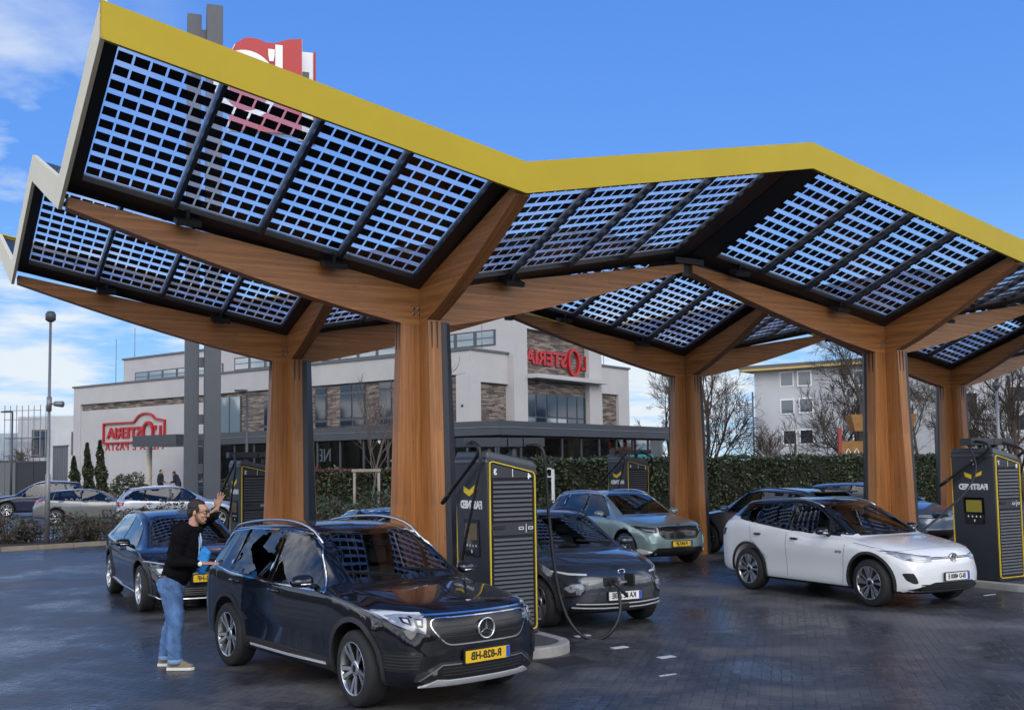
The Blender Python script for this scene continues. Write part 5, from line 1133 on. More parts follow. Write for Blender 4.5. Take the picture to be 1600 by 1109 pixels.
# ---- dark blue crossover behind the man
W6 = [([(-.56, .99), (-.66, 1.04), (-1.0, 1.27), (-1.26, 1.385), (-1.70, 1.42), (-1.78, 1.0)], M_CARGLASS), ([(-1.86, 1.005), (-1.80, 1.42), (-2.45, 1.40), (-2.80, 1.36), (-2.86, 1.06)], M_PRIV), ([(-2.93, 1.07), (-2.88, 1.345), (-3.10, 1.29), (-3.28, 1.19)], M_PRIV)]
EV6 = dict(W=.94, H=1.545, WB=2.9, FO=.845, RO=.935, lip=.80, cowl=(-.16, 1.0), ws=(-1.18, 1.455), top=(-1.75, 1.545), rt=(-3.32, 1.465), rg=(-3.62, 1.17), belt=(.96, 1.06), rw=.63, r=.365, rim='multi', nz=.50, blunt=.14, kf=.40, zb=.20, wins=W6, dlo=W6[0][0],
    screen=[(-.64, 1.03), (.64, 1.03), (.53, 1.405), (.40, 1.435), (-.40, 1.435), (-.53, 1.405)], rglass=[(-.56, 1.17), (.56, 1.17), (.48, 1.40), (-.48, 1.40)], arch=True, rocker=.30, sillstrip=[(-.45, .27), (-1.6, .28), (-2.5, .34)], doors=[[(-.45, .9), (-.5, .6), (-.53, .36)], [(-1.82, 1.0), (-1.83, .7), (-1.83, .32)]], handles=[(-1.62, .90), (-2.62, .93)], mirror=(-.74, 1.0), mirrormat=M_GLOSSBLACK, mirrorstrip=True, rails=(-1.2, -2.8, .03), railmat=M_GLOSSBLACK,
    marks=[('F', 'headlight', [(.52, .735), (.54, .60), (.72, .60), (.80, .68), (.89, .79), (.70, .765)], M_HLD, .006, True), ('F', 'headlight_lens', [(.58, .71), (.59, .63), (.71, .63), (.74, .69)], M_DRL, .010, True), ('F', '|running_light', [(.50, .745), (.70, .775), (.89, .80)], M_DRL, (.016, .012), True), ('F', '|running_light', [(.50, .745), (.53, .59), (.72, .585)], M_SILVER, (.012, .012), True), ('F', 'grille', [(-.50, .735), (-.52, .66), (.52, .66), (.50, .735)], M_GLOSSBLACK, .004, False),
           ('F', 'lower_grille', roundp([(-.74, .27), (-.70, .42), (.70, .42), (.74, .27)], .03), M_GRILLE, .005, False), ('F', '|lower_trim', [(-.84, .30), (-.70, .235), (0, .225), (.70, .235), (.84, .30)], M_SILVER, (.020, .014), False), ('F', '|hood_edge', [(-.80, .75), (-.5, .78), (0, .80), (.5, .78), (.80, .75)], M_BLACK, (.006, .001), False), ('R', 'tail_lamp', [(0, .98), (0, .95), (.80, .95), (.84, 1.0)], M_TAIL, .004, True)],
    extra=[fplate('K-682-HF', 'nl', .545, .02), louvers(-.66, .66, .28, .41, 4, M_SILVER)])
build_car('parked_car', 'dark blue crossover with yellow plate standing behind the man in the hoodie', 'car', EV6, (-5.247, 17.495), R(-60.2), 'cars at the charging bays', PA['ev6'])
# ---- simpler bodies for the cars further off
GEN = mk(ENY, dlotrim=None, rim='multi', marks=[m for m in ENY['marks'] if m[1] in ('headlight', 'grille', 'lower_grille', 'tail_lamp')], extra=[], ns=84, nj=34)
def tailgate(car, sk, part):
    m = MB(); sk.strip(m, [(-.62, .95), (-.66, .60), (.66, .60), (.62, .95)], 'R', 1, .008, .001); part('tailgate_seam', m, M_BLACK)
def spoiler(car, sk, part, z=1.55, x=-3.34):
    m = MB(); m.hexa([(x + .1, -.60, z - .01), (x + .1, .60, z - .01), (x - .20, .56, z - .02), (x - .20, -.56, z - .02), (x + .1, -.60, z + .02), (x + .1, .60, z + .02), (x - .20, .56, z + .005), (x - .20, -.56, z + .005)]); part('spoiler', m, M_GLOSSBLACK)
def fin(car, sk, part):
    h, n = sk.hit(-3.0, 0, 'T'); m = MB(); m.add([h + Vector(p) for p in ((.1, 0, 0), (-.08, -.025, -.01), (-.08, .025, -.01), (-.08, 0, .07))], [(0, 1, 3), (0, 3, 2), (1, 2, 3), (0, 2, 1)]); part('aerial', m, M_GLOSSBLACK)
def at_center(x, y, yaw, c): d = (c['WB'] + c['RO'] - c['FO']) / 2; return (x + math.cos(yaw) * d, y + math.sin(yaw) * d)
SUVC = mk(GEN, extra=[tailgate, spoiler, fin], railmat=M_GLOSSBLACK); y_ = R(119)
build_car('parked_car', 'dark grey coupe SUV seen from behind between the timber column and the white car', 'car', SUVC, at_center(6.35, 25.6, y_, SUVC), y_, 'cars at the charging bays', PA['suv'])
ION = mk(GEN, lip=.86, H=1.60, r=.36, rails=None, extra=[fplate('GP-MY 146', 'de', .52, .02)], marks=[('F', 'light_panel', roundp([(-.88, .80), (-.86, .69), (.86, .69), (.88, .80)], .02), M_GLOSSBLACK, .005, False), ('F', 'headlight', [(.55, .785), (.55, .71), (.84, .71), (.85, .785)], M_HL, .008, True), ('F', 'lower_grille', roundp([(-.74, .27), (-.70, .38), (.70, .38), (.74, .27)], .03), M_GRILLE, .005, False), ('F', '|lower_trim', [(-.8, .41), (0, .40), (.8, .41)], M_SILVER, (.03, .012), False)])
y_ = R(-58); build_car('parked_car', 'steel blue hatchback with black light panel and white plate below the hedge', 'car', ION, (11.1, 28.7), y_, 'cars at the charging bays', PA['ion'])
SED = mk(GEN, lip=.80, H=1.49, cowl=(-.25, .99), ws=(-1.2, 1.40), top=(-1.75, 1.49), rt=(-2.9, 1.40), rg=(-3.45, 1.08), belt=(.95, 1.02), wins=W6, dlo=W6[0][0], screen=EV6['screen'], rglass=EV6['rglass'], rails=None, r=.335, marks=EV6['marks'][:2], doors=EV6['doors'], dlotrim=M_CHROME, mirror=EV6['mirror'])
SED['dlo'] = grow(roundp([(-.52, .97), (-1.0, 1.30), (-1.26, 1.42), (-1.8, 1.45), (-2.5, 1.42), (-3.0, 1.30), (-3.24, 1.12), (-2.9, 1.04)], .05), .0)
y_ = R(-62); build_car('parked_car', 'blue saloon mostly hidden between the black SUV and the nearest timber column', 'car', SED, at_center(-2.2, 19.9, y_, SED), y_, 'cars at the charging bays', PA['blue'])
# ---- across the lane
WAG = mk(GEN, rim='five', extra=[tailgate, rplate('', 'de', .78), spoiler], railmat=M_SILVER, dlotrim=None, marks=[('R', 'tail_lamp', [(.42, 1.04), (.42, .90), (.82, .90), (.88, 1.05)], M_TAIL, .006, True), ('R', 'rear_bumper', [(-.7, .55), (-.66, .40), (.66, .40), (.7, .55)], M_CLAD, .006, False), ('S', 'tail_lamp', [(-3.42, 1.04), (-3.50, .90), (-3.70, .90), (-3.70, 1.05)], M_TAIL, .006, True)] + ENY['marks'][:3], doors=ENY['doors'])
build_car('parked_car', 'silver estate car in the car park with both right wheels towards the planting bed', 'car', WAG, (-11.75, 41.6), R(22), 'cars in the car park', PA['silver'])
HAT = mk(WAG, H=1.50, cowl=(-.3, 1.0), ws=(-1.15, 1.42), top=(-1.75, 1.50), rt=(-3.05, 1.42), rg=(-3.48, 1.10), belt=(.94, 1.03), lip=.82, wins=[(w, M_CARGLASS) for w, g_ in W6], screen=EV6['screen'], rglass=EV6['rglass'], rails=None, dlotrim=None, r=.325, mirror=EV6['mirror'], extra=[tailgate, rplate('', 'de', .70)])
build_car('parked_car', 'grey hatchback in the car park showing its red tail lamps behind the lamp post', 'car', HAT, (-16.6, 45.4), R(14), 'cars in the car park', PA['grey'])
SU2 = mk(GEN, H=1.76, ws=(-1.22, 1.64), top=(-1.75, 1.76), rt=(-3.35, 1.68), rails=(-1.2, -3.2, .05), marks=ENY['marks'][:7], dlotrim=None)
SU2['wins'] = [([(x, z + .08 * max(0, (z - 1.1) / .4)) for x, z in w], M_CARGLASS) for w, g_ in WE]; SU2['dlo'] = [(x, z + .08 * max(0, (z - 1.1) / .4)) for x, z in ENY['dlo']]
build_car('parked_car', 'navy blue SUV facing left in the car park behind the lamp post', 'car', SU2, (-25.4, 52.8), R(204), 'cars in the car park', PA['navy'])
def roofsign(car, sk, part):
    h, n = sk.hit(-1.9, 0, 'T'); m = MB(); m.prism(roundp([(-.30, 0), (.30, 0), (.26, .16), (-.26, .16)], .03), lambda a, b, d: (h.x + d, a, h.z + b), -.06, .06); part('roof_sign', m, P('roof_sign_white', (.72, .62, .60), .4))
TAX = mk(SED, rails=None, extra=[roofsign], dlotrim=None)
build_car('parked_car', 'dark saloon carrying a pale roof sign at the far left of the car park', 'car', TAX, (-32.2, 58.0), R(204), 'cars in the car park', PA['suv'])
# ------------------------------------------------------------------ chargers
M_CAB = P('cabinet_grey', (.030, .034, .043), .42, var=.06, vscale=2)
M_CABTOP = P('cabinet_lid', (.055, .062, .075), .4)
M_SLAT = P('louver_slat', (.050, .058, .072), .38)
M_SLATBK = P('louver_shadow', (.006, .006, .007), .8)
M_CABLE = P('cable_rubber', (.012, .012, .013), .5)
M_CHEV = P('chevron_yellow', (.78, .56, .03), .4)
M_DISP = P('charger_display', (.05, .05, .02), .15, coat=.5, emit=(.42, .36, .05, .12))
M_DISPD = P('charger_display_dim', (.04, .035, .02), .15, coat=.5, emit=(.35, .22, .05, .06))
def charger(u, v, label, na, nb, lit=True, side=None):
    loc = can(u, v, .12); c = thing('charging_station', label, 'charger', loc, TH, 'fast chargers under the canopy')
    W2, D2, HT = .375, .43, 2.26
    b = MB(); b.hexa([(-W2 + .06, -D2, 0), (W2, -D2, 0), (W2, D2, 0), (-W2 + .06, D2, 0), (-W2, -D2, HT - .0), (W2, -D2, HT - .14), (W2, D2, HT - .14), (-W2, D2, HT)])
    body = b.build('cabinet', M_CAB, c, bevel=.025)
    b = MB(); b.hexa([(-W2 - .012, -D2 - .004, HT - .10), (W2 + .012, -D2 - .004, HT - .24), (W2 + .012, D2 + .012, HT - .24), (-W2 - .012, D2 + .012, HT - .10), (-W2 + .03, -D2 + .02, HT + .06), (W2 - .03, -D2 + .02, HT - .08), (W2 - .03, D2 - .02, HT - .08), (-W2 + .03, D2 - .02, HT + .06)]); b.build('lid', M_CABTOP, c, bevel=.02)
    b = MB(); b.box((-W2 + .04, -D2 + .03, -.12), (W2 - .03, D2 - .03, .0)); b.build('plinth', M_BLACK, c)
    b = MB()
    for k, (x0, x1) in enumerate(((-.52, .12), (.135, .36), (.375, .70))): b.box((x0, -.12, HT + .11), (x1, .12, HT + .23))
    b.tube([(-.1, 0, HT - .05), (-.1, 0, HT + .11)], .05, 8); b.tube([(.28, 0, HT - .1), (.28, 0, HT + .11)], .05, 8); b.build('cable_arm', M_CAB, c, bevel=.008)
    for sgn in (-1, 1):
        fn = lambda a, z, d, s=sgn: (a * (1 if s < 0 else -1) if False else a, s * (D2 + d), z)
        sl = lambda x: -.16 * (x + .34) / .68
        top = 2.20
        out = roundp([(-.335, .06), (.335, .06), (.335, top + sl(.335)), (-.335, top + sl(-.335))], .06, 4); inn = grow(out, -.0115); k = len(out)
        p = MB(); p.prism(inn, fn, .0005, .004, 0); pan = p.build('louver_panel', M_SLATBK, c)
        r = MB(); vs = [fn(a, z, d) for d in (.0, .024) for pl in (out, inn) for a, z in pl]; fs = []
        for i in range(k):
            j = (i + 1) % k; fs += [(i, j, k + j, k + i), (2 * k + i, 3 * k + i, 3 * k + j, 2 * k + j), (i, 2 * k + i, 2 * k + j, j), (k + i, k + j, 3 * k + j, 3 * k + i)]
        r.add(vs, fs); r.build('yellow_edge', M_YELLOW, c)
        s = MB()
        def slats(z0, z1, n):
            st = (z1 - z0) / n
            for q_ in range(n):
                z = z0 + st * q_; s.hexa([fn(-.285, z, .004), fn(.285, z, .004), fn(.285, z, .022), fn(-.285, z, .022), fn(-.285, z + st * .62, .004), fn(.285, z + st * .62, .004), fn(.285, z + st * .48, .016), fn(-.285, z + st * .48, .016)])
        slats(.12, 1.24, 21); slats(1.44, 1.96, 9)
        s.build('louver_slat', M_SLAT, pan); pan.children[0]['kind'] = 'stuff'
        p = MB(); p.prism([(-.30, 1.255), (.30, 1.255), (.30, 1.41), (-.30, 1.41)], fn, .004, .012); p.build('panel_band', M_CAB, pan); p = MB(); p.prism([(-.30, 1.975), (.30, 1.975), (.30, top + sl(.30) - .03), (-.30, top + sl(-.30) - .03)], fn, .004, .012); p.build('panel_band', M_CAB, pan)
        p = MB(); p.prism(roundp([(-.28, 1.335), (-.12, 1.335), (-.12, 1.375), (-.28, 1.375)], .015), fn, .0122, .03); p.build('panel_lock', M_BLACK, pan)
        t = MB(); ms = True
        text_mb(na, .10, ms, .004, .002, 1., t, 0, lambda a, z, d: fn(-.25 + a, 2.05 + z, .0135 + d)); text_mb(nb, .10, ms, .004, .002, 1., t, 0, lambda a, z, d: fn(.25 + a, 1.99 + z, .0135 + d))
        t.prism([(.0, 1.985), (.008, 1.985), (.008, 2.09), (.0, 2.09)], fn, .0122, .0145); t.prism([(.19, 1.28), (.198, 1.28), (.198, 1.39), (.19, 1.39)], fn, .0122, .0145)
        for x in (.12, .26):
            for z0, z1 in ((1.318, 1.326), (1.346, 1.354)): t.prism([(x - .035, z0), (x + .035, z0), (x + .035, z1), (x - .035, z1)], fn, .0122, .0145)
            for a0, a1 in ((-.035, -.027), (.027, .035)): t.prism([(x + a0, 1.3262), (x + a1, 1.3262), (x + a1, 1.3458), (x + a0, 1.3458)], fn, .0122, .0145)
        t.build('lettering', M_SWHITE, pan)
    for sgn in (-1, 1):
        # logo, name and screen on both cable sides; sloping face
        def fn(a, z, d, s=sgn):
            x = (-W2 + .06 * (1 - z / HT)) if s < 0 else W2
            return (x + s * d, s * a, z)
        zz = 1.80 if sgn < 0 else 1.70
        t = MB(); h = .085
        if side is None:
            t.prism([(-.19, zz + .075), (-.04, zz + .02), (-.04, zz - .06), (-.19, zz - .005)], fn, .001, .005); t.prism([(-.0395, zz + .02), (.19, zz + .12), (.19, zz + .04), (-.0395, zz - .06)], fn, .001, .005)
        else:
            t.prism([(-.17, zz + .10), (-.015, zz + .04), (-.03, zz - .03), (-.155, zz + .02)], fn, .001, .005); t.prism([(.02, zz + .0), (.05, zz + .055), (.19, zz + .115), (.175, zz + .04)], fn, .001, .005)
        t.build('logo', M_CHEV, c)
        t = text_mb('FASTNED', .135, True, .007, .003, 1.02, None, 0, lambda a, z, d: fn(a, zz - .17 + z, .003 + d))
        t.build('lettering', M_SWHITE, c)
        if side: text_mb(side, .11, True, .003, .003, 1., None, 0, lambda a, z, d: fn(.02 + a, zz + .26 + z, .003 + d)).build('bay_number', M_SWHITE, c)
        s = MB(); s.prism(roundp([(-.20, .98), (.20, .98), (.20, 1.45), (-.20, 1.45)], .025), fn, .0, .014); scn = s.build('screen', M_GLOSSBLACK, c)
        s = MB(); s.prism([(-.155, 1.19), (.155, 1.19), (.155, 1.40), (-.155, 1.40)], fn, .0142, .0165); s.build('display', M_DISP if lit else M_DISPD, scn)
        s = MB()
        for a in (-.12, -.04, .04, .12): s.prism(roundp([(a - .012, 1.10), (a + .012, 1.10), (a + .012, 1.128), (a - .012, 1.128)], .006), fn, .0142, .016)
        s.prism(roundp([(-.012, 1.02), (.012, 1.02), (.012, 1.06), (-.012, 1.06)], .006), fn, .0142, .016); s.build('symbol', M_SWHITE, scn)
    return c
def cable(par, pts, r=.018):
    """world-space path, child of its charger"""
    P_ = np.array([list(p) for p in pts]); S_ = bspl(P_, 60)
    mb = MB(); mb.tube([Vector(p) for p in S_], r, 8); o = mb.build('cable', M_CABLE); o.parent = par; o.matrix_parent_inverse = Matrix.Translation(par.location).__matmul__(Matrix.Rotation(par.rotation_euler.z, 4, 'Z')).inverted(); return o
def plug(par, p, d, nm='plug'):
    mb = MB(); d = Vector(d).normalized(); mb.tube([p, p + d * .05, p + d * .06, p + d * .16, p + d * .24 + Vector((0, 0, -.03))], [.034, .034, .028, .026, .020], 10); o = mb.build(nm, M_CABLE); o.parent = par; o.matrix_parent_inverse = (Matrix.Translation(par.location) @ Matrix.Rotation(par.rotation_euler.z, 4, 'Z')).inverted(); return o
CH = {}
CH[3] = charger(-.1, -2.35, 'charging station numbered 3 and 4 beside the nose of the black SUV', '3', '4', False)
CH[7] = charger(2 * CA - .28, -2.35, 'charging station with lit yellow display at the right edge', '7', '8', True, '7')
CH[1] = charger(-.1, 2 * CB + 2.35, 'charging station partly hidden behind the far left timber column', '2', '1', False)
CH[5] = charger(2 * CA - .1, 2 * CB + 2.35, 'charging station in front of the hedge behind the grey green SUV', '6', '5', False)
def chl(c, x, y, z): return Matrix.Translation(c.location) @ Matrix.Rotation(TH, 4, 'Z') @ Vector((x, y, z))
def std_cables(c, plugs=(True, True)):
    """cable arms at both sides: a stiff hose down to the holster and the slack strand hanging to the ground"""
    for sg in (-1, 1):
        st = plugs[0 if sg < 0 else 1]
        if st is None: continue
        xe = -.47 if sg < 0 else .47; zt = 2.36 if sg < 0 else 2.28
        cable(c, [chl(c, xe * .8, -.05, 2.44), chl(c, xe, -.30, zt + .06), chl(c, xe, -.46, zt), chl(c, xe, -.40, zt - .10), chl(c, xe, -.05, 2.05), chl(c, xe, .30, 1.84), chl(c, xe, .54, 1.68)], .026)
        if st: cable(c, [chl(c, xe, -.44, zt), chl(c, xe, -.48, 2.2), chl(c, xe * 1.03, -.42, 2.0), chl(c, xe * 1.04, -.15, 1.35), chl(c, xe * 1.05, .05, .9), chl(c, xe * 1.05, .10, .55), chl(c, xe * 1.0, .05, .30), chl(c, xe * .9, .0, .22)], .020)
        mb = MB(); p = chl(c, xe, .40, 1.77); d = (chl(c, xe, .58, 1.66) - p).normalized(); mb.tube([p, p + d * .1, p + d * .24], [.030, .034, .028], 8); o = mb.build('plug', M_CABLE); o.parent = c; o.matrix_parent_inverse = (Matrix.Translation(c.location) @ Matrix.Rotation(TH, 4, 'Z')).inverted()
std_cables(CH[3], (True, None)); std_cables(CH[7], (False, True)); std_cables(CH[1]); std_cables(CH[5])
yk = R(-63.8); kf = Vector((math.cos(yk), math.sin(yk), 0)); kl = Vector((-math.sin(yk), math.cos(yk), 0)); sock = Vector((1.123, 15.187, .655)) + kf * .90 - kl * .20
plug(CH[3], sock, kf * .7 + Vector((0, 0, -.4)) + kl * .2)
hnd = sock + (kf * .7 + Vector((0, 0, -.4)) + kl * .2).normalized() * .24 + Vector((0, 0, -.03))
cable(CH[3], [chl(CH[3], .40, -.05, 2.38), chl(CH[3], .47, -.30, 2.40), chl(CH[3], .52, -.40, 2.34), dp(852, 742, 13.7), dp(857, 800, 13.75), dp(864, 870, 13.75), dp(872, 930, 13.75), dp(893, 985, 13.75), dp(930, 1006, 13.7), dp(962, 985, 13.7), dp(973, 945, 13.8), dp(962, 912, 13.95), hnd + Vector((.03, -.02, -.03)), hnd], .022)
cable(CH[7], [chl(CH[7], -.48, 0, 2.42), dp(1527, 722, 18.4), dp(1524, 745, 18.3), dp(1508, 770, 18.1), dp(1480, 797, 17.8), dp(1455, 818, 17.5), dp(1441, 829, 17.3)])
# ------------------------------------------------------------------ street lamps and posts
M_POLE = P('galvanised_pole', (.20, .205, .21), .45, metal=.5, var=.12, vscale=2)
M_DPOLE = P('dark_pole', (.045, .05, .058), .45)
b = gp(73, 853); lp = thing('street_lamp', 'tall galvanised lamp post with drum head and side spotlight in the planting bed', 'street lamp', b)
zt = dp(81.5, 503, b.y).z; zs = dp(77, 741, b.y).z
mb = MB(); mb.tube([(0, 0, 0), (0, 0, zs), (0, 0, zs + .03), (0, 0, zt)], [.075, .075, .050, .038], 12); mb.build('pole', M_POLE, lp)
mb = MB(); mb.lathe([(0, .34), (.10, .32), (.15, .24), (.15, .06), (.07, .0), (0, 0)], lambda a, c_, h: (a, c_, zt + h), 16); mb.build('lamp_head', M_DPOLE, lp)
za = dp(77, 631, b.y).z; mb = MB(); mb.tube([(0, 0, za - .22), (0, 0, za + .22)], .075, 10); mb.tube([(.05, 0, za), (.22, -.05, za)], .03, 8); mb.tube([(.20, -.05, za), (.46, -.12, za - .02)], [.075, .095], 12); mb.build('spotlight', M_POLE, lp)
def arm_lamp(px, ytop, Y, armdx, label):
    p = dp(px, ytop, Y); zt = p.z; t = thing('street_lamp', label, 'street lamp', (p.x, p.y, 0)); mb = MB(); mb.tube([(0, 0, 0), (0, 0, zt * .4), (0, 0, zt)], [.08, .07, .06], 10); mb.build('pole', M_DPOLE, t)
    mb = MB(); mb.box((min(0, armdx), -.10, zt - .02), (max(0, armdx), .10, zt + .08)); mb.build('lamp_head', M_DPOLE, t, bevel=.02)
arm_lamp(19.5, 644, 70, -.75, 'dark street lamp with flat arm at the far left edge'); arm_lamp(386, 611, 47.6, -.55, 'dark street lamp with flat arm in front of the brick wall'); arm_lamp(1461, 667, 70, -.55, 'grey street lamp with flat arm in front of the white block')
p = dp(1557, 610, 46); t = thing('street_lamp', 'grey lamp post with dark funnel head at the right behind the charger', 'street lamp', (p.x, p.y, 0)); mb = MB(); mb.tube([(0, 0, 0), (0, 0, p.z)], [.09, .06], 10); mb.build('pole', M_POLE, t)
mb = MB(); mb.lathe([(.05, 0), (.09, .12), (.16, .22), (.17, .40), (0, .42)], lambda a, c_, h: (a, c_, p.z - .05 + h), 16); mb.build('lamp_head', M_DPOLE, t)
z2 = dp(1562, 659, 46).z; mb = MB(); mb.box((.0, -.04, z2 - .04), (.42, .04, z2 + .04)); mb.build('spotlight', M_DPOLE, t)
p = gp(866, 0) if False else None
mp_ = dp(864, 767, 37); t = thing('marker_post', 'white marker post with a round ring head in front of the hedge', 'post', (mp_.x, mp_.y, 0)); mb = MB(); ztp = dp(864, 733, 37).z; mb.box((-.05, -.03, 0), (.06, .03, ztp)); mb.build('post', M_SWHITE, t, bevel=.01)
mb = MB(); mb.tube([(-.12 + .13 * math.cos(a), -.01, ztp - .12 + .15 * math.sin(a)) for a in [2 * math.pi * k / 20 for k in range(21)]], .028, 6); mb.build('ring', M_SWHITE, t)
# sapling stakes
s0 = dp(573, 790, 38); s0.z = 0
t = thing('tree_stake', 'pale wooden stake frame of two posts and a cross rail', 'stakes', s0); M_STAKE = P('stake_wood', (.30, .27, .22), .85, var=.2)
ztp = dp(573, 735, 38).z
for px in (554, 592): x = (px - 573) / CAM_F * 38; mb = MB(); mb.tube([(x, 0, 0), (x, 0, ztp)], .05, 8); mb.build('post', M_STAKE, t)
mb = MB(); mb.box((-.52, -.09, ztp - .04), (.52, -.052, ztp + .06)); mb.build('cross_rail', M_STAKE, t)
# ------------------------------------------------------------------ ground details
M_STUD = P('white_marker_block', (.55, .56, .58), .6, var=.1); 
def stud(px, py, w_=.20, d_=.10, rot=0):
    p = gp(px, py); mb = MB(); M = Matrix.Translation(p) @ Matrix.Rotation(TH + rot, 4, 'Z'); mb.box((-w_ / 2, -d_ / 2, -.01), (w_ / 2, d_ / 2, .0045), 0, M); o = mb.build('marking', M_STUD); o['kind'] = 'structure'
for px, py in ((910, 993), (968, 1011), (1041, 1026), (1043, 1054), (1546, 929)): stud(px, py, .22 if px < 1100 else .30, .10 if px < 1042 else .03)
p = gp(884, 1033); mb = MB(); M = Matrix.Translation(p) @ Matrix.Rotation(TH, 4, 'Z'); mb.box((-.30, -.26, -.01), (.30, .26, .003), 0, M); mb.box((-.26, -.22, .0032), (.26, .22, .005), 1, M); o = tag(mb.build('drain_cover', [P('cast_iron', (.03, .028, .026), .6, var=.2), P('drain_grid', (.018, .017, .016), .7, var=.3, vscale=20)]), 'dark square drain cover in the paving beside the kerb end', 'drain cover')
# ------------------------------------------------------------------ vegetation
M_LEAF = [P('hedge_leaf_dark', (.018, .030, .012), .55), P('hedge_leaf_mid', (.034, .052, .018), .5), P('hedge_leaf_pale', (.085, .105, .045), .45), P('leaf_red', (.16, .045, .035), .55), P('leaf_brown', (.085, .058, .030), .7)]
M_BARK = P('bark_brown', (.070, .052, .040), .9, var=.3, vscale=6); M_BARK2 = P('bark_grey', (.12, .10, .085), .9, var=.3, vscale=6); M_TWIGR = P('twig_red', (.085, .052, .042), .9)
def leaf_cloud(rng, pts, size, weights, mats_n=5, up=.3):
    """one leaf-sized quad at every point"""
    mb = MB(); n = len(pts); A = rng.normal(size=(n, 3)); A[:, 2] *= .6; A /= np.linalg.norm(A, axis=1)[:, None]; B = rng.normal(size=(n, 3)); B -= (B * A).sum(1)[:, None] * A; B /= np.linalg.norm(B, axis=1)[:, None]
    sz = size * rng.uniform(.6, 1.3, n)[:, None]; a = A * sz; b = B * sz * .55; P0 = np.asarray(pts)
    V_ = np.stack([P0 - a, P0 + b, P0 + a, P0 - b], 1).reshape(-1, 3); mb.v = [tuple(x) for x in V_]; mb.f = [(4 * i, 4 * i + 1, 4 * i + 2, 4 * i + 3) for i in range(n)]; mb.m = list(rng.choice(mats_n, n, p=weights)); mb.sm = [False] * n
    return mb
def hedge(name, label, A, B, depth, ht, n, size, weights, seed, topw=None, cat='hedge'):
    rng = np.random.default_rng(seed); A = Vector(A).to_3d(); B = Vector(B).to_3d(); d = (B - A); L_ = d.length; ang = math.atan2(d.y, d.x)
    h = thing(name, label, cat, A, ang)
    mb = MB(); k = int(L_ / .6); 
    for i in range(k):
        x0, x1 = L_ * i / k, L_ * (i + 1) / k; t = ht - .12 + rng.uniform(-.05, .03); mb.box((x0 + .001, .10 + rng.uniform(0, .05), .0), (x1 - .001, depth - .1, t))
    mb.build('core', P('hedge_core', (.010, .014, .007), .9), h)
    nf = int(n * .72); fx = rng.uniform(0, L_, nf); fz = rng.uniform(.02, ht, nf); bulge = .09 * np.sin(fx * 2.1 + 1) * np.cos(fz * 2.7 + fx) + .06 * np.sin(fx * 5.3 + fz * 4)
    fy = .06 + bulge + rng.normal(0, .06, nf)
    nt = n - nf; tx = rng.uniform(0, L_, nt); ty = rng.uniform(0, depth, nt); tz = ht - .06 + .06 * np.sin(tx * 1.7) + .04 * np.sin(tx * 6.1) + np.abs(rng.normal(0, .07, nt))
    pts = np.vstack([np.stack([fx, fy, fz], 1), np.stack([tx, ty, tz], 1)])
    lb = leaf_cloud(rng, pts, size, weights)
    if topw is not None: lb.m = lb.m[:nf] + list(rng.choice(5, nt, p=topw))
    lb.build('leaves', M_LEAF, h); return h
hA = can(15.0, 21.8); hB = can(47, 21.8)
hedge('hedge', 'long clipped dark green hedge running behind the parked cars to the right', hA, hB, 1.2, 2.42, 30000, .075, [.34, .40, .20, .0, .06], 3)
h0 = dp(478, 735, 45.5); h1 = dp(715, 735, 42.5); h0.z = h1.z = 0
hedge('hedge', 'shorter hedge with red tipped top in front of the restaurant glazing', h0, h1, 1.0, 2.05, 9000, .085, [.30, .36, .22, .04, .08], 4, [.12, .18, .2, .38, .12])
h2 = dp(735, 735, 41.2); h3 = dp(868, 735, 41.4); h2.z = h3.z = 0
hedge('hedge', 'low hedge piece with ragged top behind the charging station numbered 3', h2, h3, 1.0, 2.22, 7000, .08, [.34, .38, .20, .0, .08], 5)
def shrub(px, py, Y, wd, ht, label, n, weights, seed, group=None, twig=True, size=.05, name='shrub', z0=0.):
    rng = np.random.default_rng(seed); p = dp(px, py, Y); s = thing(name, label, 'shrub', (p.x, p.y, z0), 0, group)
    if twig:
        mb = MB()
        for k in range(46):
            a = rng.uniform(0, 6.28); r = rng.uniform(.2, .62) * wd; h_ = ht * rng.uniform(.6, 1.1); mb.tube([(rng.normal(0, .05), rng.normal(0, .05), 0), (r * .5 * math.cos(a), r * .4 * math.sin(a), h_ * .5), (r * math.cos(a), r * .8 * math.sin(a), h_)], [.014, .009, .004], 4, 0, False)
        mb.build('stems', M_BARK2, s)
    u = rng.normal(size=(n, 3)); u /= np.linalg.norm(u, axis=1)[:, None]; rr = rng.uniform(.55, 1, n)[:, None] ** .6
    lump = 1 + .22 * np.sin(u[:, :1] * 5 + seed) * np.cos(u[:, 1:2] * 4 + 2 * seed) + .12 * np.sin(u[:, 2:3] * 9)
    pts = u * rr * lump * np.array([wd / 2, wd / 2 * .85, ht / 2]) + np.array([0, 0, ht * .52]); pts[:, 2] = np.maximum(pts[:, 2], .03)
    leaf_cloud(rng, pts, size, weights).build('leaves', M_LEAF, s); return s
bedw = [.22, .20, .10, .06, .42]
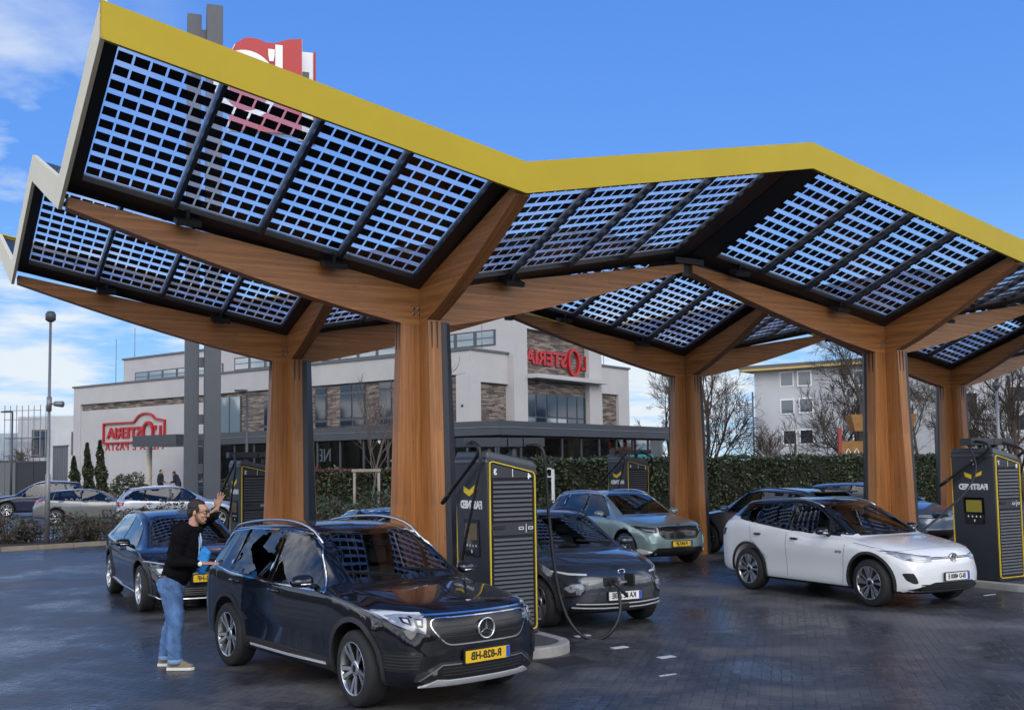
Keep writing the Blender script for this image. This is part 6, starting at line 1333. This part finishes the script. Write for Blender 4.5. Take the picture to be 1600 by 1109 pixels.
for i, (px, Y, wd, ht) in enumerate([(14, 32.6, 1.4, .85), (46, 33.2, .9, .7), (108, 32.6, 1.4, .95), (142, 33.0, 1.0, .75), (178, 32.6, 1.3, 1.0), (208, 33.0, 1.1, .95), (238, 32.6, 1.1, 1.05), (268, 33.2, 1.4, 1.25), (-25, 32.5, 1.4, 1.0)]):
    lab = ['bushy half bare shrub near the left edge of the planting bed', 'small shrub just left of the lamp post', 'brown shrub just right of the lamp post', 'half bare shrub below the grey hatchback', 'leafy shrub below the gap between hatchback and estate car', 'dark shrub at the rear corner of the silver estate car', 'narrow shrub in front of the silver estate car', 'green shrub behind the head of the man', 'shrub cut by the left edge of the picture'][i]
    shrub(px, 800, Y, wd, ht, lab, 750, bedw, 10 + i, 'shrubs in the planting bed')
shrub(202, 760, 53, 2.0, 1.6, 'round yellow green bush by the rendered sign wall', 1800, [.10, .35, .50, 0, .05], 31, z0=.4, size=.08)
shrub(352, 765, 48.5, 1.9, 1.5, 'pale green bush below the shop windows left of the far timber column', 1600, [.10, .32, .52, 0, .06], 32, z0=.2, size=.08)
for i, (px, Y, wd, ht) in enumerate([(525, 36.0, 2.0, 1.0), (560, 35.2, 1.8, .95), (600, 36.0, 2.3, 1.35), (505, 37, 1.6, 1.2)]):
    shrub(px, 790, Y, wd, ht, ['grey green grassy shrub left of the stake frame', 'low grassy shrub under the stake frame', 'rounded grey green shrub right of the stake frame', 'dry grassy shrub beside the far timber column'][i], 2600, [.20, .34, .34, 0, .12], 40 + i, 'shrubs below the short hedge', size=.05)
shrub(857, 770, 36.5, 1.1, 1.0, 'small dark shrub at the foot of the white marker post', 1000, [.4, .35, .15, 0, .1], 47)
# columnar conifers
def cypress(px, ytop, Y, wd, label, seed):
    rng = np.random.default_rng(seed); p = dp(px, ytop, Y); ht = p.z; t = thing('cypress', label, 'tree', (p.x, p.y, 0), 0, 'columnar conifers by the sign wall'); n = 2600; wd *= .52
    z = rng.uniform(0, 1, n) ** .9; rad = wd / 2 * (np.sin(np.minimum(1, (1 - z) * 1.6) * 1.57)) * (1 + .2 * np.sin(z * 21 + seed)); a = rng.uniform(0, 6.28, n); r = rad * rng.uniform(.6, 1.05, n)
    pts = np.stack([r * np.cos(a) + .06 * np.sin(z * 5), r * np.sin(a), .15 + z * (ht - .15)], 1); leaf_cloud(rng, pts, .10, [.40, .38, .12, 0, .10]).build('crown', M_LEAF, t); mb = MB(); mb.tube([(0, 0, 0), (0, 0, ht * .9)], [.07, .02], 6); mb.build('trunk', M_BARK, t)
cypress(117, 713, 63, 1.2, 'shortest dark conifer at the left corner of the sign wall', 1); cypress(138, 692, 61, 1.15, 'slim middle conifer against the pale sign wall', 2); cypress(158, 688, 58.5, 1.2, 'tallest conifer in front of the red wall sign', 3)
# bare trees
def bare_tree(px, pyb, Y, ht, spread, label, seed, bark=M_BARK, levels=4, forks=5, trunk=.16, name='bare_tree', lean=0., upright=.70, base=.12, group='bare winter trees', dens=1.):
    rng = np.random.default_rng(seed); p = dp(px, pyb, Y); t = thing(name, label, 'tree', (p.x, p.y, 0), 0, group); tr = MB(); br = MB()
    def grow_(p0, d, ln, r, lv):
        n = 4 if lv > 1 else 3; pts = [p0]; q_ = p0.copy(); dd = d.copy()
        for k in range(n):
            dd = (dd + Vector(rng.normal(0, .13, 3)) + Vector((0, 0, .07))).normalized(); q_ = q_ + dd * ln / n; pts.append(q_.copy())
        mb = tr if lv == levels else br
        mb.tube(pts, [r * (1 - .6 * k / n) for k in range(n + 1)], 7 if lv == levels else (5 if lv >= levels - 1 else 3), 0, False)
        if lv == 0: return
        m = int(round((forks if lv < levels else forks + 4) * dens))
        for k in range(m):
            f = rng.uniform(base if lv == levels else .2, 1.0); i = min(n - 1, int(f * n)); s = pts[i].lerp(pts[i + 1], f * n - i)
            a = rng.uniform(0, 6.28); c = rng.uniform(.45, 1.0); axis = pts[i + 1] - pts[i]; axis.normalize(); o = axis.orthogonal().normalized(); o2 = axis.cross(o)
            nd = (axis * (1 - c * .5) * (upright + .5) + (o * math.cos(a) + o2 * math.sin(a)) * c * spread).normalized()
            grow_(s, nd, ln * rng.uniform(.48, .74) * (1 - .25 * f), max(.013, r * .48 * (1 - .4 * f)), lv - 1)
    grow_(Vector((0, 0, 0)), Vector((lean, 0, 1)).normalized(), ht * .80, trunk, levels)
    tr.build('trunk', bark, t); br.build('crown', bark, t); return t
bare_tree(1105, 715, 72, 9.2, .85, 'bare spreading tree right of the middle timber column', 51, levels=4, forks=7, trunk=.20, base=.08)
bare_tree(1052, 715, 80, 7.6, .8, 'bare tree at the right end of the restaurant terrace', 52, levels=4, forks=6, trunk=.15)
bare_tree(1240, 715, 66, 4.6, .9, 'small forked bare tree with pale trunk in front of the white block', 53, M_BARK2, 3, 5, .12)
bare_tree(1345, 715, 68, 9.4, .75, 'largest bare tree rising above the eave of the white block', 54, levels=4, forks=7, trunk=.20, base=.10)
bare_tree(1292, 715, 74, 6.4, .8, 'slender bare tree left of the play tower', 55, levels=4, forks=6, trunk=.12)
bare_tree(1203, 715, 70, 4.0, .6, 'reddish twiggy bush at the foot of the spiral stair', 56, M_TWIGR, 3, 8, .07, base=.02, name='bare_shrub')
bare_tree(1160, 715, 76, 4.0, .9, 'low reddish bare tree left of the spiral stair', 57, M_TWIGR, 4, 4, .08, base=.05)
bare_tree(1522, 715, 64, 5.6, .8, 'bare tree behind the right charger', 58, levels=4, forks=6, trunk=.12)
bare_tree(1600, 700, 56, 8.4, .9, 'large bare tree at the right edge of the picture', 59, levels=4, forks=7, trunk=.20, base=.06)
bare_tree(1440, 700, 78, 8.0, .8, 'bare tree between the two right timber columns', 60, levels=4, forks=6, trunk=.14)
bare_tree(24, 735, 88, 3.6, .9, 'low bare tree left of the lamp post before the scaffold', 61, M_BARK2, 4, 4, .1, base=.03)
bare_tree(58, 735, 84, 4.4, .9, 'bare bushy tree right behind the lamp post', 62, M_BARK2, 4, 5, .12, base=.03)
bare_tree(575, 790, 38, 6.2, .55, 'thin sapling tied to the wooden stake frame', 63, M_BARK2, 3, 5, .05, base=.3, group=None)
# tree belt round the horizon; unseen part added near and tall to darken reflections
rng = np.random.default_rng(9); mb = MB()
for k in range(240):
    a = 2 * math.pi * k / 240; back = math.sin(a) < .80; rad = 95 if back else 420; x, y = rad * math.cos(a), rad * math.sin(a); h_ = (10 if back else 3.0) * rng.uniform(.6, 1.15); w_ = 2 * math.pi * rad / 240
    for j in range(3): 
        o = Vector((x, y, 0)) + Vector((-math.sin(a), math.cos(a), 0)) * w_ * rng.uniform(-.5, .5); s_ = w_ * rng.uniform(.45, .75); hh = h_ * rng.uniform(.7, 1.1)
        mb.lathe([(s_ * .8, -.5), (s_, hh * .35), (s_ * .75, hh * .75), (s_ * .3, hh * .97), (0, hh)], lambda c_, d_, h, o=o: (o.x + c_, o.y + d_, h), 9, 0, True)
o = mb.build('added_tree_belt', P('far_wood', (.040, .042, .030), .95, var=.4, vscale=.2)); o['kind'] = 'stuff'; o['label'] = 'belt of trees added round the horizon to darken reflections'; o['category'] = 'woodland'
# planting bed with kerb, mulch
def wpath(pl): return [gp(*p) for p in pl]
pa = [(-30.0, 30.6), q(0, 861), q(165, 850.5), (-7.6, 31.2), (-5.0, 33.6)]; pb_ = [(-4.4, 35.2), (-9.5, 34.2), (-30, 34.6)]
sheet('planting_bed', pa + pb_, .05, P('bark_mulch', (.050, .030, .020), .95, var=.45, vscale=14, bump=.5, bscale=50))
mb = MB()
for i in range(len(pa) - 1):
    a, b_ = Vector(pa[i]), Vector(pa[i + 1]); d = (b_ - a).normalized(); n_ = Vector((d.y, -d.x)); k = max(1, int((b_ - a).length / 1.0))
    for j in range(k):
        s0_, s1_ = a.lerp(b_, j / k), a.lerp(b_, (j + 1) / k) - d * .012
        mb.hexa([(*(s0_ + n_ * .14), -.01), (*(s1_ + n_ * .14), -.01), (*s1_, -.01), (*s0_, -.01), (*(s0_ + n_ * .12), .12), (*(s1_ + n_ * .12), .12), (*s1_, .12), (*s0_, .12)])
o = mb.build('kerb', P('kerb_stone', (.26, .22, .16), .9, var=.2, vscale=2)); o['kind'] = 'structure'
# entrance terrace in front of the sign wall
mb = MB(); vs = [B0 + BX * x + BY * y for x, y in ((-6.5, 14), (-.2, 14), (-.2, 34), (-6.5, 34))]; mb.hexa([v + Vector((0, 0, -.02)) for v in vs] + [v + Vector((0, 0, .5)) for v in vs]); o = mb.build('terrace', M_CONC); o['kind'] = 'structure'
# grey panel fence and dark gate at the far left
f0 = dp(-60, 735, 74); f1 = dp(24, 735, 74); f2 = dp(76, 735, 74); f3 = dp(104, 735, 72)
def fence(name, label, a, b_, z0, z1, mat, cat, rib):
    a = Vector((a.x, a.y, 0)); b_ = Vector((b_.x, b_.y, 0)); d = (b_ - a); L_ = d.length; t = thing(name, label, cat, a, math.atan2(d.y, d.x)); mb = MB(); mb.box((0, 0, z0), (L_, .08, z1)); k = int(L_ / rib)
    for i in range(k): mb.box((L_ * i / k + .02, -.03, z0), (L_ * i / k + .10, -.001, z1))
    mb.build('panel', mat, t); mb = MB()
    mb.box((0, -.05, z1), (L_, .13, z1 + .10)); mb.build('top_rail', M_BAND, t)
zf = dp(50, 721, 74).z
fence('panel_fence', 'grey vertical panel fence at the left edge beyond the car park', f0, f1, 0, zf, P('fence_grey', (.13, .14, .15), .7), 'fence', .4); fence('metal_gate', 'dark blue-black metal gate between the two grey fence pieces', f1 + Vector((.02, 0, 0)), f2, .1, zf - .05, P('gate_dark', (.02, .024, .032), .5), 'gate', 1.1); fence('panel_fence', 'taller grey panel screen joining the left corner of the restaurant', f2 + Vector((.3, 0, 0)), f3, 0, dp(90, 698, 73).z, P('fence_grey', (.13, .14, .15), .7), 'fence', .4)
# parasol on the terrace, play tower behind the hedge
p = dp(1003, 700, 49.3); t = thing('parasol', 'closed-looking teal parasol on the terrace behind the hedge', 'parasol', (p.x, p.y, 0)); t['label'] = 'teal parasol spread on the terrace behind the hedge'
mb = MB(); n_ = 8; rim = [(.62 * math.cos(2 * math.pi * k / n_), .62 * math.sin(2 * math.pi * k / n_), p.z - .40) for k in range(n_)]; mb.add([(0, 0, p.z)] + rim + [(0, 0, p.z - .03)] + [(x, y, z - .03) for x, y, z in rim], [(0, 1 + k, 1 + (k + 1) % n_) for k in range(n_)] + [(9, 10 + (k + 1) % n_, 10 + k) for k in range(n_)] + [(1 + k, 10 + k, 10 + (k + 1) % n_, 1 + (k + 1) % n_) for k in range(n_)]); mb.build('canopy', P('parasol_teal', (.02, .20, .19), .8), t); mb = MB(); mb.tube([(0, 0, 0), (0, 0, p.z - .03)], .025, 8); mb.build('pole', M_SILVER, t)
p = dp(1313, 720, 62); t = thing('play_tower', 'ochre and red wooden play tower behind the hedge', 'play equipment', (p.x, p.y, 0)); k62 = 62 / CAM_F; zz = lambda py: dp(1330, py, 62).z
M_OCH = P('ochre_board', (.30, .155, .045), .75, var=.2); M_REDP = P('red_post', (.34, .06, .05), .7)
for px, top, tl in ((1313, 668, .02), (1356, 665, -.05), (1422, 668, 0)): x = (px - 1313) * k62; mb = MB(); mb.hexa([(x - .1, -.1, 0), (x + .1, -.1, 0), (x + .1, .1, 0), (x - .1, .1, 0), (x - .1 + tl, -.1, zz(top)), (x + .1 + tl, -.1, zz(top)), (x + .1 + tl, .1, zz(top)), (x - .1 + tl, .1, zz(top))]); mb.build('post', M_REDP, t)
x0, x1 = .11, 41 * k62; mb = MB(); mb.box((x0, -.06, zz(716)), (x1, .06, zz(689))); mb.build('panel', M_OCH, t); mb = MB(); mb.box((x1 + .25, -.06, zz(716)), (108 * k62, .06, zz(689))); mb.build('panel', M_OCH, t)
for px in (1325, 1338): x = (px - 1313) * k62; mb = MB(); mb.tube([(x - .14, -.11, zz(715)), (x - .12, -.11, zz(706)), (x, -.11, zz(701)), (x + .12, -.11, zz(706)), (x + .14, -.11, zz(715))], .035, 6); mb.build('hoop', M_SWHITE, t)
xa, xb = 14 * k62, 117 * k62; mb = MB(); mb.hexa([(xa + .25, -.5, zz(674)), (xb - .3, -.5, zz(674)), (xb - .3, .5, zz(674)), (xa + .25, .5, zz(674)), (xa, -.6, zz(648)), (xb, -.6, zz(648)), (xb, .6, zz(648)), (xa, .6, zz(648))]); mb.build('roof_box', M_OCH, t)
# ------------------------------------------------------------------ people
M_SKIN = P('skin', (.50, .27, .18), .5, var=.08, vscale=12); M_HAIR = P('hair_dark', (.020, .013, .010), .6, bump=.5, bscale=120, var=.3, vscale=60)
M_HOOD = P('hoodie_black', (.005, .005, .006), .95, spec=.12, bump=.35, bscale=70, var=.2, vscale=9)
M_JEAN = P('jeans_blue', (.085, .175, .36), .85, var=.5, vscale=7, bump=.35, bscale=220, stretch=(1, 1, .45)); M_SHOE = P('shoe_taupe', (.24, .19, .13), .8, var=.12, vscale=20); M_SOLE = P('shoe_sole', (.70, .69, .65), .6)
M_CLOTHB = P('bright_blue_cloth', (.02, .26, .68), .7, var=.15, vscale=9)
def ell(mb, c, r, rot=None, n=16, k=10, m=0):
    """ellipsoid"""
    Mx = rot or Matrix.Identity(3); c = Vector(c); vs = []; fs = []
    for i in range(k + 1):
        t = math.pi * i / k
        for j in range(n):
            a = 2 * math.pi * j / n; vs.append(c + Mx @ Vector((r[0] * math.sin(t) * math.cos(a), r[1] * math.sin(t) * math.sin(a), r[2] * math.cos(t))))
    fs = [(i * n + j, i * n + (j + 1) % n, (i + 1) * n + (j + 1) % n, (i + 1) * n + j) for i in range(k) for j in range(n)]
    mb.add(vs, fs, m)
def limb(mb, pts, rs, flat=1.):
    """chain of spheres and tapered segments"""
    pts = [Vector(p) for p in pts]
    for p, r in zip(pts, rs): ell(mb, p, (r, r, r), None, 14, 8)
    for i in range(len(pts) - 1): mb.tube([pts[i], pts[i + 1]], [rs[i], rs[i + 1]], 14)
def blob(mb, name, mat, voxel, parent, smooth=6, disp=None):
    """union of overlapping shapes as one continuous smoothed surface"""
    me = bpy.data.meshes.new(name); me.from_pydata(mb.v, [], mb.f); o = bpy.data.objects.new('tmp', me); COL.objects.link(o)
    bm = bmesh.new(); bm.from_mesh(me); bmesh.ops.remove_doubles(bm, verts=bm.verts, dist=1e-6); bmesh.ops.recalc_face_normals(bm, faces=bm.faces); bm.to_mesh(me); bm.free()
    md = o.modifiers.new('r', 'REMESH'); md.mode = 'VOXEL'; md.voxel_size = voxel
    sm = o.modifiers.new('s', 'SMOOTH'); sm.factor = .5; sm.iterations = smooth
    dg = bpy.context.evaluated_depsgraph_get(); m2 = bpy.data.meshes.new_from_object(o.evaluated_get(dg)); bpy.data.objects.remove(o)
    if disp:
        from mathutils import noise
        for v in m2.vertices: v.co += v.normal * disp(v.co, noise)
    m2.name = name; m2.materials.clear(); m2.materials.append(mat); m2.polygons.foreach_set('use_smooth', [True] * len(m2.polygons))
    b = bpy.data.objects.new(name, m2); COL.objects.link(b)
    if parent: b.parent = parent
    return b
def hand(mb, wrist, d, up, side, curl=.25, spread=.16, L_=.19):
    """palm, four unequal fingers and a thumb; d points along the hand, side towards the thumb"""
    d = Vector(d).normalized(); side = (Vector(side) - d * Vector(side).dot(d)).normalized(); nrm = d.cross(side).normalized()
    if nrm.dot(Vector(up)) < 0: nrm = -nrm
    w = Vector(wrist); Mx = Matrix((d, side, nrm)).transposed(); ell(mb, w + d * .05, (.060, .042, .017), Mx); limb(mb, [w - d * .02, w + d * .03], [.026, .024])
    for k, (o, ln) in enumerate(((.030, .078), (.010, .088), (-.010, .082), (-.029, .064))):
        b = w + d * .092 + side * o; dd = (d + side * o / .03 * spread).normalized(); p1 = b + dd * ln * .45; d2 = (dd - nrm * curl).normalized(); p2 = p1 + d2 * ln * .32; p3 = p2 + (d2 - nrm * curl).normalized() * ln * .26
        limb(mb, [b - d * .02, b, p1, p2, p3], [.0105, .0105, .0095, .0088, .0075])
    b = w + d * .025 + side * .034; limb(mb, [b - side * .015, b, b + d * .03 + side * .026, b + d * .062 + side * .034], [.014, .0135, .011, .009])
MAN = Vector((-3.80, 12.13, 0))
man = thing('person', 'man in black hoodie and light blue jeans waving beside the black SUV', 'person', MAN)
# local axes: x = where he faces (image right), y = away from the camera, z = up
bd = MB()
HC = Vector((.165, .0, 1.765)); Rt = Matrix.Rotation(R(10), 3, 'Y'); HS = 1.06
def hp(x, y, z): return HC + Rt @ Vector((x * HS, y * HS, z * HS))
ell(bd, hp(-.012, 0, .03), (.103, .078, .105), Rt); ell(bd, hp(.035, 0, -.035), (.066, .060, .088), Rt); ell(bd, hp(.062, 0, -.085), (.034, .036, .030), Rt)
ell(bd, hp(.075, 0, .045), (.028, .055, .040), Rt)                                                    # forehead and brow
limb(bd, [hp(.092, 0, .022), hp(.112, 0, -.008), hp(.121, 0, -.020)], [.010, .013, .014]); limb(bd, [hp(.112, -.014, -.024), hp(.112, .014, -.024)], [.010, .010])
limb(bd, [hp(.094, -.020, -.056), hp(.101, 0, -.053), hp(.094, .020, -.056)], [.008, .0095, .008]); limb(bd, [hp(.093, -.016, -.068), hp(.098, 0, -.069), hp(.093, .016, -.068)], [.008, .009, .008])
for s in (-1, 1):
    ell(bd, hp(-.012, s * .080, -.005), (.020, .010, .032), Rt); ell(bd, hp(.070, s * .040, -.025), (.026, .022, .024), Rt)
limb(bd, [(.095, 0, 1.56), (.115, 0, 1.62), hp(-.02, 0, -.06)], [.066, .060, .058])
# torso, arms and legs of the one body
SR, SL = Vector((.02, -.19, 1.52)), Vector((.04, .19, 1.54)); ER, EL = Vector((-.03, -.23, 1.215)), Vector((.07, .40, 1.60)); WR, WL = Vector((.255, -.19, 1.195)), Vector((.315, .24, 1.79))
limb(bd, [(.07, 0, 1.50), (.03, 0, 1.36), (-.03, 0, 1.15), (-.09, 0, 1.0)], [.10, .115, .105, .11])
limb(bd, [(.06, -.02, 1.53), SR, ER, WR], [.05, .052, .042, .028]); limb(bd, [(.06, .02, 1.53), SL, EL, WL], [.05, .052, .042, .027])
hand(bd, WR + Vector((.02, 0, 0)), (1, .05, .02), (0, 0, 1), (0.1, 1, .1), .22); hand(bd, WL + Vector((.006, 0, .02)), (.30, .0, 1), (-1, 0, .2), (-.6, -.8, 0), .10, .30)
HR, HL = Vector((-.11, -.09, .98)), Vector((-.14, .09, .98)); KR, KL = Vector((-.045, -.11, .53)), Vector((-.15, .13, .53)); AR, AL = Vector((-.045, -.11, .10)), Vector((-.235, .15, .10))
for h_, k_, a_ in ((HR, KR, AR), (HL, KL, AL)): limb(bd, [h_, k_, a_, a_ + Vector((.10, 0, -.05))], [.085, .06, .042, .035])
body = blob(bd, 'body', M_SKIN, .0052, man, 4)
# jeans
def folds(amp, fx, fz, low=None):
    def f(p, nz):
        a = nz.noise(Vector((p.x * fx, p.y * fx, p.z * fz))) * amp; a += nz.noise(Vector((p.x * 3 + 5, p.y * 3, p.z * 30 + p.x * 26))) * amp * .55 * (1 if low is None else max(.25, low(p))); return a
    return f
jm = MB()
limb(jm, [(-.105, 0, 1.02), (-.115, 0, .93)], [.135, .15]); ell(jm, (-.135, 0, .95), (.165, .185, .125)); ell(jm, (-.18, -.07, .93), (.10, .095, .11)); ell(jm, (-.19, .07, .93), (.10, .095, .11))
for h_, k_, a_, m_ in ((HR, KR, AR, .08), (HL, KL, AL, .08)):
    limb(jm, [h_ + Vector((-.015, 0, -.04)), h_.lerp(k_, .5) + Vector((.0, 0, 0)), k_ + Vector((.005, 0, 0)), k_.lerp(a_, .45) + Vector((-.02, 0, 0)), a_ + Vector((0, 0, .035))], [.132, .116, .094, .090, .080])
jn = blob(jm, 'jeans', M_JEAN, .012, man, 7, folds(.013, 7, 10, lambda p: 1.4 if p.z < .66 or p.z > .82 else .7))
for a_ in (AR, AL):
    m = MB(); m.lathe([(.073, .02), (.079, .022), (.080, .07), (.074, .072), (.066, .066)], lambda x, y, h, a_=a_: (a_.x + x * 1.06, a_.y + y, .055 + h), 24); m.build('cuff', P('jeans_cuff', (.20, .31, .48), .85, var=.2, vscale=30), jn)
m = MB(); m.lathe([(.150, .0), (.153, .004), (.153, .034), (.150, .038)], lambda x, y, h: (-.105 + x * .93 - h * .1, y * 1.08, 1.025 + h), 32); m.build('belt', P('belt_brown', (.13, .06, .03), .6), jn)
# hoodie
hm = MB()
limb(hm, [(.055, 0, 1.50), (.035, 0, 1.38), (-.01, 0, 1.20), (-.075, 0, 1.06)], [.15, .172, .180, .172]); ell(hm, (.0, 0, 1.32), (.178, .215, .22)); ell(hm, (-.06, 0, 1.10), (.175, .20, .12)); ell(hm, (.045, 0, 1.50), (.12, .20, .085))
limb(hm, [(.05, -.06, 1.53), SR, SR.lerp(ER, .5), ER, ER.lerp(WR, .5), WR + Vector((-.035, 0, .002))], [.09, .095, .083, .072, .060, .046]); limb(hm, [(.06, .06, 1.53), SL, EL, WL + Vector((-.02, 0, -.08))], [.09, .088, .066, .046])
for k in range(9):       # the hood lying behind the neck
    a = math.pi * (.15 + 1.7 * k / 8); p = Vector((.055 - .095 * math.cos(a + math.pi) * -1, .125 * math.sin(a), 1.60 + .018 * math.cos(a))); ell(hm, (.07 + .115 * math.cos(a), .115 * math.sin(a), 1.595 - .03 * math.cos(a)), (.046, .046, .040))
ell(hm, (-.075, 0, 1.585), (.070, .10, .062))
blob(hm, 'hoodie', M_HOOD, .012, man, 7, folds(.017, 6, 8))
m = MB(); m.tube([(.168, -.045, 1.56), (.192, -.05, 1.50), (.200, -.05, 1.42), (.196, -.045, 1.33), (.19, -.045, 1.27)], .006, 6); m.tube([(.185, -.02, 1.56), (.21, -.02, 1.45), (.203, -.02, 1.36)], .012, 6); m.build('shirt_edge', P('pale_blue_shirt', (.40, .58, .82), .8), man)
# hair, beard, glasses, watch
m = MB(); ell(m, hp(-.038, 0, .050), (.092, .085, .098), Rt); ell(m, hp(-.062, 0, .0), (.062, .076, .085), Rt); ell(m, hp(-.005, 0, .102), (.070, .064, .036), Rt)
for s in (-1, 1): ell(m, hp(-.005, s * .073, .035), (.040, .012, .045), Rt)
blob(m, 'hair', M_HAIR, .007, body, 3, lambda p, nz: .006 * nz.noise(p * 45))
m = MB(); 
for s in (-1, 1): limb(m, [hp(.005, s * .066, -.03), hp(.018, s * .063, -.065), hp(.045, s * .048, -.092), hp(.075, s * .025, -.105)], [.010, .016, .017, .016])
limb(m, [hp(.085, -.02, -.098), hp(.093, 0, -.10), hp(.085, .02, -.098)], [.014, .015, .014]); limb(m, [hp(.097, -.024, -.045), hp(.106, 0, -.041), hp(.097, .024, -.045)], [.0055, .006, .0055])
blob(m, 'beard', P('beard_stubble', (.13, .075, .052), .8, var=.3, vscale=60), .005, body, 2)
m = MB()
for s in (-1, 1):
    m.tube([hp(.108, s * (.034 + .024 * math.cos(a)), .012 + .019 * math.sin(a)) for a in [2 * math.pi * k / 16 for k in range(17)]], .0032, 5); m.tube([hp(.108, s * .058, .016), hp(.05, s * .077, .016), hp(-.012, s * .082, .012)], .003, 5)
m.tube([hp(.110, -.010, .014), hp(.112, 0, .017), hp(.110, .010, .014)], .003, 5); m.build('glasses', P('glasses_frame', (.06, .008, .010), .3), body)
m = MB()
for s in (-1, 1): ell(m, hp(.082, s * .034, .012), (.0125, .0125, .0125), None, 10, 6)
m.build('eye', P('eye_white', (.55, .53, .5), .2), body)
m = MB()
for s in (-1, 1): m.tube([hp(.098, s * .016, .034), hp(.104, s * .034, .040), hp(.090, s * .055, .034)], .005, 5)
m.build('eyebrow', M_HAIR, body)
wp = WR + Vector((.005, 0, 0)); m = MB(); m.lathe([(.031, -.011), (.034, -.011), (.034, .011), (.031, .011)], lambda x, y, h: (wp.x + h, wp.y + x, wp.z + y), 24); m.build('watch_strap', P('watch_strap', (.55, .54, .52), .4), body)
m = MB(); m.lathe([(0, .009), (.021, .009), (.024, .006), (.024, -.004)], lambda x, y, h: (wp.x + x, wp.y - .034 - h, wp.z + y), 24); m.build('watch', M_SWHITE, body)
# shoes
for a_, nm in ((AR, 1), (AL, 0)):
    m = MB(); x0 = a_.x - .095; L_ = .315; prof = [(0, .036), (.10, .040), (.22, .047), (.28, .043), (.315, .012)]
    out = [(x0 + dx, a_.y - w_ * (1.02)) for dx, w_ in prof] + [(x0 + dx, a_.y + w_ * .98) for dx, w_ in prof[::-1]]; out = roundp(out, .02, 2)
    m.prism(out, lambda a, b, d: (a, b, d), .002, .036); so = m.build('shoe', M_SOLE, man, bevel=.006)
    m = MB(); ell(m, (x0 + .075, a_.y, .075), (.068, .044, .062)); limb(m, [(x0 + .07, a_.y, .10), (x0 + .09, a_.y, .125)], [.050, .048]); ell(m, (x0 + .16, a_.y, .058), (.095, .045, .052)); ell(m, (x0 + .245, a_.y, .048), (.062, .045, .032)); ell(m, (x0 + .04, a_.y, .06), (.036, .038, .045))
    blob(m, 'shoe_upper', M_SHOE, .008, so, 4)
    m = MB(); m.tube([(a_.x, a_.y, .09), (a_.x, a_.y, .155)], .050, 16); m.build('sock', M_SWHITE, so)
# blue cloth at his waist
cm = MB(); limb(cm, [(.16, .02, 1.31), (.23, .03, 1.325), (.275, .03, 1.29)], [.035, .038, .032]); limb(cm, [(.17, .02, 1.27), (.20, .03, 1.18), (.205, .03, 1.10)], [.06, .062, .045]); limb(cm, [(.26, .03, 1.27), (.245, .03, 1.15), (.225, .03, 1.06)], [.035, .03, .015])
cl = blob(cm, 'cloth', M_CLOTHB, .009, None, 6, folds(.010, 12, 10)); cl.location = MAN; tag(cl, 'bright blue cloth bunched between the waving man and his reaching forearm', 'cloth')
# two people by the entrance, seen over the estate car
def passer(px, py, Y, face, label, bend=0., jacket=(.02, .022, .026), z0=.5, bag=None):
    p = dp(px, py, Y); t = thing('person', label, 'person', (p.x, p.y, z0), face); b = MB()
    hd = Vector((.04 + bend * .9, 0, 1.63 - bend * .35))
    ell(b, hd, (.095, .075, .12)); ell(b, hd + Vector((.04, 0, -.05)), (.05, .05, .065)); limb(b, [hd + Vector((.10, 0, -.01)), hd + Vector((.085, 0, .01))], [.014, .01]); limb(b, [hd + Vector((-.02, 0, -.10)), (bend * .7, 0, 1.42 - bend * .2)], [.055, .06])
    sh = 1.40 - bend * .15; limb(b, [(bend * .6, 0, sh), (bend * .3, 0, 1.15), (0, 0, .95)], [.13, .13, .13])
    for s in (-1, 1):
        wr = Vector((bend * .6 + .22, s * .14, 1.05)); limb(b, [(bend * .6, s * .18, sh), (bend * .5 - .02, s * .23, 1.10), wr], [.06, .045, .03]); hand(b, wr, (.8, 0, -.3), (0, 0, 1), (0, -s, .3), .3); limb(b, [(0, s * .09, .92), (.02, s * .10, .50), (-.02, s * .10, .06), (.14, s * .10, .04)], [.085, .06, .045, .04])
    bo = blob(b, 'body', M_SKIN, .010, t, 3); jk = P('jacket_' + label.split()[2].strip(','), jacket, .85, bump=.2); j = MB()
    limb(j, [(bend * .6, 0, sh), (bend * .3, 0, 1.15), (0, 0, .92)], [.16, .165, .165]); ell(j, (bend * .6, 0, sh), (.13, .22, .10))
    for s in (-1, 1): limb(j, [(bend * .6, s * .18, sh), (bend * .5 - .02, s * .23, 1.10), (bend * .6 + .18, s * .15, 1.055)], [.085, .068, .05])
    blob(j, 'jacket', jk, .018, t, 5, folds(.012, 6, 8)); j = MB()
    for s in (-1, 1): limb(j, [(0, s * .09, .95), (.02, s * .10, .50), (-.02, s * .10, .10)], [.11, .085, .07])
    blob(j, 'trousers', P('trousers_dark', (.02, .024, .035), .85), .018, t, 5)
    m = MB(); ell(m, hd + Vector((-.025, 0, .035)), (.095, .083, .10)); blob(m, 'hair', M_HAIR, .014, bo, 2)
    for s in (-1, 1): m = MB(); ell(m, (.05, s * .10, .04), (.14, .05, .045)); m.build('shoe', M_BLACK, t, smooth=True)
    return t
passer(251, 745, 57, R(-10), 'person in dark jacket standing upright by the entrance behind the estate car', .0); passer(279, 748, 57, R(170), 'person in navy jacket bent forward beside the pylon near the entrance', .28, (.014, .018, .035))
